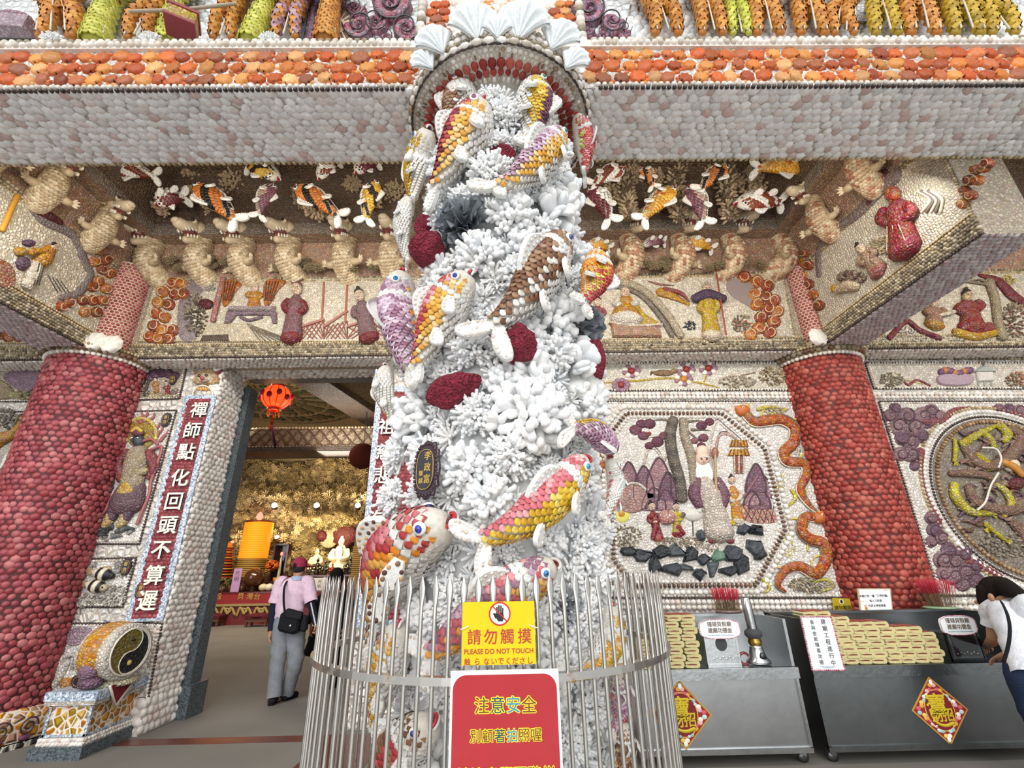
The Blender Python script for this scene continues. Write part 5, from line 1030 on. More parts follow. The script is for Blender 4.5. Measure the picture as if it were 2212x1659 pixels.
# ---- right bay: narrow flower panel
C7 = lambda x, y: (1260+.4304*x, 740+.4304*y)
R7 = Rel(W, NW, 1260, 740, .4304)
NF_ = NW
t = panel('relief_panel', 'narrow shell relief panel with red-centred flowers above the octagonal picture', 'relief panel', W, NW, [C7(-300, 103), C7(1030, 103), C7(1060, 240), C7(-300, 242)], ground=hexc('dcd6c8'))
a, b, c = MB(), MB(), MB()
R7.tb(a, [(60, 205), (250, 195), (430, 180), (560, 200), (680, 228)], [5, 6, 7, 6, 4], hexc('c2a838')); R7.tb(a, [(450, 180), (520, 150)], 4, hexc('c2a838')); R7.tb(a, [(600, 210), (625, 150)], 4, hexc('c2a838')); part(t, a, 'branch')
for x, y, cc in ((240, 145, '8a2420'), (515, 138, '8a2420'), (625, 132, '8a2420'), (502, 186, 'b87a28'), (188, 215, '8a3030'), (60, 170, '8a2420')):
    m1 = MB()
    for k in range(9): R7.el(m1, x+34*math.cos(k*.7), y+24*math.sin(k*.7), 15, 13, hexc(('8a6a7a', 'd8d0c4')[k % 2 if cc != '8a3030' else 0]))
    R7.el(m1, x, y, 17, 17, hexc(cc), h=.03, d=.01); part(t, m1, 'flower', M_SHELL)
R7.el(b, 400, 155, 55, 17, hexc('8a6a50')); R7.el(b, 455, 145, 20, 13, hexc('a08060')); R7.tb(b, [(345, 150), (335, 165)], [8, 3], hexc('6a4a3a')); R7.tb(b, [(475, 146), (490, 148)], [5, 1], hexc('5a4030')); part(t, b, 'bird')
m1 = MB(); R7.el(m1, 705, 175, 14, 8, hexc('d8c8b8')); R7.el(m1, 745, 168, 14, 10, hexc('d8c8b8')); R7.tb(m1, [(790, 168), (860, 152)], 5, hexc('a08a78')); part(t, m1, 'small_birds')
R7.bush(c, 770, 200, 90, 28, LL('a89c88', '8f8474'), 90, .04); R7.bush(c, 945, 170, 65, 45, LL('97866c', '7c6e5a', 'a89878'), 120, .05); part(t, c, 'coral_bushes', M_CORAL)

# ---- the octagonal picture
t = panel('octagon_relief', 'large octagonal shell picture of a white-bearded old man under a pine', 'relief panel', W, NW, [C7(-310, 297), C7(1080, 297), C7(1336, 1280), C7(-300, 1280)], ground=hexc('e6e2dc'))
OC = [(215, 358), (690, 358), (905, 535), (1008, 940), (860, 1218), (250, 1222), (150, 1090), (118, 480)]
a = MB(); R7.blob(a, OC, .006, hexc('e8e4de'), smooth=False); part(t, a, 'inner_ground')
a = MB(); beads(a, R7.pts(OC, .012), .052, .031, BROWN+[hexc('6a5040')], N=NW, closed=True, elong=.62); part(t, a, 'brown_snail_frame', M_GLOSS)
a = MB(); P = np.array(OC); cc = P.mean(0); beads(a, R7.pts(cc+(P-cc)*1.075, .01), .066, .032, PEARL+WHITES, N=NW, closed=True, tm=DOME); beads(a, R7.pts(cc+(P-cc)*.955, .01), .05, .022, WHITES, N=NW, closed=True, tm=DOME); part(t, a, 'white_shell_frame', M_SHELL)
a, b = MB(), MB(); PUR = LL('96707a', '84606e', 'a57f86', '7a586a')
for i, (x, y, w, h) in enumerate([(225, 690, 48, 90), (300, 720, 52, 100), (375, 690, 62, 110), (420, 740, 45, 90), (250, 800, 60, 60), (350, 800, 60, 70), (410, 800, 45, 60), (860, 700, 50, 90), (900, 740, 40, 70), (880, 800, 55, 60), (840, 790, 40, 45)]):
    Q = [(x-w, y+h*.6), (x-w*.9, y-h*.1), (x-w*.4, y-h*.75), (x, y-h), (x+w*.5, y-h*.7), (x+w*.95, y), (x+w, y+h*.6)]; R7.blob(a, Q, .012+.003*(i % 4), PUR[i % 4]); R7.tb(b, Q, 4, hexc('4a3440'), .013+.003*(i % 4), smooth=True, seg=5)
for P, cl in (([(620, 620), (640, 480), (665, 400), (720, 440), (790, 500)], 'd8d0c8'), ([(660, 560), (680, 470), (740, 470), (820, 540)], 'b89a94'), ([(300, 620), (330, 530), (380, 560), (400, 620)], 'd0c4bc'), ([(400, 600), (440, 530), (470, 620)], 'c8b8b0')):
    R7.tb(a, P, 9, hexc(cl), .0); R7.tb(b, [(x, y-12) for x, y in P], 3, hexc('4a3440'), .004, seg=5)
R7.blob(a, [(175, 780), (200, 720), (250, 710), (310, 740), (320, 800), (280, 850), (190, 850)], .02, hexc('b08a86')); R7.tb(a, [(185, 760), (220, 715), (270, 710), (310, 740)], 7, hexc('dcd4c8'), .02)
part(t, a, 'mountains'); part(t, b, 'dark_outlines', M_SHELL)
a, b, c = MB(), MB(), MB(); TRK = LL('6b6259', '7c7267', '5b534c')
R7.tb(a, [(450, 385), (432, 470), (450, 590), (480, 690), (490, 790)], [26, 30, 30, 28, 30], np.array([TRK[i % 3] for i in range(20)]), .01, .8, 20, seg=9)
R7.tb(b, [(500, 390), (505, 470), (535, 560), (548, 650), (556, 720)], [24, 24, 26, 22, 24], hexc('a39684'), .008, .8, seg=9); part(t, b, 'pale_trunk', M_MOSF)
for P in ([(440, 430), (390, 470), (330, 480)], [(450, 400), (390, 390), (320, 400)], [(500, 430), (560, 480), (600, 510)], [(520, 400), (580, 395), (630, 410)], [(540, 440), (590, 440), (640, 445)]): R7.tb(a, P, [10, 7, 4], TRK[1])
part(t, a, 'pine_trunk', M_MOSF)
for x, y, r in ((260, 440, 34), (300, 470, 30), (330, 410, 34), (290, 410, 30), (370, 500, 34), (330, 520, 26), (400, 470, 26), (590, 420, 30), (630, 400, 26), (600, 480, 28), (590, 520, 24), (555, 495, 22)): R7.el(c, x, y, r, r*.8, LL('7a4a58', '8a5a62', '6a3a4a', '94606a')[int(x) % 4], h=.03)
R7.el(c, 328, 460, 12, 12, hexc('a02828'), h=.03); part(t, c, 'pine_foliage', M_MOSF)
# the old man, his staff, attendant, children, crane
a = MB(); R7.tb(a, [(600, 690), (625, 760), (655, 850), (680, 960)], [44, 66, 62, 78], hexc('cabfb4'), .01, .55, seg=12)
for q in (-1, 1): R7.tb(a, [(620+q*45, 690), (625+q*72, 760), (635+q*55, 820)], [24, 34, 26], hexc('7d5566'), .02, .8)
R7.tb(a, [(625, 905), (680, 915), (745, 905)], 14, hexc('d2b93e'), .045, .6); R7.tb(a, [(655, 740), (660, 820), (675, 930)], 9, hexc('8a3a48'), .05, .6)
for q in (-30, 20): R7.tb(a, [(680+q, 930), (690+q*1.6, 985), (700+q*2.2, 998)], [20, 22, 15], hexc('9a4a52'), .02)
[R7.tb(a, [(600+q*16, 760), (640+q*17, 850), (672+q*20, 965)], 3, hexc('6a5a5a'), .062-.006*abs(q), .6, seg=5) for q in (-2.2, -1.2, .9, 1.9)]; part(t, a, 'old_man_robe'); a = MB(); R7.el(a, 590, 585, 36, 40, hexc('d2b4a4'), d=.03); R7.el(a, 590, 552, 31, 34, hexc('d8bcac'), d=.03)
for q in (-1, 1): R7.el(a, 592+q*13, 592, 5, 4, hexc('2a2020'), h=.008, d=.088); R7.el(a, 590+q*34, 592, 7, 14, hexc('c8a898'), d=.02); R7.tb(a, [(585+q*5, 580), (592+q*20, 583)], 3, hexc('eeeae2'), .09, seg=5)
R7.el(a, 592, 602, 6, 9, hexc('c8a090'), h=.018, d=.085); R7.el(a, 672, 710, 12, 12, hexc('d2b4a4'), d=.05); part(t, a, 'old_man_head', M_SKIN)
a = MB()
for q in range(-4, 5): R7.tb(a, [(594+q*6, 612), (600+q*9, 670), (612+q*3, 745)], [8, 9, 3], hexc('e8e2d8'), .04, .7)
R7.tb(a, [(560, 580), (558, 620), (566, 650)], [8, 9, 4], hexc('e8e2d8'), .03); part(t, a, 'white_beard', M_SHELL)
a = MB(); R7.tb(a, [(648, 545), (652, 700), (660, 860), (668, 990)], 7, hexc('a8906c'), .07, 1); R7.el(a, 650, 560, 18, 30, hexc('8a5a48'), d=.06); part(t, a, 'staff', M_SHELL)
a = MB(); R7.person(a, 742, 692, 775, 905, 50, hexc('c98a34'), hexc('d8d0c4'), hat='3a3036', arms=2, sash=hexc('b8a8a0'), hr=18); part(t, a, 'attendant')
a = MB(); R7.person(a, 340, 825, 375, 985, 44, hexc('8e3238'), hexc('a84a44'), hat='1e1a1c', hr=19); R7.tb(a, [(360, 920), (345, 985)], [16, 12], hexc('8e3238'), .02); part(t, a, 'child_in_red')
a = MB(); R7.person(a, 462, 828, 470, 965, 42, hexc('c8b13e'), hexc('8e3238'), hat='1e1a1c', hr=18); R7.tb(a, [(470, 925), (500, 960)], [16, 12], hexc('8e3238'), .02); part(t, a, 'child_in_yellow')
a = MB(); R7.el(a, 415, 878, 44, 40, hexc('c99a92'), h=.06, d=.02); R7.tb(a, [(415, 838), (418, 915)], 3, hexc('a87068'), .075, seg=5); part(t, a, 'peach', M_MOSF)
a = MB(); R7.el(a, 550, 865, 52, 34, hexc('c8c4bc'), h=.04); R7.tb(a, [(575, 850), (590, 800), (560, 770), (553, 740)], [14, 9, 8, 10], hexc('c8c4bc'), .02); R7.tb(a, [(553, 738), (530, 745)], [5, 1], hexc('6a4a40'), .03); R7.tb(a, [(545, 890), (548, 970)], 3.5, hexc('4a4440'), .01); R7.tb(a, [(500, 860), (480, 900)], [12, 3], hexc('5a5450'), .02); part(t, a, 'crane', M_SHELL)
a = MB()
for y, w in ((508, 48), (553, 56)):
    R7.blob(a, [(775-w, y+18), (775-w*.7, y-16), (775+w*.7, y-16), (775+w, y+18)], .03, hexc('c9923a'), smooth=False)
    for k in range(6): R7.tb(a, [(775-w*.7+w*.28*k, y-14), (775-w*.9+w*.36*k, y+16)], 3, hexc('8a5a20'), .03, seg=5)
part(t, a, 'pagoda_roof'); a = MB(); R7.blob(a, [(745, 570), (805, 570), (800, 660), (755, 660)], .018, hexc('8a4a44'), smooth=False)
for k in range(3): R7.tb(a, [(752+k*24, 570), (755+k*21, 660)], 4, hexc('d8c8b4'), .02, smooth=False)
part(t, a, 'pagoda_wall'); a = MB()
for k in range(9): R7.tb(a, [(800-k*2+28, 680+k*11), (860-k*7, 680+k*11)], 5, hexc('d8d0c4'), .012, smooth=False)
R7.tb(a, [(870, 670), (800, 775)], 5, hexc('8a5a60'), .015); part(t, a, 'stairs', M_SHELL)
a = MB(); R7.blob(a, [(800, 800), (900, 800), (965, 860), (960, 905), (830, 905), (790, 860)], .01, hexc('b88a80'))
for k in range(5): R7.tb(a, [(800+k*34, 905), (850+k*26, 805)], 2, hexc('6a4440'), .011, smooth=False, seg=5); R7.tb(a, [(790+k*30, 810), (850+k*26, 903)], 2, hexc('6a4440'), .011, smooth=False, seg=5)
part(t, a, 'red_lattice_ground'); a = MB(); R7.el(a, 195, 860, 40, 48, hexc('d6cf6a'), h=.02); R7.el(a, 190, 860, 22, 22, hexc('c98a2a'), h=.03); part(t, a, 'yellow_shell', M_SHELL)
a = MB(); g = np.random.default_rng(4)
for i, (x, y, w, h) in enumerate([(225, 1050, 42, 28), (300, 1065, 55, 45), (390, 1050, 60, 35), (470, 1050, 60, 45), (360, 1110, 45, 50), (440, 1145, 50, 45), (530, 1070, 45, 50), (510, 1140, 40, 35), (575, 1165, 40, 32), (600, 1090, 40, 35), (675, 1080, 38, 42), (650, 1140, 48, 42), (720, 1140, 50, 35), (740, 1060, 60, 50), (790, 1110, 45, 60), (850, 1030, 50, 55), (880, 1060, 40, 40), (800, 940, 45, 30), (860, 950, 40, 40), (585, 970, 25, 30)]):
    q = np.sort(g.uniform(0, 2*PI, 8)); R7.blob(a, [(x+w*math.cos(k)*g.uniform(.8, 1.1), y+h*math.sin(k)*g.uniform(.8, 1.1)) for k in q], g.uniform(.04, .08), [hexc('2c3036'), hexc('3a3e44'), hexc('24282c'), hexc('4a5054')][i % 4] if i != 10 else hexc('5a7a68'), smooth=False)
o = part(t, a, 'rock_base', M_STONE)
a = MB(); R7.bush(a, 215, 975, 75, 55, LL('857a68', '9a8e7a', '6e6454'), 160, .04); R7.bush(a, 480, 1000, 120, 25, LL('a89c8a', '8a7e6e'), 120, .03); R7.bush(a, 620, 1020, 60, 30, LL('a8988a', '8a7a6e'), 80, .04); part(t, a, 'coral_bushes', M_CORAL)
# orange dragons along the rim of the picture
def wyrm(P, r, head, up=1):
    a, b, c = MB(), MB(), MB(); Q = smoothpath([(*q, 0) for q in P], 60); r_ = np.interp(np.linspace(0, 1, 60), [0, .15, .5, .85, 1], [r*.75, r, r, r*.7, r*.2])
    R7.tb(a, Q[:, :2], r_, np.array([hexc(('b5622c', 'a8532a', 'c07038')[i % 3]) for i in range(60)]), .015, .75, smooth=False, seg=9, n=60); part(t, a, 'dragon_body', M_MOSF)
    T2 = np.gradient(Q[:, :2], axis=0); T2 /= np.linalg.norm(T2, axis=1)[:, None]+1e-9; N2 = np.stack([-T2[:, 1], T2[:, 0]], 1)
    R7.tb(b, Q[:, :2]+N2*r_[:, None]*.95*up, 4, hexc('d8ccb8'), .02, smooth=False, n=60, seg=5); R7.tb(b, Q[:, :2]-N2*r_[:, None]*.98*up, 4, hexc('7a6a5a'), .02, smooth=False, n=60, seg=5)
    for i in range(8, 56, 10): R7.tb(b, [Q[i, :2]-N2[i]*r_[i]*up, Q[i, :2]-N2[i]*r_[i]*up*1.9+T2[i]*12, Q[i, :2]-N2[i]*r_[i]*up*2.1+T2[i]*30], [6, 4, 1], hexc('c8b048'), .01, seg=5)
    part(t, b, 'dragon_fringe', M_SHELL)
    x, y = P[0]; dx, dy = head; R7.el(c, x, y, r*1.35, r*1.1, hexc('b5622c'), h=.05, d=.02); R7.tb(c, [(x, y), (x+dx*r*1.7, y+dy*r*1.7)], [r*.75, r*.5], hexc('c07038'), .03); R7.tb(c, [(x+dx*r*.5, y+dy*r*.5+r*.7), (x+dx*r*1.4, y+dy*r*1.4+r*.9)], [r*.35, r*.2], hexc('d8c8b0'), .02)
    R7.el(c, x+dx*r*.2, y-r*.4, r*.25, r*.25, hexc('efe8d8'), d=.06); R7.el(c, x+dx*r*.25, y-r*.4, r*.11, r*.11, hexc('201818'), d=.075)
    for q in (-1, 1): R7.tb(c, [(x-dx*r*.6, y-r*.5), (x-dx*r*1.7, y-r*(1.0+q*.35))], [r*.16, r*.06], hexc('c8b048'), .04)
    for k in range(5): R7.tb(c, [(x-dx*r*.8, y+r*(k-2)*.35), (x-dx*r*2.0, y+r*(k-2)*.55)], [r*.16, r*.04], hexc('cbb868'), .02)
    part(t, c, 'dragon_head', M_SHELL)
wyrm([(795, 345), (850, 400), (920, 395), (990, 390), (1050, 430), (1050, 500), (1000, 555), (1020, 600), (1100, 610), (1110, 670), (1080, 740), (1120, 810), (1160, 850)], 27, (-.7, -.3))
wyrm([(1180, 880), (1110, 880), (1090, 940), (1130, 985), (1200, 1010), (1210, 1090), (1160, 1160), (1080, 1125), (1010, 1140), (970, 1210), (1010, 1250)], 29, (.2, -.5), -1)
wyrm([(95, 345), (60, 400), (90, 470), (60, 540), (90, 620), (60, 700)], 24, (.7, -.2))
a = MB(); R7.bush(a, 1140, 1215, 110, 40, LL('938a78', 'a89c84', '7e7462'), 150, .035); R7.bush(a, 1090, 560, 30, 60, LL('938a78', 'a89c84'), 60, .06); R7.bush(a, 960, 345, 60, 22, LL('938a78', 'a89c84', 'c8bc58'), 70, .05); R7.bush(a, 985, 700, 22, 50, LL('a89c84', 'c8bc58'), 50, .08); R7.bush(a, 1030, 1020, 30, 60, LL('a89c84', 'c8bc58'), 60, .06); part(t, a, 'coral_bushes', M_CORAL)
a = MB()
for P in ([(1150, 1200), (1220, 1190), (1245, 1225), (1190, 1250)], [(900, 1190), (930, 1230), (905, 1255)], [(870, 340), (920, 325), (980, 330)], [(1040, 740), (1060, 780), (1030, 820)]): R7.tb(a, P, [9, 10, 5], hexc('d0c24e'), .01)
part(t, a, 'yellow_weeds')
# rows of white shells under and over the panels
a = MB()
for y0, y1, n in ((1292, 1312, 1), (1320, 1340, 1), (250, 285, 2)):
    for k in range(n): y = y0+(y1-y0)*(k+.5)/n; beads(a, R7.pts([(-300, y), (1040+(y-240)*.24, y)], .0), .06, .03, WHITES+PEARL, N=NW, tm=DOME); beads(a, R7.pts([(1440+(y-240)*.28, y), (2700, y)], .0), .06, .03, WHITES+PEARL, N=NW, tm=DOME)
for y in (62, 83): beads(a, R7.pts([(-3500, y+(-3500-1000)*.0), (2600, y)], -.005), .05, .022, DARKB if y == 62 else MOSS, N=NW)
o = a.build('white_shell_rows', M_SHELL, WALL)

# ---- right of the column: narrow panel and dragon roundel
t = panel('relief_panel', 'narrow shell relief panel with a fruit pot and white pavilion right of the red column', 'relief panel', W, NW, [C7(1412, 103), C7(2900, 103), C7(2900, 232), C7(1455, 232)], ground=hexc('d8d0c2'))
a = MB(); R7.bush(a, 1540, 190, 60, 35, LL('8a8272', '9f957f'), 100, .05); R7.bush(a, 2180, 190, 70, 35, LL('8a8272', 'a0765e'), 90, .05); part(t, a, 'coral_bushes', M_CORAL)
a = MB(); R7.tb(a, [(1590, 175), (1625, 215), (1670, 190), (1735, 218)], 7, hexc('94484e')); R7.tb(a, [(1560, 150), (1600, 185), (1700, 210)], 3, hexc('b8a850')); part(t, a, 'red_ribbon')
a = MB(); R7.blob(a, [(1780, 165), (1940, 165), (1930, 215), (1790, 215)], .03, hexc('a08a94'));
for k in range(10): R7.el(a, 1790+k*16, 150-8*math.sin(k*.35*PI/1.2), 17, 17, LL('6a4468', 'b8772e', '7a5470')[k % 3], h=.03, d=.01)
part(t, a, 'fruit_pot', M_SHELL)
a = MB(); R7.blob(a, [(1962, 150), (2045, 150), (2050, 195), (1970, 200)], .03, hexc('c8c2ba'), smooth=False); R7.blob(a, [(1950, 152), (1990, 122), (2020, 122), (2060, 152)], .04, hexc('9aa09a'), smooth=False); R7.tb(a, [(2000, 122), (2003, 104)], 4, hexc('6a706a'), .02)
for x in (1975, 2005, 2038): R7.tb(a, [(x, 198), (x+3, 218)], 5, hexc('8a8e8a'))
part(t, a, 'pavilion', M_SHELL)
t = panel('dragon_roundel', 'round shell relief of a yellow dragon right of the red column', 'relief panel', W, NW, [C7(1480, 297), C7(2900, 297), C7(2900, 1270), C7(1782, 1270)], ground=hexc('e4dfd7'))
CC = A3(6.347, YW, 2.272); q = np.linspace(0, 2*PI, 120, endpoint=False); cir = lambda r, d=.014: CC+np.stack([r*np.cos(q), 0*q-d, r*np.sin(q)], 1)
a = MB(); slab(a, cir(1.0, .012), NW, .006, hexc('8f8478'), .3); part(t, a, 'inner_ground', M_MOSF)
a = MB(); beads(a, cir(1.03), .04, .019, DARKB, N=NW, closed=True); part(t, a, 'dark_bead_ring', M_GLOSS); a = MB(); beads(a, cir(1.10), .055, .03, WHITES, N=NW, closed=True, tm=DOME); beads(a, cir(1.155), .05, .025, TAN, N=NW, closed=True, tm=DOME); part(t, a, 'white_shell_ring', M_SHELL)
a = MB(); beads(a, cir(.955, .03), .048, .026, LL('a0805c', '8a6a48', 'b0926c'), N=NW, closed=True, elong=.8); part(t, a, 'brown_shell_ring', M_SHELL)
a, b = MB(), MB(); PU2 = LL('85676f', '77596a', '93757a')
for G_ in ([(1535, 370, 30), (1560, 330, 24), (1575, 420, 40), (1620, 370, 38), (1600, 480, 34), (1660, 420, 40), (1640, 500, 34), (1690, 470, 32), (1700, 370, 40), (1740, 350, 34), (1720, 400, 30), (1590, 560, 32), (1640, 560, 36), (1660, 620, 22), (1780, 370, 28), (1620, 540, 24)], [(1745, 880, 30), (1760, 940, 34), (1790, 980, 30), (1740, 1000, 26), (1830, 1040, 34), (1800, 1090, 40), (1860, 1100, 42), (1900, 1060, 38), (1850, 1170, 42), (1910, 1150, 40), (1960, 1120, 34), (1800, 1160, 32), (1900, 1210, 34), (1960, 1190, 36), (2020, 1210, 30), (2080, 1220, 26)], [(2080, 330, 20), (2130, 335, 24), (2180, 345, 28), (2240, 350, 34)]): R7.cloud(a, b, G_, 32, PU2, hexc('4e343e'), .022)
for P, r in (([(1700, 400), (1790, 390), (1860, 340), (1935, 325)], [24, 20, 12, 4]), ([(1690, 540), (1690, 640), (1710, 720), (1745, 820), (1780, 900)], [20, 12, 8, 12, 22]), ([(1840, 1000), (1860, 1060), (1960, 1110), (2060, 1160), (2140, 1210)], [8, 16, 24, 20, 10]), ([(2050, 325), (2120, 345), (2200, 365)], [5, 14, 18])): R7.tb(a, P, r, hexc('8e4a50'), .004, .5)
part(t, a, 'purple_clouds', M_MOSF); part(t, b, 'cloud_curls', M_SHELL)
a, b, c, dd = MB(), MB(), MB(), MB(); YL = LL('b8ac3c', 'c4b84a', 'a69a34')
K = lambda x, y: ((1860+x*352/621-1260)/.4304, (780+y*540/952-740)/.4304)
def kt(mb, P, r, col, d=.03, **k): R7.tb(mb, [K(*p) for p in P], np.array(r)*1.32, col, d, **k)
for P, r in (([(345, 300), (350, 340), (345, 385)], [6, 10, 8]), ([(375, 320), (420, 290), (500, 250)], [16, 14, 8]), ([(440, 270), (480, 300), (495, 330)], [12, 14, 10]), ([(345, 470), (350, 520), (390, 565), (440, 585)], [16, 20, 18, 12]), ([(430, 360), (465, 390), (470, 415)], [14, 16, 12]), ([(440, 580), (500, 585)], [14, 8]), ([(460, 620), (500, 655), (545, 690)], [10, 10, 6]), ([(520, 250), (545, 280), (535, 310)], [16, 18, 12]), ([(500, 470), (540, 500), (560, 550), (530, 590)], [12, 14, 14, 10])): kt(a, P, r, YL[len(P) % 3])
for x, y, s in ((500, 250, 1), (350, 385, 0), (490, 590, 1), (545, 690, 1), (460, 645, 1)):
    for k in (-1, 0, 1, 2): kt(a, [(x, y), (x+(18 if s else 7*k), y+(9*k-4 if s else 16))], [4, 1.5], YL[1])
part(t, a, 'yellow_dragon_limbs', M_MOSF)
for P, r in (([(380, 330), (430, 390), (500, 400), (560, 360), (600, 300), (560, 260)], [14, 20, 22, 24, 22, 18]), ([(330, 430), (400, 430), (470, 440), (520, 480)], [12, 16, 16, 12]), ([(400, 480), (420, 530), (480, 560), (560, 570), (610, 540)], [16, 20, 20, 22, 26]), ([(570, 620), (610, 660), (640, 720)], [20, 26, 30])): kt(b, P, r, hexc('86695a'), .025, n=24)
for k in range(84):
    x, y = 350+rng.uniform(0, 280), 270+rng.uniform(0, 380); kt(b, [(x, y), (x+rng.uniform(8, 30), y+rng.uniform(-22, 22)), (x+rng.uniform(30, 55), y+rng.uniform(-30, 30))], [4, 8, 2], LL('8d6c62', '755546', '9c8478', '6e5060')[k % 4], .03, seg=5)
part(t, b, 'dragon_body', M_MOSF)
for P in ([(440, 335), (490, 340), (510, 375), (500, 410)], [(500, 430), (470, 480), (450, 540), (420, 570)], [(540, 390), (590, 440), (620, 440)]): kt(c, P, 4, hexc('d6d0c2'), .07, seg=6)
R7.el(c, *K(560, 400), 40, 34, hexc('d2c6b0'), h=.06, d=.03); kt(c, [(520, 390), (560, 410), (590, 440)], [14, 16, 12], hexc('b97f3a'), .07); part(t, c, 'dragon_head', M_SHELL)
R7.el(dd, *K(575, 470), 44, 32, hexc('6a2a2c'), h=.07, d=.03); part(t, dd, 'red_ball', M_MOSF)
a = MB(); R7.bush(a, *K(560, 700), 150, 60, LL('857a70', '6e645a', '938a7c'), 160, .03); part(t, a, 'coral_bushes', M_CORAL)
# zigzag rows beside the red column
a = MB()
for x0, y0, x1, y1 in ((1415, 240, 1700, 1240), (1090, 300, 1345, 1280)):
    n = 60; P = [(x0+(x1-x0)*i/n+(8 if i % 2 else -8), y0+(y1-y0)*i/n) for i in range(n+1)]; R7.tb(a, P, 4, hexc('d8d0c2'), .0, smooth=False, seg=5)
a.build('zigzag_rows', M_SHELL, WALL)

# ---- left bay: four panels and the couplet on the door pillar
C4 = lambda x, y: (.554*x, 740+.554*y); R4 = Rel(W, NW, 0, 740, .554)
t = panel('relief_panel', 'small shell relief panel with purple tree clouds at the top of the door pillar', 'relief panel', W, NW, [(302.6, 796), (404, 794), (389, 862), (281, 865)], ground=hexc('b5a99a'), fr=.013)
r = Rel(W, NW); a = MB(); b = MB(); r.cloud(a, b, [(320, 805, 9), (335, 808, 10), (350, 806, 9), (366, 808, 9), (380, 812, 8), (325, 815, 8)], 9, LL('5e3f56', '6b4a5e'), hexc('3a2836'), .02); part(t, a, 'tree_crown', M_MOSF); part(t, b, 'curls', M_SHELL)
a = MB(); r.person(a, 338, 822, 340, 848, 9, hexc('c08432'), hexc('a87a3a'), hr=4); part(t, a, 'orange_figure'); a = MB(); r.person(a, 362, 830, 364, 852, 9, hexc('8e3a44'), hr=4); part(t, a, 'red_figure')
a = MB(); r.bush(a, 310, 845, 14, 12, LL('8a8272', '75695c', 'a09684'), 50, .09); r.bush(a, 382, 850, 10, 10, LL('7a5a6a', '8a8272'), 40, .1); r.bush(a, 345, 857, 40, 5, LL('a8a080', 'c8b898'), 50, .03); part(t, a, 'coral_bushes', M_CORAL); a = MB(); r.tb(a, [(316, 855), (320, 835), (328, 815)], [4, 3, 3], hexc('55504a'), .01); part(t, a, 'trunk')
t = panel('guardian_relief', 'tall shell relief of a dark-faced armoured guardian on the door pillar', 'relief panel', W, NW, [(271, 890), (382, 887), (302, 1175), (188, 1175)], ground=hexc('e8e4de'), fr=.015)
a = MB(); R4.blob(a, [(555+58*math.cos(u), 358+58*math.sin(u)) for u in np.linspace(0, 2*PI, 20)[:-1]], .015, hexc('a8893e')); R4.tb(a, [(555+60*math.cos(u), 358+60*math.sin(u)) for u in np.linspace(-3.6, .5, 20)], 7, hexc('d8c870'), .015); part(t, a, 'halo', M_MOSF)
a = MB()
for x, y in ((570, 310), (555, 315), (590, 318), (505, 365), (490, 380), (515, 350), (615, 370), (630, 385), (605, 355)):
    dx = (x-555)*.25; R4.tb(a, [(x, y), (x+dx-8, y-14), (x+dx+6, y-28), (x+dx*1.6, y-44)], [8, 7, 5, 1], hexc('9a5a58'), .01)
part(t, a, 'flames', M_SHELL)
a = MB(); R4.tb(a, [(548, 425), (540, 470), (530, 520), (520, 570)], [40, 48, 44, 46], hexc('a89a82'), .02, .6, seg=12); R4.tb(a, [(505, 505), (545, 512), (585, 505)], 15, hexc('c2b08a'), .06, .7)
for x, y in ((525, 480), (560, 480), (542, 530)): R4.el(a, x, y, 16, 16, hexc('d0c0a0'), d=.05); R4.el(a, x, y, 8, 8, hexc('7a4a48'), d=.07)
for P in ([(510, 430), (470, 470), (480, 540)], [(585, 430), (610, 480), (590, 530)]): R4.tb(a, P, [20, 20, 14], hexc('8e4a4e'), .025)
part(t, a, 'armour', M_MOSF)
a = MB(); R4.tb(a, [(525, 560), (510, 600), (500, 640)], [52, 64, 66], hexc('6f5560'), .015, .5, seg=12); R4.tb(a, [(520, 555), (510, 590), (505, 610)], [34, 40, 20], hexc('c2a050'), .05, .6)
for P in ([(470, 620), (455, 660), (445, 690)], [(520, 620), (510, 660), (500, 690)]): R4.tb(a, P, [30, 24, 16], hexc('6d5566'), .03)
part(t, a, 'skirt_and_trousers', M_MOSF)
a = MB()
for x, y in ((440, 690), (496, 690)): R4.tb(a, [(x, y-18), (x-6, y+10), (x-24, y+26)], [17, 17, 14], hexc('c8b078'), .03)
part(t, a, 'boots', M_MOSF); a = MB(); R4.el(a, 548, 384, 24, 27, hexc('3c434c'), h=.05, d=.03); R4.el(a, 535, 388, 7, 6, hexc('2c3238'), d=.078); R4.tb(a, [(545, 372), (560, 370)], 3, hexc('20242a'), .08, seg=5); [R4.el(a, x, 378, 4, 3, hexc('e8e0d0'), d=.082) for x in (536, 558)]; R4.el(a, 548, 356, 26, 14, hexc('6a3a3a'), d=.04); R4.tb(a, [(530, 352), (548, 340), (568, 352)], 7, hexc('c8a850'), .06); part(t, a, 'dark_head', M_SHELL)
a = MB()
for P in ([(500, 420), (460, 420), (450, 460), (480, 480)], [(600, 420), (640, 410), (625, 470), (600, 540), (590, 600), (560, 670), (545, 710)], [(480, 560), (440, 620), (420, 660), (385, 690)], [(560, 390), (600, 380), (625, 400)]): R4.tb(a, P, 6, hexc('a2605e'), .035, seg=6)
part(t, a, 'ribbons', M_SHELL)
a = MB(); g = np.random.default_rng(9)
for i in range(16): x, y = 372+g.uniform(0, 155), 715+g.uniform(0, 55); q = np.sort(g.uniform(0, 6.28, 7)); R4.blob(a, [(x+26*math.cos(k)*g.uniform(.7, 1.1), y+13*math.sin(k)) for k in q], g.uniform(.02, .05), LL('4a4d50', '6b6e70', '38393c', '84807a')[i % 4], smooth=False)
part(t, a, 'rock_base', M_STONE)
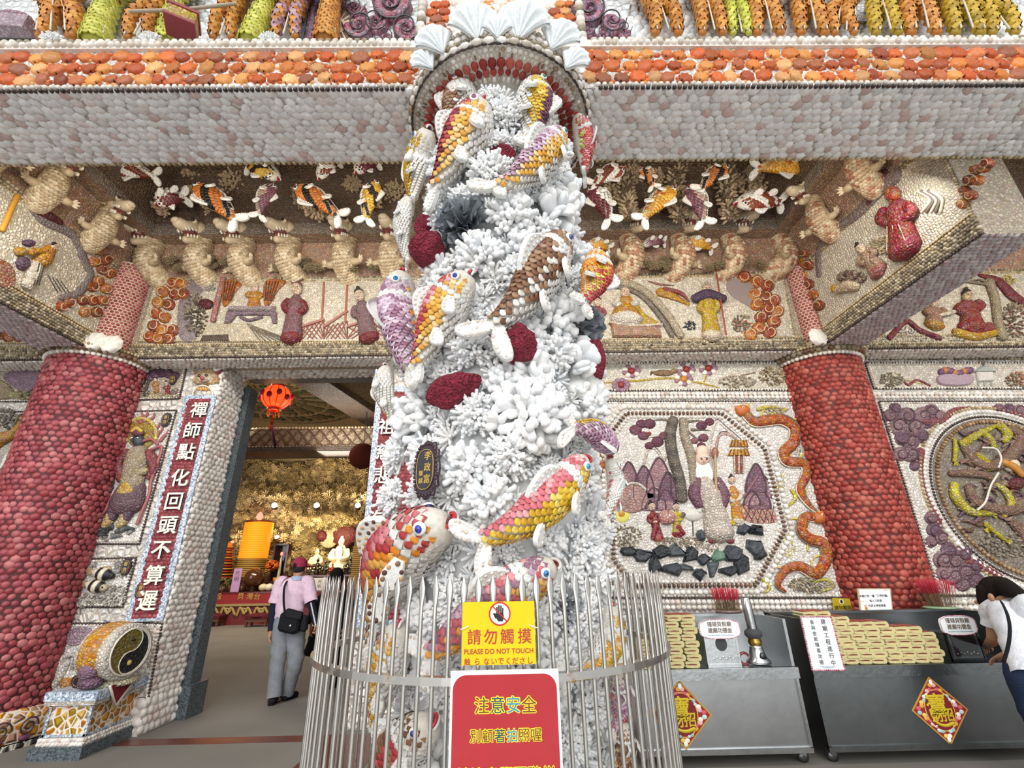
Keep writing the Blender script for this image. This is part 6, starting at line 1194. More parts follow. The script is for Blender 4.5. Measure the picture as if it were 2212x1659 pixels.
t = panel('fish_pair_relief', 'small shell relief of two black-striped fish on the door pillar', 'relief panel', W, NW, [(175, 1208), (296, 1205), (266, 1311), (144, 1311)], ground=hexc('e4e2de'), fr=.015)
for x, y, rev in ((412, 905, '2a2628'), (385, 952, 'b8a888')):
    a = MB(); L_ = 18; cs = np.array([hexc('1f1e22') if (i//3) % 2 == 0 and 4 < i < 15 else (hexc('d6cdb6') if i < 15 else hexc(rev)) for i in range(L_)]); s = np.linspace(0, 1, L_)
    R4.tb(a, [(x-38+76*q, y-12+18*q) for q in s], 6+19*np.sin(np.clip(s*1.1, 0, 1)*PI*.9), cs, .03, .9, smooth=False, n=L_, seg=10); R4.blob(a, [(x-34, y-14), (x-62, y-30), (x-70, y-8), (x-50, y+4)], .03, hexc('a08a70')); R4.blob(a, [(x-20, y-26), (x+18, y-34), (x+26, y-18)], .03, hexc('a89478')); R4.el(a, x+34, y+2, 4, 4, hexc('101010'), d=.06); part(t, a, 'striped_fish', M_SHELL)
a = MB(); R4.bush(a, 350, 880, 36, 30, LL('9a968e', '85817a', 'b5b0a6'), 100, .06); R4.bush(a, 480, 880, 34, 36, LL('9a968e', '85817a'), 100, .06); R4.bush(a, 440, 985, 60, 40, LL('b5b0a6', 'a09c94', '8a867e'), 150, .045); R4.bush(a, 330, 1005, 50, 26, LL('b5b0a6', '8a867e'), 90, .05); part(t, a, 'coral_bushes', M_CORAL)
t = panel('crane_relief', 'shell relief of a crane under a lilac pine behind the stone drum', 'relief panel', W, NW, [(130, 1347), (352, 1346), (322, 1507), (86, 1507)], ground=hexc('e8e5e0'), fr=.015)
a = MB(); R4.blob(a, [(260, 1140), (300, 1110), (360, 1115), (350, 1160), (300, 1180), (270, 1175)], .02, hexc('a28b98')); R4.tb(a, [(345, 1160), (320, 1210), (300, 1240), (290, 1270)], [14, 10, 8, 6], hexc('9a949a'), .02); part(t, a, 'lilac_pine', M_MOSF)
a = MB(); R4.blob(a, [(225, 1230), (255, 1215), (280, 1235), (270, 1270), (235, 1330), (210, 1340)], .035, hexc('dcd8d2')); R4.tb(a, [(265, 1225), (300, 1215), (315, 1245), (345, 1235)], [9, 7, 6, 2], hexc('c8c4c0'), .03); R4.el(a, 270, 1330, 36, 26, hexc('c08a4a'), h=.03); part(t, a, 'crane', M_MOSF)
# lion mask with ring
t = thing('lion_mask', 'shell lion mask holding a ring above the red couplet', 'relief', W(448, 820)); r = Rel(W, NW, 400, 780, 440/2212.)
a = MB(); r.blob(a, [(95, 230), (110, 180), (180, 110), (280, 85), (350, 140), (385, 200), (360, 250), (260, 265), (150, 262)], .03, hexc('b89a72')); r.el(a, 240, 205, 95, 52, hexc('d2c2a4'), h=.05, d=.02); part(t, a, 'face', M_MOSF)
a = MB(); r.blob(a, [(100, 100), (140, 120), (165, 145), (115, 150)], .03, hexc('c89a78')); r.blob(a, [(415, 95), (330, 135), (385, 150)], .03, hexc('a0505a')); part(t, a, 'ears', M_MOSF)
a = MB()
for x in (188, 265): r.el(a, x, 180, 19, 16, hexc('2a1c1c'), d=.06)
r.el(a, 225, 210, 30, 22, hexc('9a4a4a'), h=.03, d=.06); r.tb(a, [(200, 240), (240, 246), (280, 238)], 7, hexc('8a5a4a'), .06); part(t, a, 'eyes_and_nose', M_GLOSS)
a = MB(); r.tb(a, [(205+108*math.cos(u), 375+100*math.sin(u)) for u in np.linspace(-3.2, .06, 16)], 9, hexc('d8d0c0'), .02); part(t, a, 'ring', M_SHELL); a = MB()
for k in range(5): r.el(a, 150+28*k, 300+8*(k % 2), 18, 24, hexc('c89a58'), h=.02)
part(t, a, 'petals', M_SHELL)
def couplet(label, G4, I4, chars, col=(.80, .76, .66)):
    P = np.array([W(*q) for q in G4])+NW*.004; t = thing('couplet_board', label, 'couplet', P.mean(0)); mb = MB(); slab(mb, P, NW, .03, (.5, .5, .5), .2); part(t, mb, 'granite_border', M_GRAN); I = np.array([W(*q) for q in I4])+NW*.034
    mb = MB(); slab(mb, I, NW, .004, hexc('7c3238'), .2); X = nrm(I[1]-I[0]); lu = np.linalg.norm(I[1]-I[0]); lv = np.linalg.norm(I[3]-I[0]); part(t, mb, 'red_field', M_WHITE)
    mb = MB(); rect_shells(mb, I[3]+NW*.002, X, A3(0, 0, 1), lu, lv, NW, .05, LL('8a3d44', '7a3038', '9a4a4e', '84353d'), tm=LOWDOME, h=.25); part(t, mb, 'red_shells', M_SHELL)
    mb = MB()
    for ch, x, y, s in chars: letters('', ch, aty(x, y, YW-.055), XX, ZZ, NW, s, col, None, None, .022, .018, True, mb=mb)
    part(t, mb, 'white_characters', M_PLAIN)
couplet('red couplet board with nine white characters on the left door pillar', [(403, 855), (471, 854), (355, 1341), (274, 1344)], [(412, 864), (459, 863), (342, 1333), (288, 1336)], [(c_, x, y, .225) for c_, x, y in zip('禪師點化回頭不算遲', (432, 418, 405, 391, 378, 365, 350, 336, 321), (886, 930, 976, 1032, 1083, 1134, 1188, 1242, 1297))])
x0, x1 = -1.74, -1.12; pz = lambda x, z: (FPX*(CM.T@(A3(x, YW, z)-A3(0, 0, EYE))))
def pxy(x, z): d = CM.T@(A3(x, YW, z)-A3(0, 0, EYE)); return (1106+FPX*d[0]/-d[2], 829.5-FPX*d[1]/-d[2])
couplet('red couplet board with white characters half hidden behind the coral column', [pxy(x0, 3.85), pxy(x1, 3.85), pxy(x1, .95), pxy(x0, .95)], [pxy(x0+.08, 3.77), pxy(x1-.08, 3.77), pxy(x1-.08, 1.03), pxy(x0+.08, 1.03)], [('祖', 836, 922, .225), ('慈', 832, 976, .225), ('悲', 828, 1026, .225), ('海', 815, 1122, .225)])
# far left wall fragments
t = panel('relief_panel', 'shell relief panel of a lilac landscape left of the fat red column, upper one', 'relief panel', W, NW, [(-120, 795), (108, 795), (75, 868), (-150, 868)], ground=hexc('b3a89a'), fr=.013)
a = MB(); r = Rel(W, NW); r.blob(a, [(10, 815), (40, 800), (90, 803), (88, 830), (60, 850), (30, 835)], .02, hexc('8a7282')); r.blob(a, [(-80, 850), (-30, 815), (20, 830), (30, 860), (-40, 864)], .02, hexc('96866a')); part(t, a, 'lilac_hills'); a = MB(); r.bush(a, 55, 855, 30, 8, LL('8a8468', 'a09674'), 60, .06); part(t, a, 'coral_bushes', M_CORAL)
t = panel('relief_panel', 'shell relief panel with a spotted tiger tail left of the fat red column, lower one', 'relief panel', W, NW, [(-150, 890), (62, 890), (-50, 1300), (-260, 1300)], ground=hexc('c4bcb0'), fr=.013)
a = MB(); r.tb(a, [(-60, 1010), (-10, 960), (30, 940), (52, 915)], [26, 20, 12, 6], hexc('b8863c'), .02); part(t, a, 'tiger'); a = MB()
for x, y in ((0, 945), (15, 950), (30, 930), (-20, 965), (5, 960)): r.el(a, x, y, 4, 3, hexc('3a2a20'), d=.05)
part(t, a, 'spots', M_SHELL); a = MB(); r.bush(a, 15, 905, 26, 20, LL('75706a', '8a857c'), 80, .07); part(t, a, 'coral_bushes', M_CORAL); a = MB(); r.tb(a, [(20, 985), (8, 1010), (-15, 1015)], 4, hexc('dcd8d0'), .02); part(t, a, 'white_ring', M_SHELL)
# donor plaques
def wallplq(x, y, w, h, label, lines=None): plaque(W(x, y)+NW*.02, XX, ZZ, NW, w, h, label, lines)
for x, y, lb in ((377, 822, 'small dark donor plaque at the upper right of the purple tree panel'), (309, 828, 'small dark donor plaque at the left of the purple tree panel'), (362, 908, 'dark donor plaque at the upper right of the guardian relief'), (238, 1054, 'dark donor plaque at the left of the guardian relief'), (277, 1224, 'dark donor plaque at the upper right of the fish pair relief'), (166, 1276, 'dark donor plaque at the lower left of the fish pair relief'), (309, 1275, 'dark donor plaque on the red couplet beside its last characters'), (50, 910, 'dark donor plaque left of the fat red column'), (101, 806, 'small dark donor plaque touching the top of the fat red column'), (105, 1472, 'dark donor plaque at the lower left of the crane relief')): wallplq(x, y, .115 if y > 880 else .09, .185 if y > 880 else .14, lb, [('善信', 0, 0, .26)])

# ---- scenes on the beams
def beam_panel(label, plane, n, corners, g='d8cfbc'): return panel('beam_relief', label, 'relief panel', plane, n, corners, ground=hexc(g), frame=TAN, fr=.014, frame2=False)
ORC = LL('a8582a', 'b5692f', '96492a', 'c07c3c', '8f4b2e')
def orange_cloud(t, r, P): a, b = MB(), MB(); r.cloud(a, b, P, 10, ORC, hexc('d0b590'), .03); part(t, a, 'orange_clouds', M_MOSF); part(t, b, 'cloud_curls', M_SHELL)
t = beam_panel('long beam relief left of the column with an official, a mauve desk and a balustrade', B, NW, [(338, 602), (935, 600), (935, 738), (300, 738)])
r = Rel(B, NW, 0, 0, .458); g = np.random.default_rng(3)
orange_cloud(t, r, [(710+x*1.0, y, 24) for x, y in ((110, 1340), (60, 1380), (120, 1390), (40, 1430), (90, 1440), (30, 1480), (70, 1500), (20, 1540), (60, 1560), (110, 1560), (0, 1590), (40, 1600), (90, 1600), (150, 1340), (160, 1390))])
a = MB(); r.blob(a, [(880, 1330), (1020, 1325), (1000, 1345), (940, 1400), (900, 1500), (930, 1600), (860, 1605), (840, 1500)], .012, hexc('94878a')); part(t, a, 'lilac_bank'); a = MB(); r.bush(a, 930, 1490, 50, 95, LL('4f493f', '6d6455', '8f846e'), 200, .07); r.bush(a, 990, 1350, 30, 25, LL('a8a098', '8f877e'), 70, .08); part(t, a, 'dark_coral_rock', M_CORAL)
a = MB(); r.el(a, 975, 1438, 38, 26, hexc('5a1c24'), h=.05); part(t, a, 'red_coral', M_MOSF); a = MB(); r.tb(a, [(1060, 1320), (1035, 1420), (1012, 1520)], 13, hexc('b07a72'), .03); part(t, a, 'pink_pillar', M_MOSF)
for x in (1090, 1285): a = MB(); r.blob(a, [(x-30, 1330), (x+65, 1330), (x+25, 1380), (x-10, 1440), (x-35, 1440)], .03, hexc('a8652c')); [r.tb(a, [(x-20+14*k, 1335), (x-28+8*k, 1425)], 3, hexc('6a3a1a'), .03, seg=5) for k in range(5)]; part(t, a, 'orange_curtain', M_MOSF)
a = MB(); r.person(a, 1205, 1365, 1200, 1450, 50, hexc('b97c2c'), hat='d0c0a8', hr=19); part(t, a, 'seated_figure_in_amber')
a = MB(); r.blob(a, [(1085, 1450), (1305, 1450), (1300, 1475), (1080, 1475)], .05, hexc('9a8a8c'), smooth=False); r.blob(a, [(1075, 1475), (1310, 1475), (1310, 1530), (1290, 1530), (1280, 1492), (1120, 1492), (1090, 1530), (1062, 1530)], .04, hexc('86707a'), smooth=False); r.tb(a, [(1140, 1500), (1180, 1515), (1240, 1500)], 8, hexc('7c6670'), .02); part(t, a, 'mauve_desk')
a = MB(); r.person(a, 1405, 1370, 1380, 1602, 74, hexc('7f5a60'), hexc('7a2c30'), hat='7d5a62', hr=26, sash=hexc('5a3a44'), arms=2, d=.02); r.tb(a, [(1400, 1350), (1440, 1330)], 4, hexc('6a4a50'), .06); r.tb(a, [(1395, 1350), (1365, 1332)], 4, hexc('6a4a50'), .06); part(t, a, 'tall_official_in_mauve')
a = MB()
for x0, x1 in ((1420, 1530), (1530, 1640), (1640, 1850)):
    for k in range(6): f = k/5; r.tb(a, [(x0+(x1-x0)*f, 1545-(30*f)), (x0+(x1-x0)*min(1, f+.5), 1600)], 2.5, hexc('8a5046'), .006, smooth=False, seg=5); r.tb(a, [(x0+(x1-x0)*f, 1545-(30*f)), (x0+(x1-x0)*max(0, f-.5), 1600)], 2.5, hexc('8a5046'), .006, smooth=False, seg=5)
    r.tb(a, [(x0, 1545), (x1, 1470 if x1 > 1600 else 1510)], 7, hexc('a06a60'), .012)
for x in (1530, 1640): r.tb(a, [(x, 1335), (x-10, 1520)], 5, hexc('a2604a'), .006)
part(t, a, 'balustrade', M_SHELL); a = MB(); r.person(a, 1700, 1400, 1745, 1602, 70, hexc('7d6164'), hexc('7a2c30'), hat='3a3034', hr=24, sash=hexc('d8d0c4'), d=.02); part(t, a, 'bearded_figure_in_mauve')
a = MB(); r.blob(a, [(960, 1530), (1190, 1530), (1240, 1612), (950, 1612)], .01, hexc('c9bca4'), smooth=False); [r.tb(a, [(1170, 1530), (1230+25*k, 1610)], 3, hexc('8a7d68'), .011, smooth=False, seg=5) for k in range(7)]; r.blob(a, [(960, 1585), (1080, 1580), (1085, 1612), (950, 1612)], .02, hexc('5a4a40'), smooth=False); part(t, a, 'paved_terrace')
t = beam_panel('beam relief right of the column with a golden seated figure in a pale arch', B, NW, [(1180, 601), (1688, 593), (1716, 736), (1180, 739)])
r = Rel(B, NW, 1240, 0, .458); orange_cloud(t, r, [(x, y, 26) for x, y in ((800, 1310), (860, 1330), (910, 1350), (850, 1390), (900, 1400), (940, 1420), (860, 1440), (910, 1460), (955, 1470), (880, 1500), (940, 1520), (870, 1550), (920, 1570), (830, 1580))])
a = MB(); r.blob(a, [(800, 1320), (860, 1380), (830, 1440), (870, 1470), (740, 1400), (720, 1330)], .01, hexc('8d7f7c')); r.bush(a, 790, 1530, 45, 40, LL('6d6455', '8f846e', 'a2685a'), 110, .06); part(t, a, 'lilac_bank', M_CORAL)
a = MB(); r.tb(a, [(130, 1340), (220, 1335), (330, 1380), (430, 1480), (500, 1590)], 20, hexc('b3a58c'), .02); r.tb(a, [(130, 1362), (220, 1360), (320, 1405), (405, 1500), (460, 1590)], 12, hexc('80766a'), .015); part(t, a, 'pale_arch', M_MOSF)
a = MB(); r.blob(a, [(170, 1540), (200, 1480), (215, 1410), (250, 1390), (290, 1420), (330, 1480), (390, 1530)], .015, hexc('b8952c')); part(t, a, 'golden_aura', M_MOSF); a = MB(); r.person(a, 240, 1385, 245, 1510, 76, hexc('b8862c'), hexc('d8d0c4'), hat='c8b8a0', hr=22, flare=1.5, arms=2); part(t, a, 'golden_seated_figure')
a = MB(); r.blob(a, [(170, 1530), (400, 1545), (410, 1595), (180, 1595)], .05, hexc('a8826a'), smooth=False); r.tb(a, [(165, 1530), (280, 1545), (410, 1540)], 6, hexc('d8c8b0'), .05); part(t, a, 'altar_plinth', M_MOSF)
a = MB(); r.person(a, 622, 1375, 645, 1592, 66, hexc('c0a030'), hexc('d8c8b0'), hat='b8a898', hr=22, d=.02); r.tb(a, [(560, 1420), (620, 1400), (700, 1420)], [22, 30, 20], hexc('4f3a55'), .05, .6); part(t, a, 'warrior_in_yellow_and_purple'); a = MB(); r.tb(a, [(660, 1305), (705, 1592)], 4, hexc('94403a'), .07); part(t, a, 'red_spear', M_SHELL)
a = MB(); r.tb(a, [(400, 1380), (460, 1400), (540, 1440)], [26, 22, 6], hexc('b98a34'), .01, .5); r.tb(a, [(420, 1370), (500, 1390), (540, 1430)], [12, 10, 3], hexc('94484e'), .03); r.tb(a, [(350, 1330), (400, 1345), (470, 1350)], [3, 6, 2], hexc('a0605c'), .01); part(t, a, 'bright_cloud', M_MOSF); a = MB(); r.bush(a, 540, 1540, 30, 22, LL('3f4044', '55565a'), 60, .07); part(t, a, 'dark_bush', M_CORAL)
a = MB(); r.person(a, 110, 1430, 110, 1560, 50, hexc('94484e'), hexc('c9a060'), hr=18); part(t, a, 'figure_in_red')
t = beam_panel('beam relief in the far right bay with a seated monk under a tree', B, NW, [(1840, 742), (2300, 742), (2300, 588), (2080, 588)])
r = Rel(B, NW, 1240, 0, .458); a = MB(); r.tb(a, [(1945, 1330), (1975, 1420), (1990, 1530), (2010, 1600)], [22, 20, 20, 24], hexc('a3957a'), .02); [r.tb(a, [(1960, 1350), (1900-60*k, 1325+10*k), (1830-60*k, 1340)], [8, 5, 2], hexc('8d806a'), .02) for k in range(2)]; part(t, a, 'tree_trunk', M_MOSF)
a = MB(); r.person(a, 1842, 1405, 1870, 1545, 84, hexc('8e3f3a'), hexc('8e3f3a'), skin='c9b193', hat='3a2c26', hr=24, d=.02, line=(.6, .5, .45)); r.tb(a, [(1815, 1545), (1880, 1560), (1950, 1548)], 26, hexc('8e3f3a'), .03, .6); part(t, a, 'monk_in_red'); a = MB(); r.tb(a, [(1790, 1570), (1880, 1590), (1970, 1570)], 24, hexc('c0952e'), .01); part(t, a, 'yellow_cushion', M_MOSF)
a = MB(); r.person(a, 1690, 1440, 1690, 1540, 64, hexc('a07c64'), hexc('b98a3c'), hat='1f1a1c', hr=20, d=.02); part(t, a, 'kneeling_figure'); a = MB(); r.tb(a, [(1690, 1500), (1740, 1490), (1775, 1480)], 10, hexc('d8ccb8'), .05); part(t, a, 'offering_arms')
a = MB(); r.tb(a, [(1480, 1600), (1560, 1520), (1620, 1560), (1720, 1600)], 14, hexc('7a3238'), .01); r.spiral(a, 1535, 1545, 30, hexc('d8d0c4'), .18); r.spiral(a, 1580, 1565, 24, hexc('d8d0c4'), .18); r.tb(a, [(1900, 1300), (1990, 1330), (2060, 1400), (2130, 1440)], [8, 24, 30, 20], hexc('7a3238'), .01, .5); r.spiral(a, 2040, 1320, 28, hexc('c9b25a'), .18); part(t, a, 'scroll_bank', M_MOSF); a = MB(); r.bush(a, 2080, 1510, 70, 80, LL('7d5a52', '8f846e', '6d6455'), 150, .05); part(t, a, 'coral_bushes', M_CORAL)
# side beam faces
RX = lambda x, y: atx(x, y, XR); LX = lambda x, y: atx(x, y, XL)
def quadx(X, y0, y1): return [(X, y0, ZB+.24), (X, y1, ZB+.24), (X, y1, ZB+1.16), (X, y0, ZB+1.16)]
def panel_w(label, P, n): 
    P = np.array(P, float); c = P.mean(0); t = thing('beam_relief', label, 'relief panel', c); mb = MB(); slab(mb, P, n, .012, hexc('d8cfbc'), .3); mb.build('shell_ground', M_MOSF, t); mb = MB(); beads(mb, P+nrm(n)*.012, .032, .014, TAN, N=n, closed=True); mb.build('bead_frame', M_SHELL, t); return t
t = panel_w('slanting beam relief at the right with a big monk in red robes', quadx(XR, 5.35, 3.25), (-1, 0, 0)); r = Rel(RX, (-1, 0, 0), 1240, 0, .458)
orange_cloud(t, r, [(x, y, 22) for x, y in ((1090, 1190), (1065, 1240), (1110, 1250), (1080, 1300), (1110, 1340), (1075, 1360), (1130, 1390), (1095, 1420), (1110, 1460), (1160, 1440), (1900, 800), (1940, 790), (1870, 850), (1910, 850), (1850, 900), (1880, 920), (1840, 960), (1960, 770))])
a = MB(); r.tb(a, [(1530, 820), (1440, 900), (1350, 1000), (1220, 1100), (1160, 1180), (1160, 1300)], [40, 40, 30, 26, 26, 20], hexc('8a7a76'), .0, .3); part(t, a, 'lilac_bank'); a = MB(); r.tb(a, [(1480, 810), (1440, 880), (1400, 960)], [18, 22, 16], hexc('5e2630'), .015); part(t, a, 'dark_red_coral', M_MOSF)
a = MB(); r.person(a, 1525, 915, 1580, 1180, 120, hexc('842c2c'), hexc('842c2c'), skin='a8604a', hat=None, hr=34, d=.03, line=(.6, .42, .36)); part(t, a, 'monk_in_red'); a = MB(); [r.tb(a, [(1630+16*k, 900), (1690+14*k, 940), (1650+22*k, 1000)], 8, LL('d2c6b0', '7a6a60')[k % 2], .01) for k in range(5)]; part(t, a, 'pale_arcs', M_SHELL)
a = MB(); r.person(a, 1370, 1175, 1450, 1280, 70, hexc('a88a74'), hexc('a0605c'), hat='2a2020', hr=22, d=.02); part(t, a, 'crouching_figure'); a = MB(); r.tb(a, [(1250, 1370), (1300, 1350), (1350, 1350)], [20, 32, 22], hexc('c8b49a'), .02); r.el(a, 1240, 1360, 16, 20, hexc('c9a43c'), d=.02); part(t, a, 'lying_figure', M_MOSF)
a = MB(); r.bush(a, 1320, 1310, 60, 30, LL('7a5c5a', '8f846e', '6d5a4e'), 120, .06); r.bush(a, 1470, 1160, 60, 40, LL('8f846e', 'a08d70'), 100, .05); part(t, a, 'coral_bushes', M_CORAL); a = MB(); r.tb(a, [(1500, 1110), (1520, 1140), (1560, 1150), (1620, 1120)], 14, hexc('bfa32e'), .03); part(t, a, 'yellow_mat', M_MOSF)
t = panel_w('slanting beam relief at the left with a bowing figure in amber and white', quadx(XL, 3.25, 5.28), (1, 0, 0)); r = Rel(LX, (1, 0, 0), 0, 380, 400/952.)
orange_cloud(t, r, [(x, y, 24) for x, y in ((470, 350), (500, 380), (540, 430), (480, 440), (520, 480), (560, 500), (500, 540), (470, 570), (540, 580), (420, 640), (470, 640), (520, 640), (350, 650), (430, 700), (490, 700), (310, 670))])
a = MB(); r.tb(a, [(150, 160), (220, 230), (350, 290), (400, 350), (430, 440), (460, 510), (400, 600), (300, 630)], [20, 26, 28, 30, 28, 24, 24, 16], hexc('8d8180'), .0, .3); part(t, a, 'lilac_bank'); a = MB(); r.tb(a, [(180, 180), (240, 205), (300, 240)], [20, 24, 16], hexc('5a2028'), .02); part(t, a, 'dark_red_coral', M_MOSF)
a = MB(); r.tb(a, [(75, 100), (35, 190), (-5, 280)], 13, hexc('c08a2c'), .02); part(t, a, 'amber_pole', M_SHELL)
a = MB(); r.tb(a, [(240, 375), (210, 420), (180, 450)], [28, 40, 34], hexc('bf8428'), .03); r.tb(a, [(215, 390), (160, 385), (125, 395)], 16, hexc('bf8428'), .06); r.el(a, 252, 362, 18, 20, hexc('c8ac94'), d=.05); r.el(a, 245, 348, 16, 9, hexc('2a2222'), d=.06); part(t, a, 'bowing_figure_in_amber'); a = MB(); r.tb(a, [(175, 455), (150, 510), (120, 570)], [32, 36, 28], hexc('d6ccba'), .03); [r.tb(a, [(190-14*k, 450), (160-14*k, 560)], 3, hexc('4a443c'), .075, seg=5) for k in range(3)]; part(t, a, 'white_skirt', M_MOSF)
a = MB(); r.el(a, 110, 450, 38, 40, hexc('5d4458'), h=.05); r.el(a, 95, 390, 34, 26, hexc('b08a3c'), h=.05); r.el(a, 140, 345, 36, 20, hexc('5d4458'), h=.04); part(t, a, 'purple_bundle', M_MOSF); a = MB(); [r.tb(a, [(240+22*k, 510+10*k), (290+20*k, 600)], 2.5, hexc('6a6258'), .004, smooth=False, seg=5) for k in range(4)]; r.blob(a, [(-20, 430), (60, 470), (70, 560), (-20, 560)], .01, hexc('a5755e')); part(t, a, 'brick_terrace')
t = beam_panel('fragment of a beam relief with red scrolls in the far left bay', B, NW, [(-200, 700), (60, 700), (90, 742), (-220, 742)]); r = Rel(B, NW); a, b = MB(), MB(); r.cloud(a, b, [(0, 722, 12), (20, 728, 11), (42, 730, 9), (-20, 715, 12)], 10, ORC, hexc('4a2a24'), .02); part(t, a, 'red_scrolls', M_MOSF); part(t, b, 'curls', M_SHELL)

# ---- drum stone by the doorway
PD0, PD1, PY = -4.33, -3.95, 5.22
t = thing('drum_pedestal', 'stepped granite and amber-shell pedestal under the stone drum', 'pedestal', (-4.14, 5.5, 0))
mb = MB(); box(mb, (PD0-.05, PY-.06, 0), (PD1+.05, YW, .10), (.5, .5, .5)); part(t, mb, 'granite_foot', M_GRAND)
mb = MB(); box(mb, (PD0-.02, PY-.03, .10), (PD1+.02, YW, .16), hexc('d8d0c4')); rect_shells(mb, (PD1+.02, PY-.03, .10), (0, 1, 0), (0, 0, 1), .63, .06, (1, 0, 0), .035, WHITES, tm=LOWDOME); rect_shells(mb, (PD0-.02, PY-.03, .10), (1, 0, 0), (0, 0, 1), .42, .06, (0, -1, 0), .035, WHITES, tm=LOWDOME); part(t, mb, 'white_shell_step', M_SHELL)
mb = MB(); box(mb, (PD0, PY, .16), (PD1, YW, .42), hexc('c98f3c')); part(t, mb, 'amber_panels', M_MOSW)
mb = MB()
for x in (PD0, PD1): box(mb, (x-.012, PY-.012, .16), (x+.012, PY+.012, .42))
for z in (.165, .405): box(mb, (PD0-.01, PY-.012, z), (PD1+.01, PY+.012, z+.02)); box(mb, (PD1-.01, PY, z), (PD1+.012, YW, z+.02))
part(t, mb, 'granite_frame', M_GRAN)
mb = MB(); box(mb, (PD0-.04, PY-.05, .42), (PD1+.05, YW, .455), hexc('d8d0c4')); part(t, mb, 'white_shell_moulding', M_MOSF); mb = MB(); box(mb, (PD0-.05, PY-.06, .455), (PD1+.06, YW, .53)); part(t, mb, 'granite_top', M_GRAN)
dc, ax = A3(-4.03, 5.42, .83), nrm(A3(.98, -.2, 0)); t = thing('stone_drum', 'shell-clad drum with a yin-yang face beside the doorway', 'drum', dc); rd = .255; Lh = .19
mb = MB(); lathe(mb, dc, [(rd*1.0, -Lh*.75), (rd*1.06, -Lh*.3), (rd*1.06, Lh*.15), (rd*1.0, Lh*.5)], hexc('d0984a'), 40, ax); part(t, mb, 'amber_barrel', M_MOSF)
mb = MB(); lathe(mb, dc, [(rd*.6, Lh), (rd*.92, Lh), (rd*1.0, Lh*.92), (rd*1.0, Lh*.5), (rd*.99, Lh*.48)], hexc('d8d2c8'), 40, ax); lathe(mb, dc, [(.001, -Lh), (rd*.92, -Lh), (rd*.98, -Lh*.9), (rd*.98, -Lh*.72)], hexc('d8d2c8'), 40, ax); part(t, mb, 'white_rims', M_MOSF)
u_ = nrm(np.cross(A3(0, 0, 1), ax)); fp = lambda x, z, d=0: dc+ax*(Lh+.002+d)+u_*x*rd*.8+A3(0, 0, 1)*z*rd*.8
mb = MB(); q = np.linspace(0, 2*PI, 48, endpoint=False); slab(mb, [fp(math.cos(v), math.sin(v)) for v in q], ax, .004, hexc('7d6e2c'), .2); part(t, mb, 'olive_half', M_MOSF)
yy = [(math.cos(v), math.sin(v)) for v in np.linspace(-PI/2, PI/2, 24)]+[(.5*math.cos(v), .5+.5*math.sin(v)) for v in np.linspace(PI/2, -PI/2, 14)[1:]]+[(-.5*math.cos(v), -.5+.5*math.sin(v)) for v in np.linspace(PI/2, -PI/2, 14)[1:-1]]
yy = [(x*.94, y*.97) for x, y in yy]; mb = MB(); slab(mb, [fp(x, y, .004) for x, y in yy], ax, .004, hexc('16171a'), .2); part(t, mb, 'black_half', M_MOSF)
mb = MB(); Pq = np.array([fp(x, y, .009) for x, y in yy]); tube(mb, np.concatenate([Pq, Pq[:1]]), .006, hexc('dcd6c8'), 6, cap=False); Pq = np.array([fp(math.cos(v)*1.02, math.sin(v)*1.02, .008) for v in np.linspace(0, 2*PI, 49)]); tube(mb, Pq, .008, hexc('e0dacc'), 6, cap=False); part(t, mb, 'white_outline', M_SHELL)
mb = MB(); ell(mb, fp(0, .5, .006), (.022, .022, .012), ax, u_, (0, 0, 1), hexc('1c1a14')); part(t, mb, 'black_dot', M_SHELL); mb = MB(); ell(mb, fp(.06, -.5, .01), (.012, .024, .024), ax, u_, (0, 0, 1), hexc('c8b060')); part(t, mb, 'amber_dot', M_SHELL)
mb = MB(); ell(mb, dc+A3(-.04, -.20, -.14), (.10, .07, .09), col=hexc('8a6a80')); ell(mb, dc+A3(-.02, -.18, -.24), (.11, .08, .06), col=hexc('75566c')); part(t, mb, 'purple_scroll', M_MOSF)
mb = MB(); lathe(mb, (-4.05, 5.5, .53), [(.001, 0), (.24, 0), (.22, .04), (.16, .06)], hexc('d8d4b8'), 24); part(t, mb, 'pale_seat', M_MOSF)
mb = MB(); P = [(PD1+.065, 5.27, .55), (PD1+.065, 5.60, .55), (PD1+.07, 5.40, .36)]; slab(mb, P, (1, 0, 0), .012, hexc('7a2630'), .3); tube(mb, np.array([P[0], P[2], P[1]])+A3(.012, 0, 0), .012, hexc('e0dacc'), 6); part(t, mb, 'red_cloth_corner', M_CLOTH)
plaque(A3(-4.14, PY+.02, .60), XX, A3(0, -.2, 1), A3(.1, -1, .15), .17, .12, 'wide dark donor plaque at the foot of the stone drum', [('善信敬獻', 0, 0, .2)])
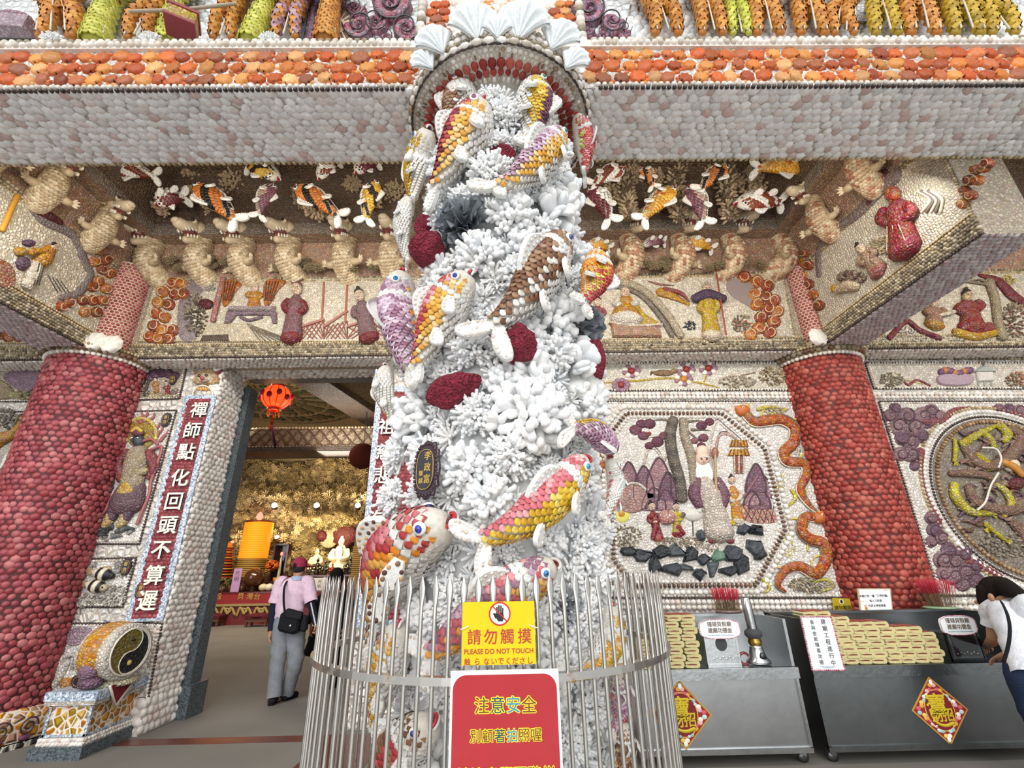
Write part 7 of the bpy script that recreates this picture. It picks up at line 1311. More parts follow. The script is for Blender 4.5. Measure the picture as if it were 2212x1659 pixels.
# ================================================================== DRAGONS AND FISH IN THE COFFERS
CRM = LL('c9b596', 'bda888', 'd3c2a4', 'b39c7c'); RDT_ = LL('b08a70', 'a8745c', 'c2a080')
def dragon(label, cols, neck, group, face=1):
    t = thing('shell_dragon', label, 'dragon', (0, 0, 0), group); S = smoothpath([(0, .12, -.06), (0, -.03, .02), (0, -.14, .12), (.0, -.17, .25), (.01*face, -.12, .36), (.02*face, -.14, .45+neck)], 22); R = np.interp(np.linspace(0, 1, 22), [0, .35, .7, 1], [.13, .14, .11, .09])
    mb = MB(); tube(mb, S, R*.96, cols[1], 12, ref=A3(1, 0, 0)); T, N, B = frames(S, A3(1, 0, 0)); s = arclen(S); rows = int(s[-1]/.03)
    for i in range(rows):
        x = (i+.5)*s[-1]/rows; c = np.array([np.interp(x, s, S[:, k]) for k in range(3)]); r = np.interp(x, s, R); m = max(6, int(2*PI*r/.042)); a = (np.arange(m)+.5*(i % 2))/m*2*PI; g = lambda A: nrm(np.array([np.interp(x, s, A[:, k]) for k in range(3)]))
        D = np.cos(a)[:, None]*g(N)+np.sin(a)[:, None]*g(B); inst(mb, FANLOW, c+D*r*.92, g(T), D, (.05, .045, .04), pick(cols, m, .08))
    part(t, mb, 'body', M_SHELL); h = S[-1]+A3(0, -.11, .05); A3_ = A3; HF, HU = nrm(A3(0, -.86, -.5)), nrm(A3(0, -.5, .86))
    A3h = lambda x, y, z: (A3(x, 0, 0)-y*HF+z*HU)*1.4
    mb = MB(); ell(mb, h+A3h(0, .02, .015), (.12, .12, .105), col=cols[0]); tube(mb, [h+A3h(0, -.02, .03), h+A3h(0, -.11, .035), h+A3h(0, -.17, .06)], [.098, .073, .067], cols[2], 10); tube(mb, [h+A3h(0, 0, -.05), h+A3h(0, -.08, -.085), h+A3h(0, -.14, -.085)], [.077, .06, .042], cols[0], 10); ell(mb, h+A3h(0, -.185, .075), (.056, .035, .04), col=cols[2])
    for q in (-1, 1): ell(mb, h+A3h(.055*q, -.045, .07), (.035, .03, .03), col=cols[2])
    part(t, mb, 'head', M_SHELL); mb = MB(); ell(mb, h+A3h(0, -.07, -.02), (.07, .10, .056), col=hexc('6a3a34')); tube(mb, [h+A3h(0, -.05, -.03), h+A3h(0, -.13, -.045)], [.025, .012], hexc('9a5048'), 6); part(t, mb, 'mouth', M_GLOSS)
    mb = MB(); [inst(mb, BEAD, np.array([h+A3h(.046*q, -.05-.03*k, z)]), A3(1, 0, 0), -HF*.3+HU*sg, (.013, .013, .028), hexc('e8e0cc')) for q in (-1, 1) for k in range(4) for z, sg in ((.0, -1), (-.06, 1))]; part(t, mb, 'teeth', M_SHELL)
    for q in (-1, 1):
        mb = MB(); ell(mb, h+A3h(.06*q, -.062, .08), .02, col=hexc('1a1412'), seg=8, rings=6); part(t, mb, 'eye', M_GLOSS); mb = MB(); tube(mb, smoothpath([h+A3h(.04*q, .03, .08), h+A3h(.07*q, .10, .14), h+A3h(.06*q, .17, .15)], 8), [.02]*4+[.014]*2+[.006]*2, hexc('8a7658'), 6); part(t, mb, 'horn', M_SHELL)
        mb = MB(); b = A3(.10*q, -.12, .10); tube(mb, smoothpath([b, b+A3(.06*q, -.03, -.03), b+A3(.11*q, -.02, -.02)], 8), np.linspace(.06, .04, 8), cols[1], 8); e = b+A3(.12*q, -.02, -.02)
        for dx, dz in ((.05, .05), (.065, .0), (.05, -.05), (.02, .06)): tube(mb, [e, e+A3(dx*q*.7, -.03, dz*.7), e+A3(dx*q, -.05, dz)], [.022, .018, .004], cols[2], 6)
        part(t, mb, 'leg', M_SHELL)
    mb = MB()
    for k in range(10): a = k*2*PI/10; d = A3(math.cos(a), .55, math.sin(a)); tube(mb, [h+A3(0, .03, 0)+d*.10, h+A3(0, .03, 0)+d*.17], [.026, .004], hexc('a08c68'), 5)
    part(t, mb, 'mane', M_SHELL); return t
def at_beam(x, y): return B(x, y)
dl = []
G1 = 'shell dragons along the coffer'
D1 = dragon('cream shell dragon on the rear beam, nearest the left red column', CRM, 0, G1); D2 = dragon('reddish cream shell dragon right of the column, nearest to it', CRM+RDT_, .10, G1, -1)
def putd(o, P, rz, s, label, use=False):
    if use: o.location = P; o.rotation_euler = (0, 0, rz); o.scale = (s,)*3; o['label'] = label; return o
    return copy_tree(o, P, rz, s, label)
ZBT = ZT+.02
for i, x in enumerate((327, 433, 531, 632, 749, 846)):
    p_ = atz(x, 588, ZBT); lb = ['cream open-mouthed shell dragon on the rear beam, nearest the left red column', 'cream shell dragon second from the left red column on the rear beam', 'cream shell dragon third from the left red column on the rear beam', 'cream shell dragon fourth from the left red column on the rear beam', 'cream shell dragon second from the coral column on the rear beam, left side', 'cream shell dragon just left of the coral column on the rear beam'][i]
    putd(D1, (p_[0], YB-.02, ZBT), (.5, .35, .5, .45, .2, .1)[i]*-1, 1.12, lb, i == 0)
for i, x in enumerate((1352, 1460, 1567, 1675)):
    p_ = atz(x, 586, ZBT); putd(D2, (p_[0], YB-.02, ZBT), (.5, .55, .7, .9)[i], 1.15, ['reddish shell dragon on the rear beam just right of the coral column', 'reddish shell dragon second right of the coral column', 'reddish shell dragon third right of the coral column', 'reddish shell dragon leaning in the right corner of the coffer'][i], i == 0)
for i, y in enumerate((4.75, 4.05, 3.5)): putd(D1, (XL+.06, y, ZBT), PI/2-.35, .95, ['cream shell dragon on the left side beam nearest the corner', 'cream shell dragon second on the left side beam', 'cream shell dragon on the left side beam by the front beam'][i])
for i, y in enumerate((4.7, 3.95, 3.4)): putd(D2, (XR-.06, y, ZBT), -PI/2+.35, .95, ['reddish shell dragon on the right side beam nearest the corner', 'reddish shell dragon second on the right side beam', 'reddish shell dragon on the right side beam by the front beam'][i])
# fish hung in coral
def pat(kind):
    cs = {'maroon': (LL('5e262c', '6a2e34'), WH), 'tiger': (LL('c87030', 'd08038'), LL('1e1a18', '2a2420')), 'yellow': (LL('cfa030', 'd8b048'), LL('2a2420', '3a3028')), 'mauve': (LL('6d4450', '7a505a'), LL('a88a7a', 'b89a88')), 'brown': (LL('7a3a28', '8a4630'), WH), 'amber': (LL('d0922e', 'd8a848'), LL('c06a2a', 'e0c070'))}[kind]
    def f(q, ph):
        a = np.abs(ph); z = (np.sin(q*13+a*2.2+np.sin(ph)*1.0) > .25) if kind in ('tiger', 'yellow', 'brown') else (a > 1.5+.4*math.sin(q*12)); c = np.empty((len(ph), 3)); c[~z] = pick(cs[0], (~z).sum(), .1); c[z] = pick(cs[1], z.sum(), .1); w = a > 2.2; c[w] = pick(WH, w.sum(), .04); return c
    return (f, f, f)
FC = [((342, 440), (392, 425), 24, 'maroon', 'maroon and white koi-like shell fish in the left coffer, over the second dragon'), ((430, 402), (505, 470), 30, 'tiger', 'white, orange and black shell fish diving in the left coffer'), ((592, 400), (560, 460), 20, 'mauve', 'dark mauve shell fish hanging upright in the left coffer'), ((642, 405), (728, 462), 27, 'tiger', 'orange shell fish with black stripes in the left coffer'), ((812, 395), (790, 468), 24, 'yellow', 'yellow shell fish with black stripes in the left coffer by the coral column'),
      ((250, 368), (330, 378), 22, 'brown', 'white and maroon shell fish at the top left of the left coffer'), ((600, 385), (540, 358), 24, 'yellow', 'yellow and white shell fish close under the front beam in the left coffer'), ((690, 385), (725, 350), 18, 'brown', 'small brown and white shell fish over the orange striped one'), ((770, 372), (810, 350), 20, 'maroon', 'small maroon shell fish near the coral column under the front beam'),
      ((1345, 365), (1285, 395), 22, 'brown', 'brown-banded shell fish under the front beam just right of the coral column'), ((1278, 408), (1316, 468), 27, 'maroon', 'white shell fish with maroon patches right of the coral column'), ((1452, 408), (1392, 468), 26, 'amber', 'yellow and orange shell fish in the middle of the right coffer'), ((1490, 405), (1520, 472), 25, 'mauve', 'mauve shell fish with an orange gill in the right coffer'), ((1565, 362), (1515, 405), 22, 'tiger', 'striped brown shell fish under the front beam over the mauve one'), ((1592, 440), (1682, 436), 26, 'brown', 'red-brown shell fish with a white back fin in the right coffer'), ((1740, 360), (1640, 362), 26, 'amber', 'big yellow shell fish under the front beam at the right'), ((1385, 365), (1410, 398), 16, 'tiger', 'small striped shell fish beside the coral trunk in the right coffer'), ((1272, 528), (1312, 535), 16, 'amber', 'small amber shell fish low between column and first right dragon'), ((1390, 530), (1432, 522), 14, 'mauve', 'small dark red shell fish low between the right dragons'), ((1480, 522), (1535, 535), 16, 'amber', 'small yellow shell fish low between the second and third right dragons')]
for (a, b, h, k, lb) in FC:
    Y = 4.5 if a[1] < 400 else (4.68 if a[1] < 500 else 5.3); P0, P1 = aty(*a, Y), aty(*b, Y+.05); mid = (P0+P1)/2+A3(0, -.05, 0); kz = KPX(mid); o_ = nrm(A3(0, 0, EYE)-mid)
    fish(lb, [P0, mid, P1], [o_]*3, h*kz*.86, 1 if (b[0]-a[0]) > 0 else -1, pat(k), eye='1a1a1a', name='hanging_shell_fish', group='shell fish hung in the coffers', low=True, pitch=h*kz*.34, fat=.6)
# tan coral around them
def recol(kind, cols, nm):
    me = CM_[kind][0].copy(); n = len(me.vertices); c = np.concatenate([pick(cols, n, .1), np.ones((n, 1))], 1); me.color_attributes['Col'].data.foreach_set('color', c.astype(np.float32).ravel()); me.name = nm; return me
TANC = [recol('bushy', LL('b5a184', 'a8937a', 'c0ad90'), 'tan_coral'), recol('finger', LL('b09a7c', 'bda88c'), 'tan_coral'), recol('bushy', LL('8a7a60', '7a6a52', '988868'), 'mossy_coral')]
g = np.random.default_rng(12)
def tanc(P, s, k, O, label, grp):
    O = nrm(O); X = nrm(np.cross(O, g.normal(0, 1, 3))); Y = np.cross(O, X); o = link('tan_coral_clump', TANC[k]); o.matrix_world = Matrix([[X[i]*s, Y[i]*s, O[i]*s, P[i]] for i in range(3)]+[[0, 0, 0, 1]]); tag(o, label, 'coral', grp)
for i in range(46):
    L_ = i < 25; x = g.uniform(190, 860) if L_ else g.uniform(1285, 1700); y = g.uniform(345, 452); P = aty(x, y, g.uniform(4.98, 5.15)); tanc(P, g.uniform(.14, .23), int(g.integers(0, 2)), A3(g.normal(0, .4), -1, -.5+g.normal(0, .3)), 'tan coral clump hung among the fish in the coffer '+('left' if L_ else 'right')+' of the coral column', 'tan coral clumps in the coffers')
for i in range(44):
    L_ = i < 26; x = g.uniform(300, 860) if L_ else g.uniform(1275, 1690); P = aty(x, g.uniform(562, 584), 5.42); tanc(P, g.uniform(.07, .11), 2, A3(g.normal(0, .4), -1, .5), 'mossy brown coral tuft on the rear beam between dragons, '+('left' if L_ else 'right')+' of the coral column', 'mossy coral tufts on the rear beam')
for x in (1355, 1462, 1572):
    t = thing('coral_trunk', 'tan coral trunk rising over the '+{1355: 'first', 1462: 'second', 1572: 'third'}[x]+' right dragon in the coffer', 'coral'); mb = MB(); P = np.array([aty(x+dx, y, 4.95) for dx, y in ((6, 470), (0, 440), (-6, 400), (4, 350), (8, 300))]); tube(mb, P, [.07, .08, .10, .12, .14], hexc('a8937a'), 9); part(t, mb, 'trunk', M_MOSC); mb = MB(); n = 240; q = g.uniform(0, 1, n); C = np.stack([np.interp(q, np.linspace(0, 1, 5), P[:, k]) for k in range(3)], 1); D = nrm(g.normal(0, 1, (n, 3))*A3(1, 1, .4)); inst(mb, BEAD, C+D*(.08+.05*q)[:, None], A3(0, 0, 1), D, (.02, .02, .06), pick(LL('b5a184', 'a8937a', 'c0ad90'), n, .12)); part(t, mb, 'branchlets', M_CORAL)
# ================================================================== THE HALL BEHIND THE DOORWAY
H = lambda x, y, Y: aty(x, y, Y)
mb = MB(); box(mb, (-14.2, 21.8, 0), (-.8, 22, 6.4), hexc('b9a47c')); mb.build('wall_hall_rear', M_MOSF, kind='structure')
# coral grotto
NX, NZ = 150, 90; xs = np.linspace(-14, -1, NX); zs = np.linspace(0, 6.2, NZ); X, Z = np.meshgrid(xs, zs)
Yg = 20.3-1.9*np.exp(-((Z-4.1)/.55)**2)-.9*np.exp(-((Z-2.95)/.22)**2)+.9*np.clip(Z-4.6, 0, 2)*.2
g = np.random.default_rng(8)
for f, a in ((.7, .35), (1.6, .25), (3.3, .16), (7, .10)):
    for k in range(4): u = g.normal(0, 1, 2); Yg += a*.5*np.sin(f*(u[0]*X+u[1]*Z*1.3)*1.5+g.uniform(0, 6))
n0, n1 = H(640, 1235, 19.8), H(776, 1138, 19.8); nich = 1/(1+np.exp(-np.clip(14*np.minimum(np.minimum(X-n0[0], n1[0]-X), np.minimum(Z-.6, n1[2]-Z)), -30, 30))); Yg += nich*(21.3-Yg)*.9
Yg += g.normal(0, .05, Yg.shape); V = np.stack([X, Yg, Z], -1).reshape(-1, 3); i = np.arange(NZ-1)[:, None]*NX; j = np.arange(NX-1)[None]
mb = MB(); mb.add(V, np.stack([i+j, i+j+1, i+NX+j+1, i+NX+j], -1).reshape(-1, 4), pick(LL('bfa878', 'a8936a', 'cdb68a'), len(V), .1)); t = thing('coral_grotto', 'tan coral-crusted grotto wall with a bright niche at the back of the hall', 'grotto', (-7, 20, 0)); part(t, mb, 'rock_face', M_MOSC)
sel = g.choice(len(V), 3200, replace=False); sel = sel[V[sel, 2] > 1.0]; mb = MB(); n = len(sel); D = nrm(g.normal(0, .6, (n, 3))+A3(0, -1, -.1)); inst(mb, (TWV, [f4]), V[sel], g.normal(0, 1, (n, 3)), D, g.uniform(.10, .22, (n, 1))*np.ones((1, 3)), pick(LL('c4ad7e', 'ad976c', 'd6c096', '9c875e'), n, .1)); mb.build('coral_tufts', M_CORAL, t, kind='stuff')
# lattice beam, side beam, ceiling rosette
YL_ = 9.5; a0, a1 = H(600, 925, YL_), H(600, 967, YL_); mb = MB(); box(mb, (-8, YL_, a1[2]), (-1, YL_+.5, a0[2]), hexc('a2957e')); box(mb, (-8, YL_-.08, a1[2]-.10), (-1, YL_+.6, a1[2]), hexc('3f3227')); HB_ = mb.build('trim_6', M_MOSF, kind='structure')
mb = MB(); zc, zh = (a0[2]+a1[2])/2, (a0[2]-a1[2])/2; q = np.linspace(-7, -1, 240)
for ph in (0, PI/2, PI, 1.5*PI): tube(mb, np.stack([q, 0*q+YL_-.01, zc+zh*.88*np.sin(q*2*PI/.9+ph)], 1), .018, hexc('5a4238'), 5, cap=False)
mb.build('lattice', M_SHELL, HB_); mb = MB()
for x in np.arange(-6.9, -1.1, .225): [ell(mb, (x+.11*(k % 2), YL_-.01, zc+zh*.45*(k-1)), (.035, .02, .035), col=hexc('5f5238'), seg=7, rings=5) for k in (0, 1, 2)]
for z in (a0[2]-.01, a1[2]+.01): beads(mb, [(-7.5, YL_-.01, z), (-1, YL_-.01, z)], .07, .03, TAN)
mb.build('lattice_flowers', M_SHELL, HB_)
p0_, p1_ = atz(675, 812, 4.95), atz(790, 935, 4.45); mb = MB(); d = nrm(A3(p1_[0]-p0_[0], p1_[1]-p0_[1], 0)); obox(mb, (p0_+p1_)/2+A3(.28, 0, .32), d, np.cross(A3(0, 0, 1), d), (0, 0, 1), (2.4, .28, .32), hexc('8a7a62')); obox(mb, (p0_+p1_)/2+A3(.28, 0, -.02), d, np.cross(A3(0, 0, 1), d), (0, 0, 1), (2.4, .30, .05), hexc('4a3a2e')); mb.build('trim_7', M_MOSF, kind='structure')
c = atz(590, 862, 6.15); mb = MB(); q = np.linspace(0, 2*PI, 60)
for k in range(7): tube(mb, np.stack([c[0]+(.5+.33*k)*np.cos(q), c[1]+(.5+.33*k)*np.sin(q), 0*q+6.17], 1), .07 if k % 2 else .045, LL('d0bd94', '8a7a5c', 'b8a57e')[k % 3], 6, cap=False)
for k in range(44): a = k*2*PI/44; tube(mb, [c+A3(.7*math.cos(a), .7*math.sin(a), .02), c+A3(1.5*math.cos(a+.12), 1.5*math.sin(a+.12), .0), c+A3(2.3*math.cos(a), 2.3*math.sin(a), .02)], .05, LL('cbb88e', '6f7a58', 'a5926a')[k % 3], 5)
mb.build('ceiling_rosette', M_MOSF, HCEIL)
# lantern
MG_L = glow('lantern_glow', hexc('ff4a1c'), 1.6); MG_Y = glow('amber_glow', hexc('f08a18'), 0.9); MG_W = glow('lamp_glow', (1, .9, .7), 14); MG_R = glow('red_glow', (1, .12, .08), 4)
lc = H(597, 858, 8.0); t = thing('paper_lantern', 'glowing red paper lantern hanging inside the doorway', 'lantern', lc); mb = MB(); q = np.linspace(-1.15, 1.15, 13); lathe(mb, lc, [(.255*math.cos(a)**.8, .20*math.sin(a)/math.sin(1.15)) for a in q], hexc('f0642a'), 36); part(t, mb, 'shade', MG_L)
mb = MB()
for k in range(12): a = k*PI/6; tube(mb, [lc+A3(.257*math.cos(x)**.8*math.cos(a), .257*math.cos(x)**.8*math.sin(a), .2*math.sin(x)/math.sin(1.15)) for x in q], .006, hexc('a01c1c'), 5, cap=False)
for k in range(10): a = k*PI/5+.3; ell(mb, lc+A3(.25*math.cos(a), .25*math.sin(a), .03*(-1)**k), (.05, .05, .06), col=hexc('c02a4a'), seg=8, rings=6)
part(t, mb, 'ribs_and_flowers', M_PLAIN); mb = MB(); lathe(mb, lc, [(.10, .19), (.12, .2), (.12, .24), (.05, .25)], hexc('b02020'), 20); lathe(mb, lc, [(.10, -.2), (.12, -.22), (.11, -.26), (.05, -.26)], hexc('c8402a'), 20); part(t, mb, 'rims', M_GLOSS)
mb = MB(); e = H(580, 968, 8.0); [tube(mb, [lc+A3(.1*math.cos(k), .1*math.sin(k), -.26), lc+A3(.11*math.cos(k), .11*math.sin(k), -.36)], .005, hexc('c8783a'), 4) for k in range(12)]; tube(mb, [lc+A3(0, 0, -.26), lc+A3(0, 0, -.5)], .008, hexc('8a2a2a'), 5); tube(mb, [lc+A3(0, 0, -.5), e+A3(.12, 0, 0)], .022, hexc('3f2050'), 6); tube(mb, [lc+A3(0, 0, -.42), lc+A3(0, 0, -.62)], .03, hexc('8a3a20'), 6); part(t, mb, 'tassel', M_CLOTH)
mb = MB(); tube(mb, [lc+A3(0, 0, .24), (lc[0], lc[1], 6.2)], .006, hexc('3a3030'), 5); part(t, mb, 'cord', M_PLAIN); o = lamp('lantern_lamp', 'POINT', lc+A3(0, -.0, -.5), 12, (1, .45, .2), .2)
mb = MB(); lathe(mb, H(603, 816, 8.4), [(.001, 0), (.16, 0), (.18, .05), (.1, .09)], hexc('a8302a'), 24); tag(part(None, mb, 'ceiling_ornament', M_GLOSS), 'round red ornament on the hall ceiling above the lantern', 'ornament')
# bare bulb by the jamb, grotto up-lights
def bulb(P, r, label, e, tgt, cat='lamp'):
    t = thing('lamp', label, cat, P); mb = MB(); ell(mb, P, r, seg=10, rings=8, col=(1, .9, .7)); part(t, mb, 'bulb', MG_W); mb = MB(); lathe(mb, P+A3(0, r*.5, -r*1.4), [(.001, 0), (r*.8, 0), (r*1.1, r*.9)], hexc('4a4640'), 12); part(t, mb, 'holder', M_PLAIN)
    if P[1] < 12: mb = MB(); tube(mb, [P, (P[0], P[1], 6.2)], .008, hexc('2a2420'), 5); part(t, mb, 'cord', M_PLAIN)
    lamp('spot', 'SPOT', P+A3(0, -.12, .1), e, (1, .86, .62), .08, tgt, spot=2.2)
bulb(H(517, 908, 9.3), .07, 'bright bare bulb beside the door jamb', 60, (-6, 14, 5))
for x, lb in ((593, 'left of the three grotto up-lights'), (684, 'middle of the three grotto up-lights'), (773, 'right of the three grotto up-lights')): P = H(x, 1092, 17.4); bulb(P, .10, lb, 220, P+A3(0, 1.6, 4))
for x, y in ((470, 1180), (598, 1160)): P = H(x, y, 18.6); bulb(P, .07, 'small warm up-light on the grotto '+('behind the tiered tower lamp' if x < 500 else 'behind the candle case'), 120, P+A3(0, 1.2, 1.5))
nc = (n0+n1)/2; lamp('niche_light', 'AREA', (nc[0], 18.6, n1[2]-.15), 110, (1, .84, .5), 1.8, (nc[0], 21, 1.6), .4)
lamp('altar_light', 'AREA', (-8.2, 14.5, 4.0), 160, (1, .85, .62), 3.5, (-8, 17.5, 1.0), .6)
# altar tables
def table(x0, x1, y0, y1, z, cloth, label, cat='altar table'):
    t = thing('altar_table', label, cat, ((x0+x1)/2, y0, 0)); mb = MB(); box(mb, (x0, y0, z-.06), (x1, y1, z), hexc('5a1a1c')); part(t, mb, 'top', M_GLOSS); mb = MB(); box(mb, (x0+.05, y0+.04, 0), (x1-.05, y1, z-.06), cloth); part(t, mb, 'body', M_PLAIN); return t
x0, x1 = H(432, 1280, 17)[0], H(612, 1280, 17)[0]; zt = H(500, 1279, 17)[2]; t = table(x0-.6, x1, 17.0, 17.8, zt, hexc('6a2028'), 'long red embroidered altar table left in the hall')
mb = MB(); box(mb, (x0-.6, 16.97, zt-.36), (x1, 17.0, zt-.07), hexc('8a1e22')); [letters('', ch, H(xx, 1288, 16.96), XX, ZZ, NF, .22, hexc('b08a48'), None, None, .004, .01, True, mb=mb) for ch, xx in zip('廟殼貝灣台', (448, 472, 520, 540, 556))]; part(t, mb, 'red_valance', M_PLAIN); mb = MB(); box(mb, (x0-.6, 16.965, zt-.43), (x1, 17.0, zt-.36), hexc('9a8458')); part(t, mb, 'gold_band', M_PLAIN)
mb = MB()
for k in range(5): r = Rel(lambda a, b: aty(a, b, 17.02), NF, 0, 0, 1, .02); x = 440+36*k; r.tb(mb, [(x, 1330), (x+8, 1312), (x+16, 1326), (x+24, 1312), (x+32, 1328)], 3, hexc('a8905a'), .0); r.spiral(mb, x+16, 1318, 7, hexc('c0a870'), .2)
part(t, mb, 'gold_embroidery', M_CLOTH)
xa, xb = x1+.08, -1.5; t = table(xa, xb, 17.0, 17.8, zt, hexc('6a2830'), 'red embroidered altar table right in the hall behind the man'); mb = MB(); box(mb, (xa, 16.97, zt-.36), (xb, 17.0, zt-.07), hexc('7a1e24')); box(mb, (xa, 16.965, zt-.43), (xb, 17.0, zt-.36), hexc('9a8458')); part(t, mb, 'red_valance', M_PLAIN)
z2 = H(650, 1243, 18.9)[2]; t = table(H(622, 1243, 18.8)[0], H(764, 1243, 18.8)[0], 18.8, 19.4, z2, hexc('4a1216'), 'high dark red altar step under the bright niche')
def obj_(name, label, cat, P, prof, col, mat=M_GLOSS, group=None, seg=20): mb = MB(); lathe(mb, P, prof, col, seg); return tag(mb.build(name, mat), label, cat, group)
Pb = H(545, 1278, 17.4); Pb[2] = zt; mb = MB(); ell(mb, Pb+A3(0, 0, .42), (.33, .33, .33), col=hexc('4a2a18'), seg=24, rings=16); lathe(mb, Pb, [(.001, 0), (.2, 0), (.16, .1), (.2, .16)], hexc('2a1810'), 20); tag(mb.build('round_pot', M_GLOSS), 'big shiny dark brown ball pot on the left altar table', 'pot')
for i, x in enumerate((567, 580, 594, 604)): P = H(x, 1278, 17.3); P[2] = zt; mb = MB(); ell(mb, P+A3(0, 0, .12), (.15, .13, .12), col=LL('cfc8a0', 'd8d0c0', 'b8a888', 'c8c0b0')[i]); tag(mb.build('melon', M_GLOSS), 'pale melon offering on the left altar table, '+['nearest the ball pot', 'second from the ball pot', 'third from the ball pot', 'farthest from the ball pot'][i], 'melon', 'melons on the altar table')
P = H(609, 1278, 17.7); P[2] = zt; obj_('gold_bowl', 'yellow lotus bowl on the altar table left of the man', 'bowl', P, [(.001, 0), (.2, 0), (.34, .3), (.36, .42), (.3, .4), (.001, .1)], hexc('c08a1e'))
for i, (x, c_) in enumerate(((455, '7a3a5a'), (478, '8a6a3a'), (500, '5a6a3a'), (520, '8a5a3a'))):
    P = H(x, 1278, 17.5); P[2] = zt; t = thing('flower_pot', ['pink-leafed', 'yellowish', 'green', 'brownish'][i]+' potted offering flowers on the left altar table', 'flowers', P, 'offering flowers on the altar table'); mb = MB(); lathe(mb, P, [(.001, 0), (.1, 0), (.14, .18), (.001, .18)], hexc('6a4a3a'), 14); part(t, mb, 'pot', M_GLOSS); mb = MB(); n = 60; D = nrm(g.normal(0, 1, (n, 3))+A3(0, 0, .7)); inst(mb, BEAD, P+A3(0, 0, .26)+D*.16, g.normal(0, 1, (n, 3)), D, (.035, .02, .05), pick(LL(c_, '3f4a2a', 'a8803a'), n, .2)); part(t, mb, 'leaves', M_CLOTH)
for x, y, w, h, lb in ((418, 1265, .9, .55, 'white price card at the left end of the altar table'), (430, 1262, .28, .5, 'lilac price card on the left altar table'), (512, 1245, .28, .5, 'lilac price card before the amber lamp tower'), (690, 1262, .5, .4, 'white card on the right altar table')):
    P = H(x, y, 17.15); mb = MB(); box(mb, A3(P[0]-w/2, P[1], zt), P+A3(w/2, .02, h/2), hexc('b08ab8') if 'lilac' in lb else hexc('d8d4d0')); o = mb.build('price_card', M_PLAIN); tag(o, lb, 'card'); mb = MB(); letters('', '光\n明', P+A3(0, -.001, 0), XX, ZZ, NF, h*.34, hexc('4a3050'), None, None, .003, .0, mb=mb); mb.build('lettering', M_PLAIN, o)
# lamp towers
P = H(538, 1246, 18.4); zt2 = H(538, 1129, 18.4)[2]; r_ = .50; t = thing('lamp_tower', 'tall round tower of tiny amber prayer lights', 'lamp', P); hgt = zt2-P[2]
def bands(z0, z1, n, col, mat, nm):
    mb = MB(); [lathe(mb, (P[0]+(P[2]+z0+(z1-z0)*(k+.5)/n-P[2])*.02, P[1], P[2]+z0+(z1-z0)*k/n), [(r_*.93, 0), (r_, .004), (r_, (z1-z0)/n*.62), (r_*.93, (z1-z0)/n*.66), (r_*.93, (z1-z0)/n)], col, 40) for k in range(n)]; part(t, mb, nm, mat)
bands(.0, hgt*.33, 9, hexc('a8843c'), M_PLAIN, 'unlit_tiers'); bands(hgt*.33, hgt, 20, hexc('ffa526'), MG_Y, 'lit_tiers'); mb = MB(); lathe(mb, P+A3(0, 0, hgt), [(r_*.9, -.02), (r_*1.02, 0), (r_*1.02, .05), (.05, .08)], hexc('6a2a20'), 30); part(t, mb, 'cap', M_GLOSS); mb = MB(); lathe(mb, P+A3(0, 0, hgt+.08), [(.05, 0), (.13, .1), (.1, .22), (.01, .32)], hexc('ff3020'), 14); part(t, mb, 'red_bud_light', MG_R); mb = MB(); box(mb, P+A3(-.5, -.4, -1.2), P+A3(.5, .4, 0), hexc('4a2a20')); part(t, mb, 'pedestal', M_PLAIN)
P = H(474, 1255, 18.4); t = thing('tiered_lamp', 'red and gold tiered cone of prayer lamps with red lights on top', 'lamp', P); mb = MB(); zz = np.linspace(0, 1.05, 12)
for k, z in enumerate(zz): rr = .52-.28*k/11; lathe(mb, P+A3(0, 0, z), [(rr*.8, 0), (rr, .01), (rr, .045), (rr*.8, .05)], hexc('b83a28') if k % 2 else hexc('c89a48'), 30); lathe(mb, P+A3(0, 0, z+.05), [(rr*.78, 0), (rr*.78, .045)], hexc('5a2018'), 24)
part(t, mb, 'tiers', M_GLOSS); mb = MB(); lathe(mb, P+A3(0, 0, 1.14), [(.24, 0), (.22, .16), (.1, .22), (.03, .3)], hexc('b8842c'), 20); part(t, mb, 'gold_neck', M_GLOSS); mb = MB(); lathe(mb, P+A3(0, 0, 1.4), [(.26, 0), (.05, .14), (.03, .22)], hexc('2f4030'), 16); part(t, mb, 'green_roof', M_GLOSS)
for dx, dz in ((0, 1.66), (-.26, 1.34), (0, 1.34), (.26, 1.34)): mb = MB(); ell(mb, P+A3(dx, -.1, dz), .055, col=(1, .1, .05), seg=10, rings=8); part(t, mb, 'red_light', MG_R)
mb = MB(); box(mb, P+A3(-.6, -.3, -1.3), P+A3(.6, .5, 0), hexc('4a2a20')); part(t, mb, 'pedestal', M_PLAIN)
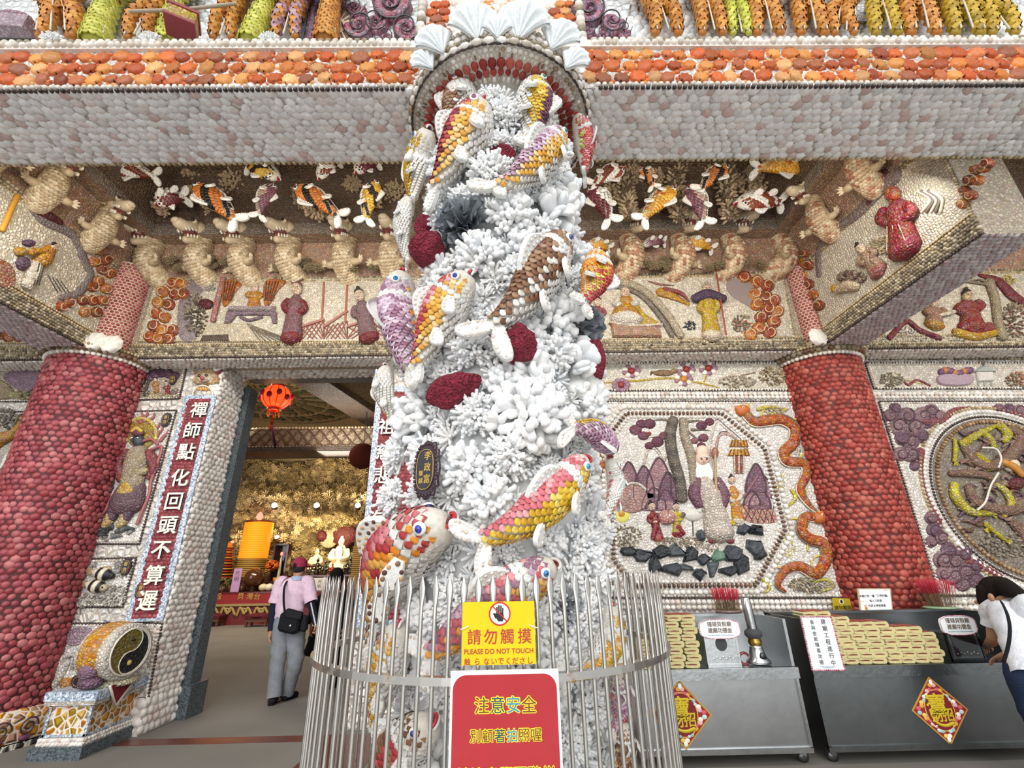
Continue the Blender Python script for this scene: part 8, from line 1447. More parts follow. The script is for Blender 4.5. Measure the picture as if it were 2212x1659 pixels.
# candle case, niche figures
P = H(603, 1215, 18.2); hw, hh = .24, .62; t = thing('candle_case', 'narrow dark-framed case with a red candle light', 'case', P); mb = MB(); [box(mb, P+A3(sx*hw-.03, -.02, -hh), P+A3(sx*hw+.03, .3, hh), hexc('3a1a14')) for sx in (-1, 1)]; [box(mb, P+A3(-hw, -.02, z-.03), P+A3(hw, .3, z+.03), hexc('3a1a14')) for z in (-hh, hh)]; box(mb, P+A3(-hw, .28, -hh), P+A3(hw, .3, hh), hexc('2a1a14')); part(t, mb, 'frame', M_GLOSS)
mb = MB(); lathe(mb, P+A3(0, .12, -hh), [(.06, 0), (.05, .5), (.03, .8), (.001, .85)], hexc('c8b89a'), 12); part(t, mb, 'candle', M_PLAIN); mb = MB(); ell(mb, P+A3(0, .1, .3), (.05, .05, .07), col=(1, .1, .05), seg=8, rings=6); part(t, mb, 'flame', MG_R); mb = MB(); box(mb, P+A3(-hw-.1, -.1, -hh-1.0), P+A3(hw+.1, .4, -hh), hexc('3a1a14')); part(t, mb, 'stand', M_PLAIN)
P = H(588, 1222, 18.2); mb = MB(); n = 90; D = nrm(g.normal(0, 1, (n, 3))); inst(mb, BEAD, P+D*.22*A3(1, .8, .8), g.normal(0, 1, (n, 3)), D, (.05, .04, .03), pick(LL('c85a28', 'a83a20', 'd87a3a'), n, .15)); tag(mb.build('flower_bunch', M_CLOTH), 'orange-red flower bunch left of the candle case', 'flowers')
def statue(x, yb, yt, Y, col, label, cat, grp, seated=True, neck=None, mat=M_PLAIN):
    b, tp = H(x, yb, Y), H(x, yt, Y); h = tp[2]-b[2]; t = thing('statue', label, cat, b, grp); mb = MB()
    tube(mb, [b+A3(0, 0, h*.04), b+A3(0, 0, h*.2), b+A3(0, 0, h*.4), b+A3(0, 0, h*.6), b+A3(0, 0, h*.72)], np.array([.34, .30, .21, .22, .12])*h if seated else np.array([.16, .15, .13, .15, .08])*h, col, 14, .75, ref=A3(0, 1, 0))
    for q in (-1, 1): tube(mb, smoothpath([b+A3(q*.2*h, -.02, h*.62), b+A3(q*.27*h, -.1*h, h*.42), b+A3(q*.08*h, -.22*h, h*.36)], 8), h*.07, col, 8)
    if seated: [tube(mb, [b+A3(q*.12*h, -.05*h, h*.1), b+A3(q*.36*h, -.15*h, h*.1), b+A3(0, -.3*h, h*.1)], h*.09, col, 8) for q in (-1, 1)]
    part(t, mb, 'body', mat); mb = MB(); ell(mb, b+A3(0, 0, h*.86), (h*.095, h*.1, h*.12), col=col); ell(mb, b+A3(0, 0, h*.985), (h*.05, h*.05, h*.045), col=col); ell(mb, b+A3(0, -.095*h, h*.85), (h*.018, h*.03, h*.03), col=col, seg=8, rings=6); part(t, mb, 'head', mat)
    if neck: mb = MB(); q = np.linspace(0, 2*PI, 24); beads(mb, b+np.stack([.12*h*np.sin(q), -.16*h-.02*np.cos(q), h*.56+.19*h*np.cos(q)], 1), .04, .02, neck); part(t, mb, 'necklace', M_GLOSS)
    return t
statue(731, 1236, 1160, 19.5, hexc('e2d6b8'), 'big white seated statue with dark necklace in the bright niche', 'statue', 'niche statues', True, hexc('4a1c18')); statue(680, 1236, 1186, 19.9, hexc('d8caa6'), 'smaller white seated statue left in the bright niche', 'statue', 'niche statues')
for i, x in enumerate((667, 683, 700, 716, 741, 755, 769)): statue(x, 1243, (1222, 1205, 1210, 1216, 1220, 1202, 1212)[i], 19.0, hexc(('2a2420', '221e1c', '2e2a22', '8a2a24', '3a2a22', '241f1c', '5a3a2c')[i]), ['small dark figurine, first from the left on the high altar step', 'raised-arm dark figurine, second from the left on the high altar step', 'dark figurine, third from the left on the high altar step', 'reddish figurine before the big white statue', 'brown figurine just right of the big white statue', 'tall dark figurine, second from the right on the high altar step', 'brown figurine at the right end of the high altar step'][i], 'figurine', 'dark figurines on the high altar step', False, mat=M_GLOSS)
for x, y, r, lb in ((695, 1158, .22, 'small dark red coral disc in the niche'), (745, 1156, .5, 'large dark red ruffled coral disc in the niche')): P = H(x, y, 20.5); mb = MB(); ell(mb, P, (r, .15, r), col=hexc('6a1a20'), seg=22, rings=12); V = mb.v[0]-P; a = np.arctan2(V[:, 2], V[:, 0]); mb.v[0] = P+V*(1+.10*np.sin(a*9))[:, None]; tag(mb.build('coral_disc', M_MOSF), lb, 'coral')
P = H(712, 1160, 20.6); mb = MB(); ell(mb, P, (.42, .1, .45), col=hexc('cfc2a0'), seg=20, rings=10); tag(mb.build('pale_coral_disc', M_MOSF), 'large pale round coral between the two red discs', 'coral')
P0 = H(770, 1130, 18.2); mb = MB(); box(mb, (P0[0], 18.2, 0), (P0[0]+.5, 18.7, P0[2]), hexc('7a5a2c')); [box(mb, (P0[0]-.02, 18.17, .9+.07*k), (P0[0]+.52, 18.2, .9+.07*k+.045), hexc('a8823c')) for k in range(22)]; tag(mb.build('prayer_tablet_wall', M_PLAIN), 'gold ribbed pillar of prayer tablets at the right edge of the doorway view', 'pillar')
t = None
for i, x in enumerate((459, 562)):
    P = atz(x, 1352, 0)-A3(0, .35, 0); t = thing('kneeling_stool', 'low kneeling stool with dark red cushion before the altar, '+['left one', 'right one'][i], 'stool', P, 'kneeling stools'); mb = MB(); mb2 = MB(); ell(mb2, P+A3(0, .2, .30), (.38, .24, .09), col=hexc('5a2028'), seg=20, rings=8); box(mb2, P+A3(-.36, 0, .22), P+A3(.36, .42, .31), hexc('54202a')); part(t, mb2, 'cushion', M_CLOTH); box(mb, P+A3(-.34, .01, .14), P+A3(.34, .41, .22), hexc('5a3826')); part(t, mb, 'frame', M_PLAIN)
    for sx in (-.3, .3):
        for sy in (.04, .38): mb = MB(); box(mb, P+A3(sx-.03, sy-.03, 0), P+A3(sx+.03, sy+.03, .15), hexc('5a3826')); part(t, mb, 'leg', M_PLAIN)
P = H(783, 985, 9.2); mb = MB(); ell(mb, P, (.26, .26, .26), col=hexc('5a241c'), seg=24, rings=16); tube(mb, [P+A3(0, 0, .2), (P[0], P[1], 6.2)], .008, hexc('2a2020'), 5); tag(mb.build('unlit_lantern', M_CLOTH), 'unlit dark red ball lantern under the lattice beam at the right', 'lantern')
# ================================================================== PEOPLE
def skin_body(t, name, nodes, edges, mat, col, root=0, sub=2):
    """one continuous surface grown over connected joints: nodes [(point, radius)]"""
    me = bpy.data.meshes.new(name); me.from_pydata([tuple(n[0]) for n in nodes], edges, []); o = link(name, me, t); o.modifiers.new('skin', 'SKIN').use_smooth_shade = True
    sv = me.skin_vertices[0].data if me.skin_vertices else None
    if sv is None:
        import bmesh
        bm = bmesh.new(); bm.from_mesh(me); ly = bm.verts.layers.skin.verify()
        bm.to_mesh(me); bm.free(); sv = me.skin_vertices[0].data
    for i, n in enumerate(nodes):
        r = n[1] if isinstance(n[1], tuple) else (n[1], n[1]); sv[i].radius = r; sv[i].use_root = i == root
    m = o.modifiers.new('sub', 'SUBSURF'); m.levels = sub; m.render_levels = sub
    bpy.context.view_layer.update(); me2 = bpy.data.meshes.new_from_object(o.evaluated_get(bpy.context.evaluated_depsgraph_get())); bpy.data.objects.remove(o)
    n = len(me2.vertices); a = me2.color_attributes.new('Col', 'FLOAT_COLOR', 'POINT'); a.data.foreach_set('color', np.tile([*col, 1], n).astype(np.float32)); me2.materials.clear(); me2.materials.append(mat)
    for pl in me2.polygons: pl.use_smooth = True
    return link(name, me2, t)
def chain(nodes, edges, start, pts):
    k = start
    for p_ in pts: nodes.append(p_); edges.append((k, len(nodes)-1)); k = len(nodes)-1
    return k
def hand(nodes, edges, wrist_i, P, d, n, s=1.0, curl=.5):
    """palm, four fingers and a thumb; d along the hand, n out of its back"""
    d, n = nrm(d), nrm(n); sd = np.cross(d, n); pm = chain(nodes, edges, wrist_i, [(P+d*.045*s, (.030*s, .016*s))])
    for k, L in ((-1.5, .058), (-.5, .068), (.5, .066), (1.5, .052)):
        b = P+d*.085*s+sd*k*.017*s; c1 = b+(d*math.cos(curl)-n*math.sin(curl))*L*.5*s; c2 = c1+(d*math.cos(curl*2)-n*math.sin(curl*2))*L*.5*s; chain(nodes, edges, pm, [(b, .0095*s), (c1, .0085*s), (c2, .007*s)])
    tb = P+d*.03*s+sd*.032*s; chain(nodes, edges, pm, [(tb, .011*s), (tb+d*.03*s+sd*.018*s-n*.012*s, .0095*s), (tb+d*.055*s+sd*.012*s-n*.025*s, .008*s)])
def garment(t, name, P, R, col, mat=M_CLOTH, flat=.62, ref=None, seg=18, wr=.0, cap=False):
    mb = MB(); S = smoothpath(P, 30); r = np.interp(np.linspace(0, 1, 30), np.linspace(0, 1, len(R)), R); tube(mb, S, r, col, seg, flat, ref=A3(0, 1, 0) if ref is None else ref, cap=cap)
    if wr: V = mb.v[0]; mb.v[0] = V+(wr*np.sin(V[:, 2]*38+V[:, 0]*25)+wr*.7*np.sin(V[:, 2]*71-V[:, 0]*40))[:, None]*nrm(V-V.mean(0))*A3(1, 1, .2)
    return part(t, mb, name, mat)
SKT = hexc('a87a62')
KM = lambda x, y, Y=7.0: aty(540+x*.2292, 1180+y*.2292, Y)
man = thing('person', 'man from behind in pink polo shirt and dark red cap walking with a cane', 'person', (-2.85, 7.0, 0))
pel, che, nk, hd = KM(370, 720), KM(400, 430), KM(450, 292), KM(462, 205)+A3(0, .02, 0); sL, sR = KM(292, 355), KM(545, 350); eL, eR = KM(215, 600, 6.98), KM(590, 590, 6.95); wL, wR = KM(195, 800, 6.93), KM(625, 745, 6.85)
hL, hR = KM(310, 760), KM(430, 760); kL, kR = KM(262, 1080, 6.95), KM(430, 1090, 7.0); aL, aR = KM(225, 1425, 6.95), KM(345, 1390, 7.15)
N_ = [(pel, (.14, .09))]; E_ = []; c_ = chain(N_, E_, 0, [((pel+che)/2, (.13, .07)), (che, (.15, .075))]); n_ = chain(N_, E_, c_, [(nk, .058), (hd-A3(0, 0, .03), (.075, .085)), (hd+A3(0, 0, .06), (.078, .09))])
for s_, e_, w_ in ((sL, eL, wL), (sR, eR, wR)):
    k_ = chain(N_, E_, c_, [(s_, .062), ((s_+e_)/2, .050), (e_, .043), ((e_+w_)/2, .038), (w_, .028)]); hand(N_, E_, k_, w_, (w_-e_)*A3(1, 1, 1)+A3(.0, -.02, -.1), A3(-1 if s_ is sL else 1, 0, .1), 1.0, .45 if s_ is sL else 1.0)
for h_, k2, a_ in ((hL, kL, aL), (hR, kR, aR)): chain(N_, E_, 0, [(h_, .088), ((h_+k2)/2, .074), (k2, .056), ((k2+a_)/2, .052), (a_, .038), (a_+A3(.02, .12, -.05), .036)])
skin_body(man, 'body', N_, E_, M_SKIN, SKT)
mb = MB()
for q in (-1, 1): ell(mb, hd+A3(.082*q+.005, .01, -.02), (.014, .028, .034), col=SKT)
ell(mb, hd+A3(.05, .095, -.02), (.018, .022, .028), col=SKT); part(man, mb, 'ears_and_nose', M_SKIN)
mb = MB()
for q in (-1, 1): ell(mb, hd+A3(.03*q+.03, .088, .01), (.011, .008, .008), col=hexc('2a2220'), seg=8, rings=6)
part(man, mb, 'eyes', M_GLOSS); mb = MB(); tube(mb, [hd+A3(.02, .092, -.065), hd+A3(.06, .085, -.065)], .005, hexc('8a4a44'), 6); part(man, mb, 'mouth', M_SKIN)
mb = MB(); ell(mb, hd+A3(0, -.025, .0), (.086, .085, .075), col=hexc('2b2626')); part(man, mb, 'hair', M_CLOTH)
mb = MB(); cp = hd+A3(-.005, -.01, .045); lathe(mb, cp, [(.098, -.03), (.10, .01), (.09, .055), (.06, .085), (.02, .098), (.001, .10)], hexc('93304a'), 28); obr = cp+A3(.13, .06, -.02); slab(mb, np.array([cp+A3(.04, .09, -.025), cp+A3(.10, .14, -.035), cp+A3(.18, .11, -.035), cp+A3(.17, .05, -.03), cp+A3(.09, .01, -.02)]), A3(0, 0, 1), .012, hexc('8a2a44'), .3); ell(mb, cp+A3(0, 0, .1), .01, col=hexc('8a2a44')); part(man, mb, 'cap', M_CLOTH)
mb = MB(); ell(mb, cp+A3(-.02, -.09, -.01), (.03, .02, .03), col=hexc('241a1c')); part(man, mb, 'cap_opening', M_CLOTH)
PKS = hexc('d8bcd0'); garment(man, 'polo_shirt', [KM(365, 690), KM(370, 620), KM(385, 520), KM(405, 420), KM(432, 345), KM(448, 300)], [.185, .19, .195, .215, .175, .075], PKS, wr=.006)
for s_, e_, nm in ((sL, eL, 'l'), (sR, eR, 'r')): garment(man, 'sleeve', [s_+(che-s_)*.25+A3(0, 0, .02), s_, (s_+e_)*.5, s_+(e_-s_)*.74], [.10, .095, .088, .088], PKS, flat=.9, wr=.003)
mb = MB(); lathe(mb, nk-A3(0, 0, .035), [(.085, 0), (.078, .05), (.072, .05), (.075, 0)], hexc('9fb2cc'), 24); part(man, mb, 'blue_collar', M_CLOTH)
for s_, e_, w_ in ((sL, eL, wL), (sR, eR, wR)): garment(man, 'arm_cover', [s_+(e_-s_)*.66, e_, (e_+w_)/2, w_], [.056, .05, .046, .037], hexc('1b1f33'), flat=.95)
mb = MB(); [ell(mb, sR+(eR-sR)*.78+(wR-sR-(eR-sR)*.78)*q+A3(.012, -.05, 0), (.012, .006, .012), col=hexc('d8d8dc'), seg=6, rings=5) for q in np.linspace(0, .95, 14)]; part(man, mb, 'white_lettering', M_CLOTH)
GRT = hexc('7f838a')
for h_, k2, a_ in ((hL, kL, aL), (hR, kR, aR)): garment(man, 'trouser_leg', [h_+(pel-h_)*.3+A3(0, 0, .10), h_, (h_+k2)/2, k2, (k2+a_)/2, a_+A3(0, 0, .01)], [.13, .135, .115, .095, .088, .092], GRT, flat=.92, wr=.008)
garment(man, 'trouser_seat', [KM(372, 800), KM(372, 750), KM(372, 690), KM(370, 660)], [.16, .18, .175, .165], GRT, flat=.72)
for a_, dx in ((aL, -.02), (aR, .05)):
    mb = MB(); f_ = A3(dx, .22, 0); b = a_*A3(1, 1, 0)+A3(0, -.06, .045+max(0, a_[2]-.09)); tube(mb, smoothpath([b, b+f_*.3+A3(0, 0, .015), b+f_*.7+A3(0, 0, .0), b+f_*1.1+A3(0, 0, -.01)], 12), np.interp(np.linspace(0, 1, 12), [0, .3, .7, 1], [.045, .055, .05, .038]), hexc('1c1d22'), 12, .8, ref=A3(0, 0, 1)); tube(mb, [b-A3(0, 0, .03), b+f_*1.05-A3(0, 0, .035)], .042, hexc('121316'), 10, .35, ref=A3(0, 0, 1)); tube(mb, [a_+A3(0, 0, .05), a_-A3(0, 0, .03)], .05, hexc('1c1d22'), 12); part(man, mb, 'shoe', M_CLOTH)
mb = MB(); lathe(mb, wL+(eL-wL)*.06, [(.034, 0), (.036, .02), (.032, .02)], hexc('b8bcc4'), 16, (eL-wL)); part(man, mb, 'wrist_watch', M_STEEL)
bag = thing('shoulder_bag', "black shoulder bag hanging at the walking man's back", 'bag', KM(395, 705, 6.78)); b = KM(395, 705, 6.80); mb = MB(); P = [KM(x, y, 6.86) for x, y in ((375, 585), (500, 620), (505, 640), (470, 800), (420, 828), (300, 800), (282, 770), (310, 640))]; slab(mb, P, (0, -1, .05), .10, hexc('17181c'), .3); part(bag, mb, 'pouch', M_CLOTH); mb = MB(); slab(mb, [KM(x, y, 6.755) for x, y in ((345, 600), (495, 632), (478, 690), (330, 665))], (0, -1, 0), .012, hexc('202126'), .3); part(bag, mb, 'flap', M_CLOTH); mb = MB(); ell(mb, KM(378, 750, 6.75), (.016, .006, .016), col=hexc('c8c8c0')); part(bag, mb, 'badge', M_STEEL)
mb = MB(); tube(mb, smoothpath([KM(330, 640, 6.80), KM(318, 520, 6.78), KM(322, 400, 6.80), KM(345, 335, 6.90), KM(372, 312, 7.0)], 20), .016, hexc('17181c'), 6, .3, ref=A3(0, 1, 0)); part(bag, mb, 'strap', M_CLOTH)
mb = MB(); slab(mb, [KM(x, y, 6.82) for x, y in ((515, 645), (560, 655), (545, 780), (520, 805), (478, 795), (490, 720))], (.2, -1, 0), .08, hexc('1a1b20'), .3); tag(mb.build('hip_pouch', M_CLOTH), "small black pouch at the walking man's right hip", 'bag')
t = thing('walking_cane', "brown walking cane in the man's right hand", 'cane', KM(632, 790, 6.83)); c0, c1 = KM(628, 770, 6.83), KM(585, 1455, 6.9); c1[2] = .03; c2 = KM(645, 1330, 6.88); mb = MB(); tube(mb, [c0+A3(0, 0, .02), c2], .010, hexc('8a4a34'), 8); part(t, mb, 'shaft', M_GLOSS); mb = MB(); tube(mb, [c0+A3(-.06, .02, .03), c0+A3(.05, -.02, .03)], .014, hexc('c8bca8'), 8); part(t, mb, 'handle', M_GLOSS)
mb = MB(); c2b = c2.copy(); [tube(mb, [c2, c2*A3(1, 1, 0)+A3(dx, dy, .03)], .008, hexc('7a3e30'), 6) for dx, dy in ((-.10, 0), (.04, -.05), (.04, .06))]; [ell(mb, c2*A3(1, 1, 0)+A3(dx, dy, .02), (.016, .016, .02), col=hexc('1a1818'), seg=8, rings=6) for dx, dy in ((-.10, 0), (.04, -.05), (.04, .06))]; part(t, mb, 'tripod_foot', M_GLOSS)
# companion in black
KQ = lambda x, y: KM(x+25, y, 7.7)
t = thing('person', 'person in a long black coat beside the man with the cane, behind the fence bars', 'person', (KQ(700, 1000)[0], 7.7, 0)); c = KQ(760, 600); x0 = c[0]; hz = KQ(760, 250)[2]; Nn = [(A3(x0, 7.7, .85), (.15, .11))]; Ee = []; k1 = chain(Nn, Ee, 0, [(A3(x0, 7.7, 1.1), (.15, .1)), (A3(x0, 7.7, hz-.30), (.16, .1))]); chain(Nn, Ee, k1, [(A3(x0, 7.7, hz-.19), .055), (A3(x0, 7.7, hz-.1), (.075, .085)), (A3(x0, 7.7, hz-.02), (.07, .08))])
for q in (-1, 1): k2 = chain(Nn, Ee, k1, [(A3(x0+.19*q, 7.7, hz-.34), .06), (A3(x0+.25*q, 7.67, 1.02), .045), (A3(x0+.24*q, 7.57, .82), .03)]); hand(Nn, Ee, k2, A3(x0+.24*q, 7.56, .81), A3(0, -.2, -1), A3(q, 0, 0), 1, .5); chain(Nn, Ee, 0, [(A3(x0+.09*q, 7.7, .75), .08), (A3(x0+.09*q, 7.7, .4), .055), (A3(x0+.09*q, 7.7, .07), .04), (A3(x0+.09*q, 7.82, .035), .035)])
skin_body(t, 'body', Nn, Ee, M_SKIN, SKT); BK = hexc('121214'); garment(t, 'black_coat', [(x0-.06, 7.7, .42), (x0-.03, 7.7, .7), (x0, 7.7, 1.0), (x0, 7.7, hz-.35), (x0, 7.7, hz-.22)], [.30, .26, .22, .23, .09], BK, wr=.012)
for q in (-1, 1): garment(t, 'coat_sleeve', [(x0+.10*q, 7.7, hz-.31), (x0+.21*q, 7.7, hz-.40), (x0+.27*q, 7.67, 1.02), (x0+.25*q, 7.58, .86)], [.09, .085, .07, .06], BK, flat=.95); mb = MB(); tube(mb, [(x0+.09*q, 7.69, .05), (x0+.09*q, 7.87, .04)], .05, BK, 10); part(t, mb, 'shoe', M_CLOTH); garment(t, 'black_trouser_leg', [(x0+.09*q, 7.7, .6), (x0+.09*q, 7.7, .3), (x0+.09*q, 7.7, .08)], [.09, .075, .07], BK, flat=.95)
mb = MB(); ell(mb, (x0, 7.68, hz-.06), (.105, .115, .14), col=hexc('0e0e10')); ell(mb, (x0, 7.64, hz-.20), (.10, .07, .12), col=hexc('0e0e10')); part(t, mb, 'hair', M_CLOTH); mb = MB(); [ell(mb, (x0+.03*q, 7.795, hz-.07), .01, col=hexc('201818'), seg=8, rings=6) for q in (-1, 1)]; ell(mb, (x0, 7.805, hz-.11), (.014, .02, .022), col=SKT); part(t, mb, 'face', M_SKIN)
# woman leaning over the cart at the right edge
wm = thing('person', 'dark-haired woman in a white T-shirt with a black strap leaning over the right cart', 'person', (4.3, 4.2, 0)); KW = lambda x, y, Y=4.3: aty(1780+x*432/2212., 1240+y*432/2212., Y)
hd = KW(1880, 220, 4.42); nk = KW(2010, 290, 4.32); sl = KW(1880, 400, 4.42); sr = KW(2290, 350, 4.10); che = KW(2130, 520, 4.25); pel = KW(2330, 1040, 4.1); el_ = KW(1880, 720, 4.50); wr_ = KW(1800, 800, 4.78)
hL, hR = pel+A3(-.09, .02, -.05), pel+A3(.09, -.02, -.05); Nn = [(pel, (.14, .09))]; Ee = []; k1 = chain(Nn, Ee, 0, [((pel+che)/2, (.12, .08)), (che, (.13, .08))]); chain(Nn, Ee, k1, [(nk, .052), (hd-(hd-nk)*.25, (.072, .08)), (hd+A3(-.02, .02, .02), (.075, .085))])
SKW = hexc('b98a6e')
for s_, e_, w_, q in ((sl, el_, wr_, -1), (sr, sr+A3(.03, .12, -.30), sr+A3(-.05, .34, -.40), 1)): k2 = chain(Nn, Ee, k1, [(s_, .056), ((s_+e_)/2, .056), (e_, .048), ((e_+w_)/2, .040), (w_, .027)]); hand(Nn, Ee, k2, w_, w_-e_, A3(0, 0, 1), .95, .5)
for h_, q in ((hL, -1), (hR, 1)): chain(Nn, Ee, 0, [(h_, .09), (h_+A3(.02, .02, -.38), .062), (A3(h_[0]+.02, 4.02, .08), .04), (A3(h_[0]+.0, 4.15, .04), .036)])
skin_body(wm, 'body', Nn, Ee, M_SKIN, SKW); WT = hexc('dfe2ea'); ax_ = nrm(che-pel)
garment(wm, 'white_tshirt', [pel+ax_*-.10, pel+ax_*.10, (pel+che)/2, che, (che+nk)/2+A3(.03, 0, .0), nk], [.185, .18, .175, .195, .16, .07], WT, flat=.72, wr=.007)
for s_, e_ in ((sl, el_), (sr, sr+A3(.03, .12, -.30))): garment(wm, 'tshirt_sleeve', [s_+(che-s_)*.5, s_, s_+(e_-s_)*.55], [.105, .095, .088], WT, flat=.95, wr=.004)
for h_ in (hL, hR): garment(wm, 'jeans_leg', [pel*.5+h_*.5+A3(0, 0, .0), h_, h_+A3(.02, .02, -.38), (h_[0]+.02, 4.02, .09)], [.10, .115, .085, .075], hexc('27324c'), flat=.95, wr=.004); mb = MB(); tube(mb, [(h_[0]+.02, 4.0, .05), (h_[0], 4.2, .035)], .045, hexc('d8d8d8'), 10); part(wm, mb, 'shoe', M_CLOTH)
mb = MB(); HR = hexc('17120f'); up_ = nrm(hd-nk); ell(mb, hd+A3(.015, -.02, .03), (.115, .115, .115), col=HR, seg=18, rings=12); ell(mb, hd+A3(.12, -.05, .0), (.09, .08, .075), col=HR); tube(mb, smoothpath([hd+A3(.05, -.05, .06), KW(2060, 170, 4.2), KW(2180, 250, 4.14), KW(2260, 330, 4.1)], 14), np.linspace(.085, .03, 14), HR, 10); tube(mb, smoothpath([hd+A3(-.08, .0, .05), hd+A3(-.10, .03, -.06), hd+A3(-.06, .05, -.13)], 10), np.linspace(.045, .02, 10), HR, 8); part(wm, mb, 'hair', M_CLOTH)
e0 = KW(1850, 260, 4.31); mb = MB(); ell(mb, e0, (.016, .026, .034), col=SKW); f0 = hd+A3(-.06, .07, -.06); ell(mb, f0+A3(-.03, .03, -.01), (.016, .018, .016), col=SKW); part(wm, mb, 'ear_and_nose', M_SKIN); mb = MB(); [ell(mb, hd+A3(-.072+.05*q, .06+.02*q, -.025), .010, col=hexc('201818'), seg=8, rings=6) for q in (0, 1)]; part(wm, mb, 'eyes', M_GLOSS)
mb = MB(); tube(mb, smoothpath([KW(1965, 310, 4.16), KW(2025, 440, 4.03), KW(2055, 600, 4.0), KW(2040, 780, 4.0), KW(1990, 960, 4.02)], 20), .024, hexc('16171a'), 8, .25, ref=A3(0, 1, 0)); o = part(None, mb, 'shoulder_strap', M_CLOTH); tag(o, "black shoulder strap across the leaning woman's white T-shirt", 'strap')
# ================================================================== HIGH RELIEF FIGURES ON THE UPPER FRIEZE
YF = 2.64; FR_ = lambda x, y, Y=YF: aty(x, y, Y)
FO, FYG, FYE, FPK = LL('c9863a', 'd49748', 'b87430'), LL('c8c84e', 'd2d062', 'b4b444'), LL('bf9c2c', 'cba83a', 'a88a28'), LL('b08a96', 'a37a88', 'c09aa6')
def scaled(mb, P, R, cols, step=.05):
    S = smoothpath(P, 20); r = np.interp(np.linspace(0, 1, 20), np.linspace(0, 1, len(R)), R); tube(mb, S, r*.97, cols[2], 12, .8, ref=A3(0, 1, 0)); T, N, B = frames(S, A3(0, 1, 0)); s = arclen(S); rows = max(2, int(s[-1]/(step*.72)))
    for i in range(rows):
        x = (i+.5)*s[-1]/rows; g = lambda A: np.array([np.interp(x, s, A[:, k]) for k in range(3)]); rr = np.interp(x, s, r); m = max(6, int(2*PI*rr/step)); a = (np.arange(m)+.5*(i % 2))/m*2*PI; D = np.cos(a)[:, None]*g(N)*.8+np.sin(a)[:, None]*g(B); D = D[D[:, 1] < .35]
        inst(mb, FANLOW, g(S)+D*rr*.93, -nrm(g(T)), nrm(D), (step*1.1, step*.95, step*.6), pick(cols, len(D), .08))
def frieze(label, x, yb, w, cols, legs=False, lean=0, trim='d8d0c0', extra=None):
    k = w/1000*3.3; b = FR_(x, yb, YF); b[2] = max(b[2], 5.62); t = thing('relief_figure', label, 'figure', b, 'high relief figures on the upper frieze'); h = 1.0; mb = MB(); up = nrm(A3(lean, 0, 1))
    if legs:
        for q in (-1, 1): scaled(mb, [b+A3(q*k*.35, -.05, .45)+A3(lean*.45, 0, 0), b+A3(q*k*.42, -.07, .25), b+A3(q*k*.5+lean*.05, -.03, .02)], [k*.30, k*.26, k*.20], cols)
        scaled(mb, [b+up*.36, b+up*.5, b+up*.72, b+up*.84], [k*.48, k*.46, k*.50, k*.2], cols)
    else: scaled(mb, [b+A3(0, -.03, .0), b+up*.25+A3(0, -.05, 0), b+up*.5+A3(0, -.05, 0), b+up*.72, b+up*.84], [k*.55, k*.50, k*.42, k*.46, k*.2], cols)
    for q in (-1, 1): scaled(mb, [b+up*.76+A3(q*k*.4, -.02, 0), b+up*.55+A3(q*k*.72, -.08, 0), b+up*.46+A3(q*k*.25, -.17, 0)], [k*.2, k*.19, k*.15], cols)
    part(t, mb, 'robed_body', M_SHELL); mb = MB(); c = hexc(trim)
    for q in (-.45, 0, .45): tube(mb, [b+up*.02+A3(q*k*1.05, -k*.36, 0), b+up*.3+A3(q*k*.9, -k*.42, 0), b+up*.48+A3(q*k*.4, -k*.42, 0)], .008, c, 6)
    tube(mb, [b+up*.46+A3(-k*.45, -k*.28, 0), b+up*.47+A3(0, -k*.46, 0), b+up*.46+A3(k*.45, -k*.28, 0)], .018, hexc('8a3a40'), 6); part(t, mb, 'seams_and_sash', M_SHELL)
    mb = MB(); e = b+up*.93+A3(0, -.03, 0); ell(mb, e, (.07, .075, .09), col=hexc('d8bfa8')); ell(mb, e+A3(0, -.07, -.01), (.014, .02, .02), col=hexc('d0b49c'), seg=8, rings=6); [ell(mb, e+A3(.026*q, -.066, .015), .008, col=hexc('201818'), seg=6, rings=5) for q in (-1, 1)]; ell(mb, b+up*.47+A3(k*.1, -.19, 0), (.03, .025, .03), col=hexc('d8bfa8')); part(t, mb, 'head_and_hands', M_SKIN); mb = MB(); ell(mb, e+A3(0, .01, .06), (.075, .07, .055), col=hexc('2a2226')); ell(mb, e+A3(0, .01, .12), (.03, .03, .03), col=hexc('2a2226')); part(t, mb, 'hair', M_CLOTH); return t
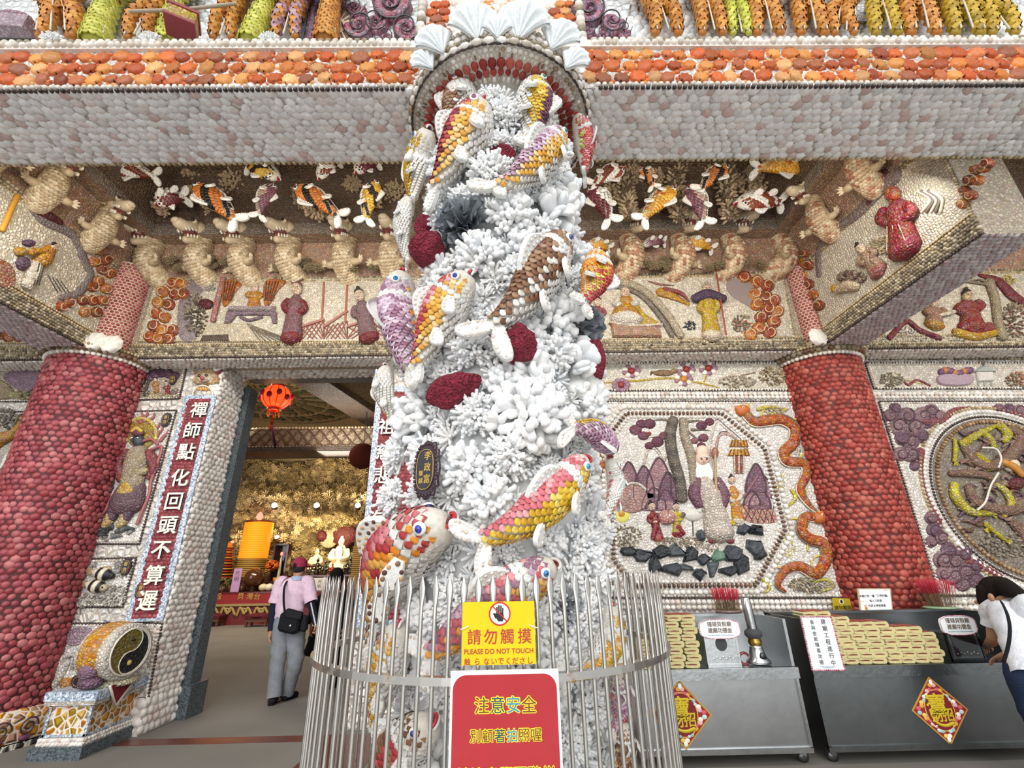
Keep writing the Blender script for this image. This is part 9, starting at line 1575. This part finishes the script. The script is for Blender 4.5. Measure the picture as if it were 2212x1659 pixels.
for a in (('orange shell-scaled figure bending, far left of the frieze', 130, 92, 78, FO, True, -.25), ('tall yellow-green robed frieze figure beside the bending orange one', 212, 94, 62, FYG), ('orange frieze figure shouldering a pole, right of the yellow-green robe', 300, 93, 54, FO, True, .12), ('yellow-green frieze figure behind the hanging basket', 362, 92, 42, FYG), ('orange frieze figure striding right of the basket', 482, 92, 48, FO, True, .05), ('yellow-green robed frieze figure leaning right of the striding one', 545, 92, 52, FYG, False, .15),
          ('frieze figure with lilac skirt and orange top left of the striped panel', 618, 92, 52, FO+FPK, True, .05), ('upright orange robed frieze figure beside the pink clouds', 706, 92, 56, FO), ('orange frieze figure with a staff right of the pink scrolls', 1440, 84, 62, FO, True, -.1), ('orange-trousered frieze figure with a round mauve belly plate', 1538, 84, 56, FO, True), ('lime frieze figure between two orange ones', 1598, 84, 42, FYG, True, .05), ('broad orange frieze figure with white seams', 1658, 84, 62, FO, True, .05), ('orange frieze figure with legs apart right of the broad one', 1752, 84, 64, FO, True, .1), ('orange frieze figure lunging left of the white disc', 1818, 84, 52, FO, True, .3), ('gold frieze figure right of the white disc', 1912, 84, 60, FYE, True, .1), ('orange crouching frieze figure between gold ones', 1990, 84, 70, FO, True, .15), ('gold frieze figure second from the right end', 2085, 84, 68, FYE, True, .1), ('gold frieze figure at the right end', 2165, 84, 62, FYE, True, -.15)):
    frieze(*a)
rf = Rel(lambda x, y: aty(x, y, 2.72), NF, base=.03)
def scrolls(label, P, col, line):
    t = thing('cloud_scroll', label, 'relief', rf.p(P[0][0], P[0][1])); a, b = MB(), MB()
    for (x, y, r, sg) in P: q = np.linspace(0, 3.4*PI, 26); rr = r*(1-q/(3.4*PI)*.86); rf.tb(a, [(x+sg*u*math.cos(v), y+u*math.sin(v)) for u, v in zip(rr, q)], np.linspace(r*.42, r*.16, 26), np.array([col[i % len(col)] for i in range(26)]), .0, 1.2, smooth=False, n=26); rf.tb(b, [(x+sg*u*math.cos(v), y+u*math.sin(v)) for u, v in zip(rr*1.35, q)], r*.07, line, .05, 1, smooth=False)
    part(t, a, 'scroll', M_MOSF); part(t, b, 'dark_bead_line', M_GLOSS)
scrolls('pink and grey scroll clouds on the frieze left of the clam shells', [(845, 20, 34, 1), (780, 70, 26, -1), (880, 75, 26, 1), (815, 60, 20, 1), (835, 95, 16, -1), (770, 30, 18, 1)], LL('b0667c', 'bf7a8e', '9a8a94'), hexc('2e2830')); scrolls('pink and lilac scroll clouds on the frieze right of the clam shells', [(1272, 32, 30, -1), (1320, 60, 22, 1), (1262, 78, 16, 1), (1300, 88, 14, -1), (1345, 78, 12, 1)], LL('b0667c', 'a58aa8', 'c08a9a'), hexc('2e2830'))
t = thing('striped_relief', 'lilac and turquoise striped relief strips with a scalloped half disc on the frieze', 'relief', rf.p(690, 60)); a = MB()
for x, c in ((650, '8aa8b4'), (668, 'a88098'), (684, '8aa8b4'), (728, 'b48ab0')): rf.tb(a, [(x, 96), (x+10, 40), (x+24, -40)], 8, hexc(c), .0, .5)
part(t, a, 'strips', M_MOSF); a = MB(); rf.el(a, 735, 70, 38, 44, hexc('d8c8b0'), h=.04); [rf.tb(a, [(735+16*math.cos(v), 70+18*math.sin(v)), (735+36*math.cos(v), 70+42*math.sin(v))], 3, hexc('7a5a50'), .03) for v in np.linspace(-1.5, 1.5, 10)]; part(t, a, 'half_disc', M_SHELL)
t = thing('hanging_basket', 'gold box-shaped basket slung from a pole on the frieze', 'basket', FR_(395, 45, 2.5)); c = FR_(395, 50, 2.5); mb = MB(); obox(mb, c, (.9, .45, 0), (-.45, .9, 0), (0, 0, 1), (.10, .09, .075), hexc('c2a050')); part(t, mb, 'box', M_MOSF); mb = MB(); obox(mb, c+A3(0, -.0, .07), (.9, .45, 0), (-.45, .9, 0), (0, 0, 1), (.11, .10, .014), hexc('8e3a40')); obox(mb, c-A3(0, 0, .07), (.9, .45, 0), (-.45, .9, 0), (0, 0, 1), (.11, .10, .012), hexc('8e3a40')); part(t, mb, 'red_edging', M_SHELL); mb = MB(); tube(mb, [FR_(280, 25, 2.48), FR_(400, 20, 2.46), FR_(510, 8, 2.5)], .014, hexc('a89a88'), 6); tube(mb, smoothpath([c+A3(-.06, 0, .08), c+A3(0, 0, .2), c+A3(.06, 0, .08)], 8), .01, hexc('b8a088'), 5); part(t, mb, 'carrying_pole', M_SHELL)
t = thing('tan_chest', 'lilac boat-shaped chest at the far left of the frieze', 'chest', FR_(35, 60)); mb = MB(); obox(mb, FR_(30, 62, 2.62), (1, .1, 0), (0, 1, 0), (0, 0, 1), (.16, .08, .08), hexc('b09aa6')); ell(mb, FR_(30, 40, 2.62), (.16, .07, .05), col=hexc('a88a98')); part(t, mb, 'chest', M_MOSF); mb = MB(); tube(mb, [FR_(-10, 85, 2.56), FR_(72, 85, 2.56)], .016, hexc('3a3030'), 6); part(t, mb, 'runner', M_SHELL)
mb = MB(); lathe(mb, FR_(1858, 8, 2.62), [(.001, .05), (.16, .04), (.2, 0), (.2, -.03)], hexc('d8dce0'), 24, (0, -1, 0)); tag(mb.build('white_disc', M_MOSF), 'white round disc held between frieze figures at the right', 'disc')
for x, lb in ((118, 'grey-white coral tuft at the feet of the bending orange frieze figure'), (330, 'grey-white coral tuft at the feet of the pole bearer'), (585, 'grey-white coral tuft at the feet of the figure with the lilac skirt')): o = link('bushy_coral', CM_['bushy'][0]); p_ = FR_(x, 94, 2.56); o.matrix_world = Matrix.Translation(p_.tolist()) @ Matrix.Rotation(PI/3, 4, 'X') @ Matrix.Scale(.09, 4); tag(o, lb, 'coral')
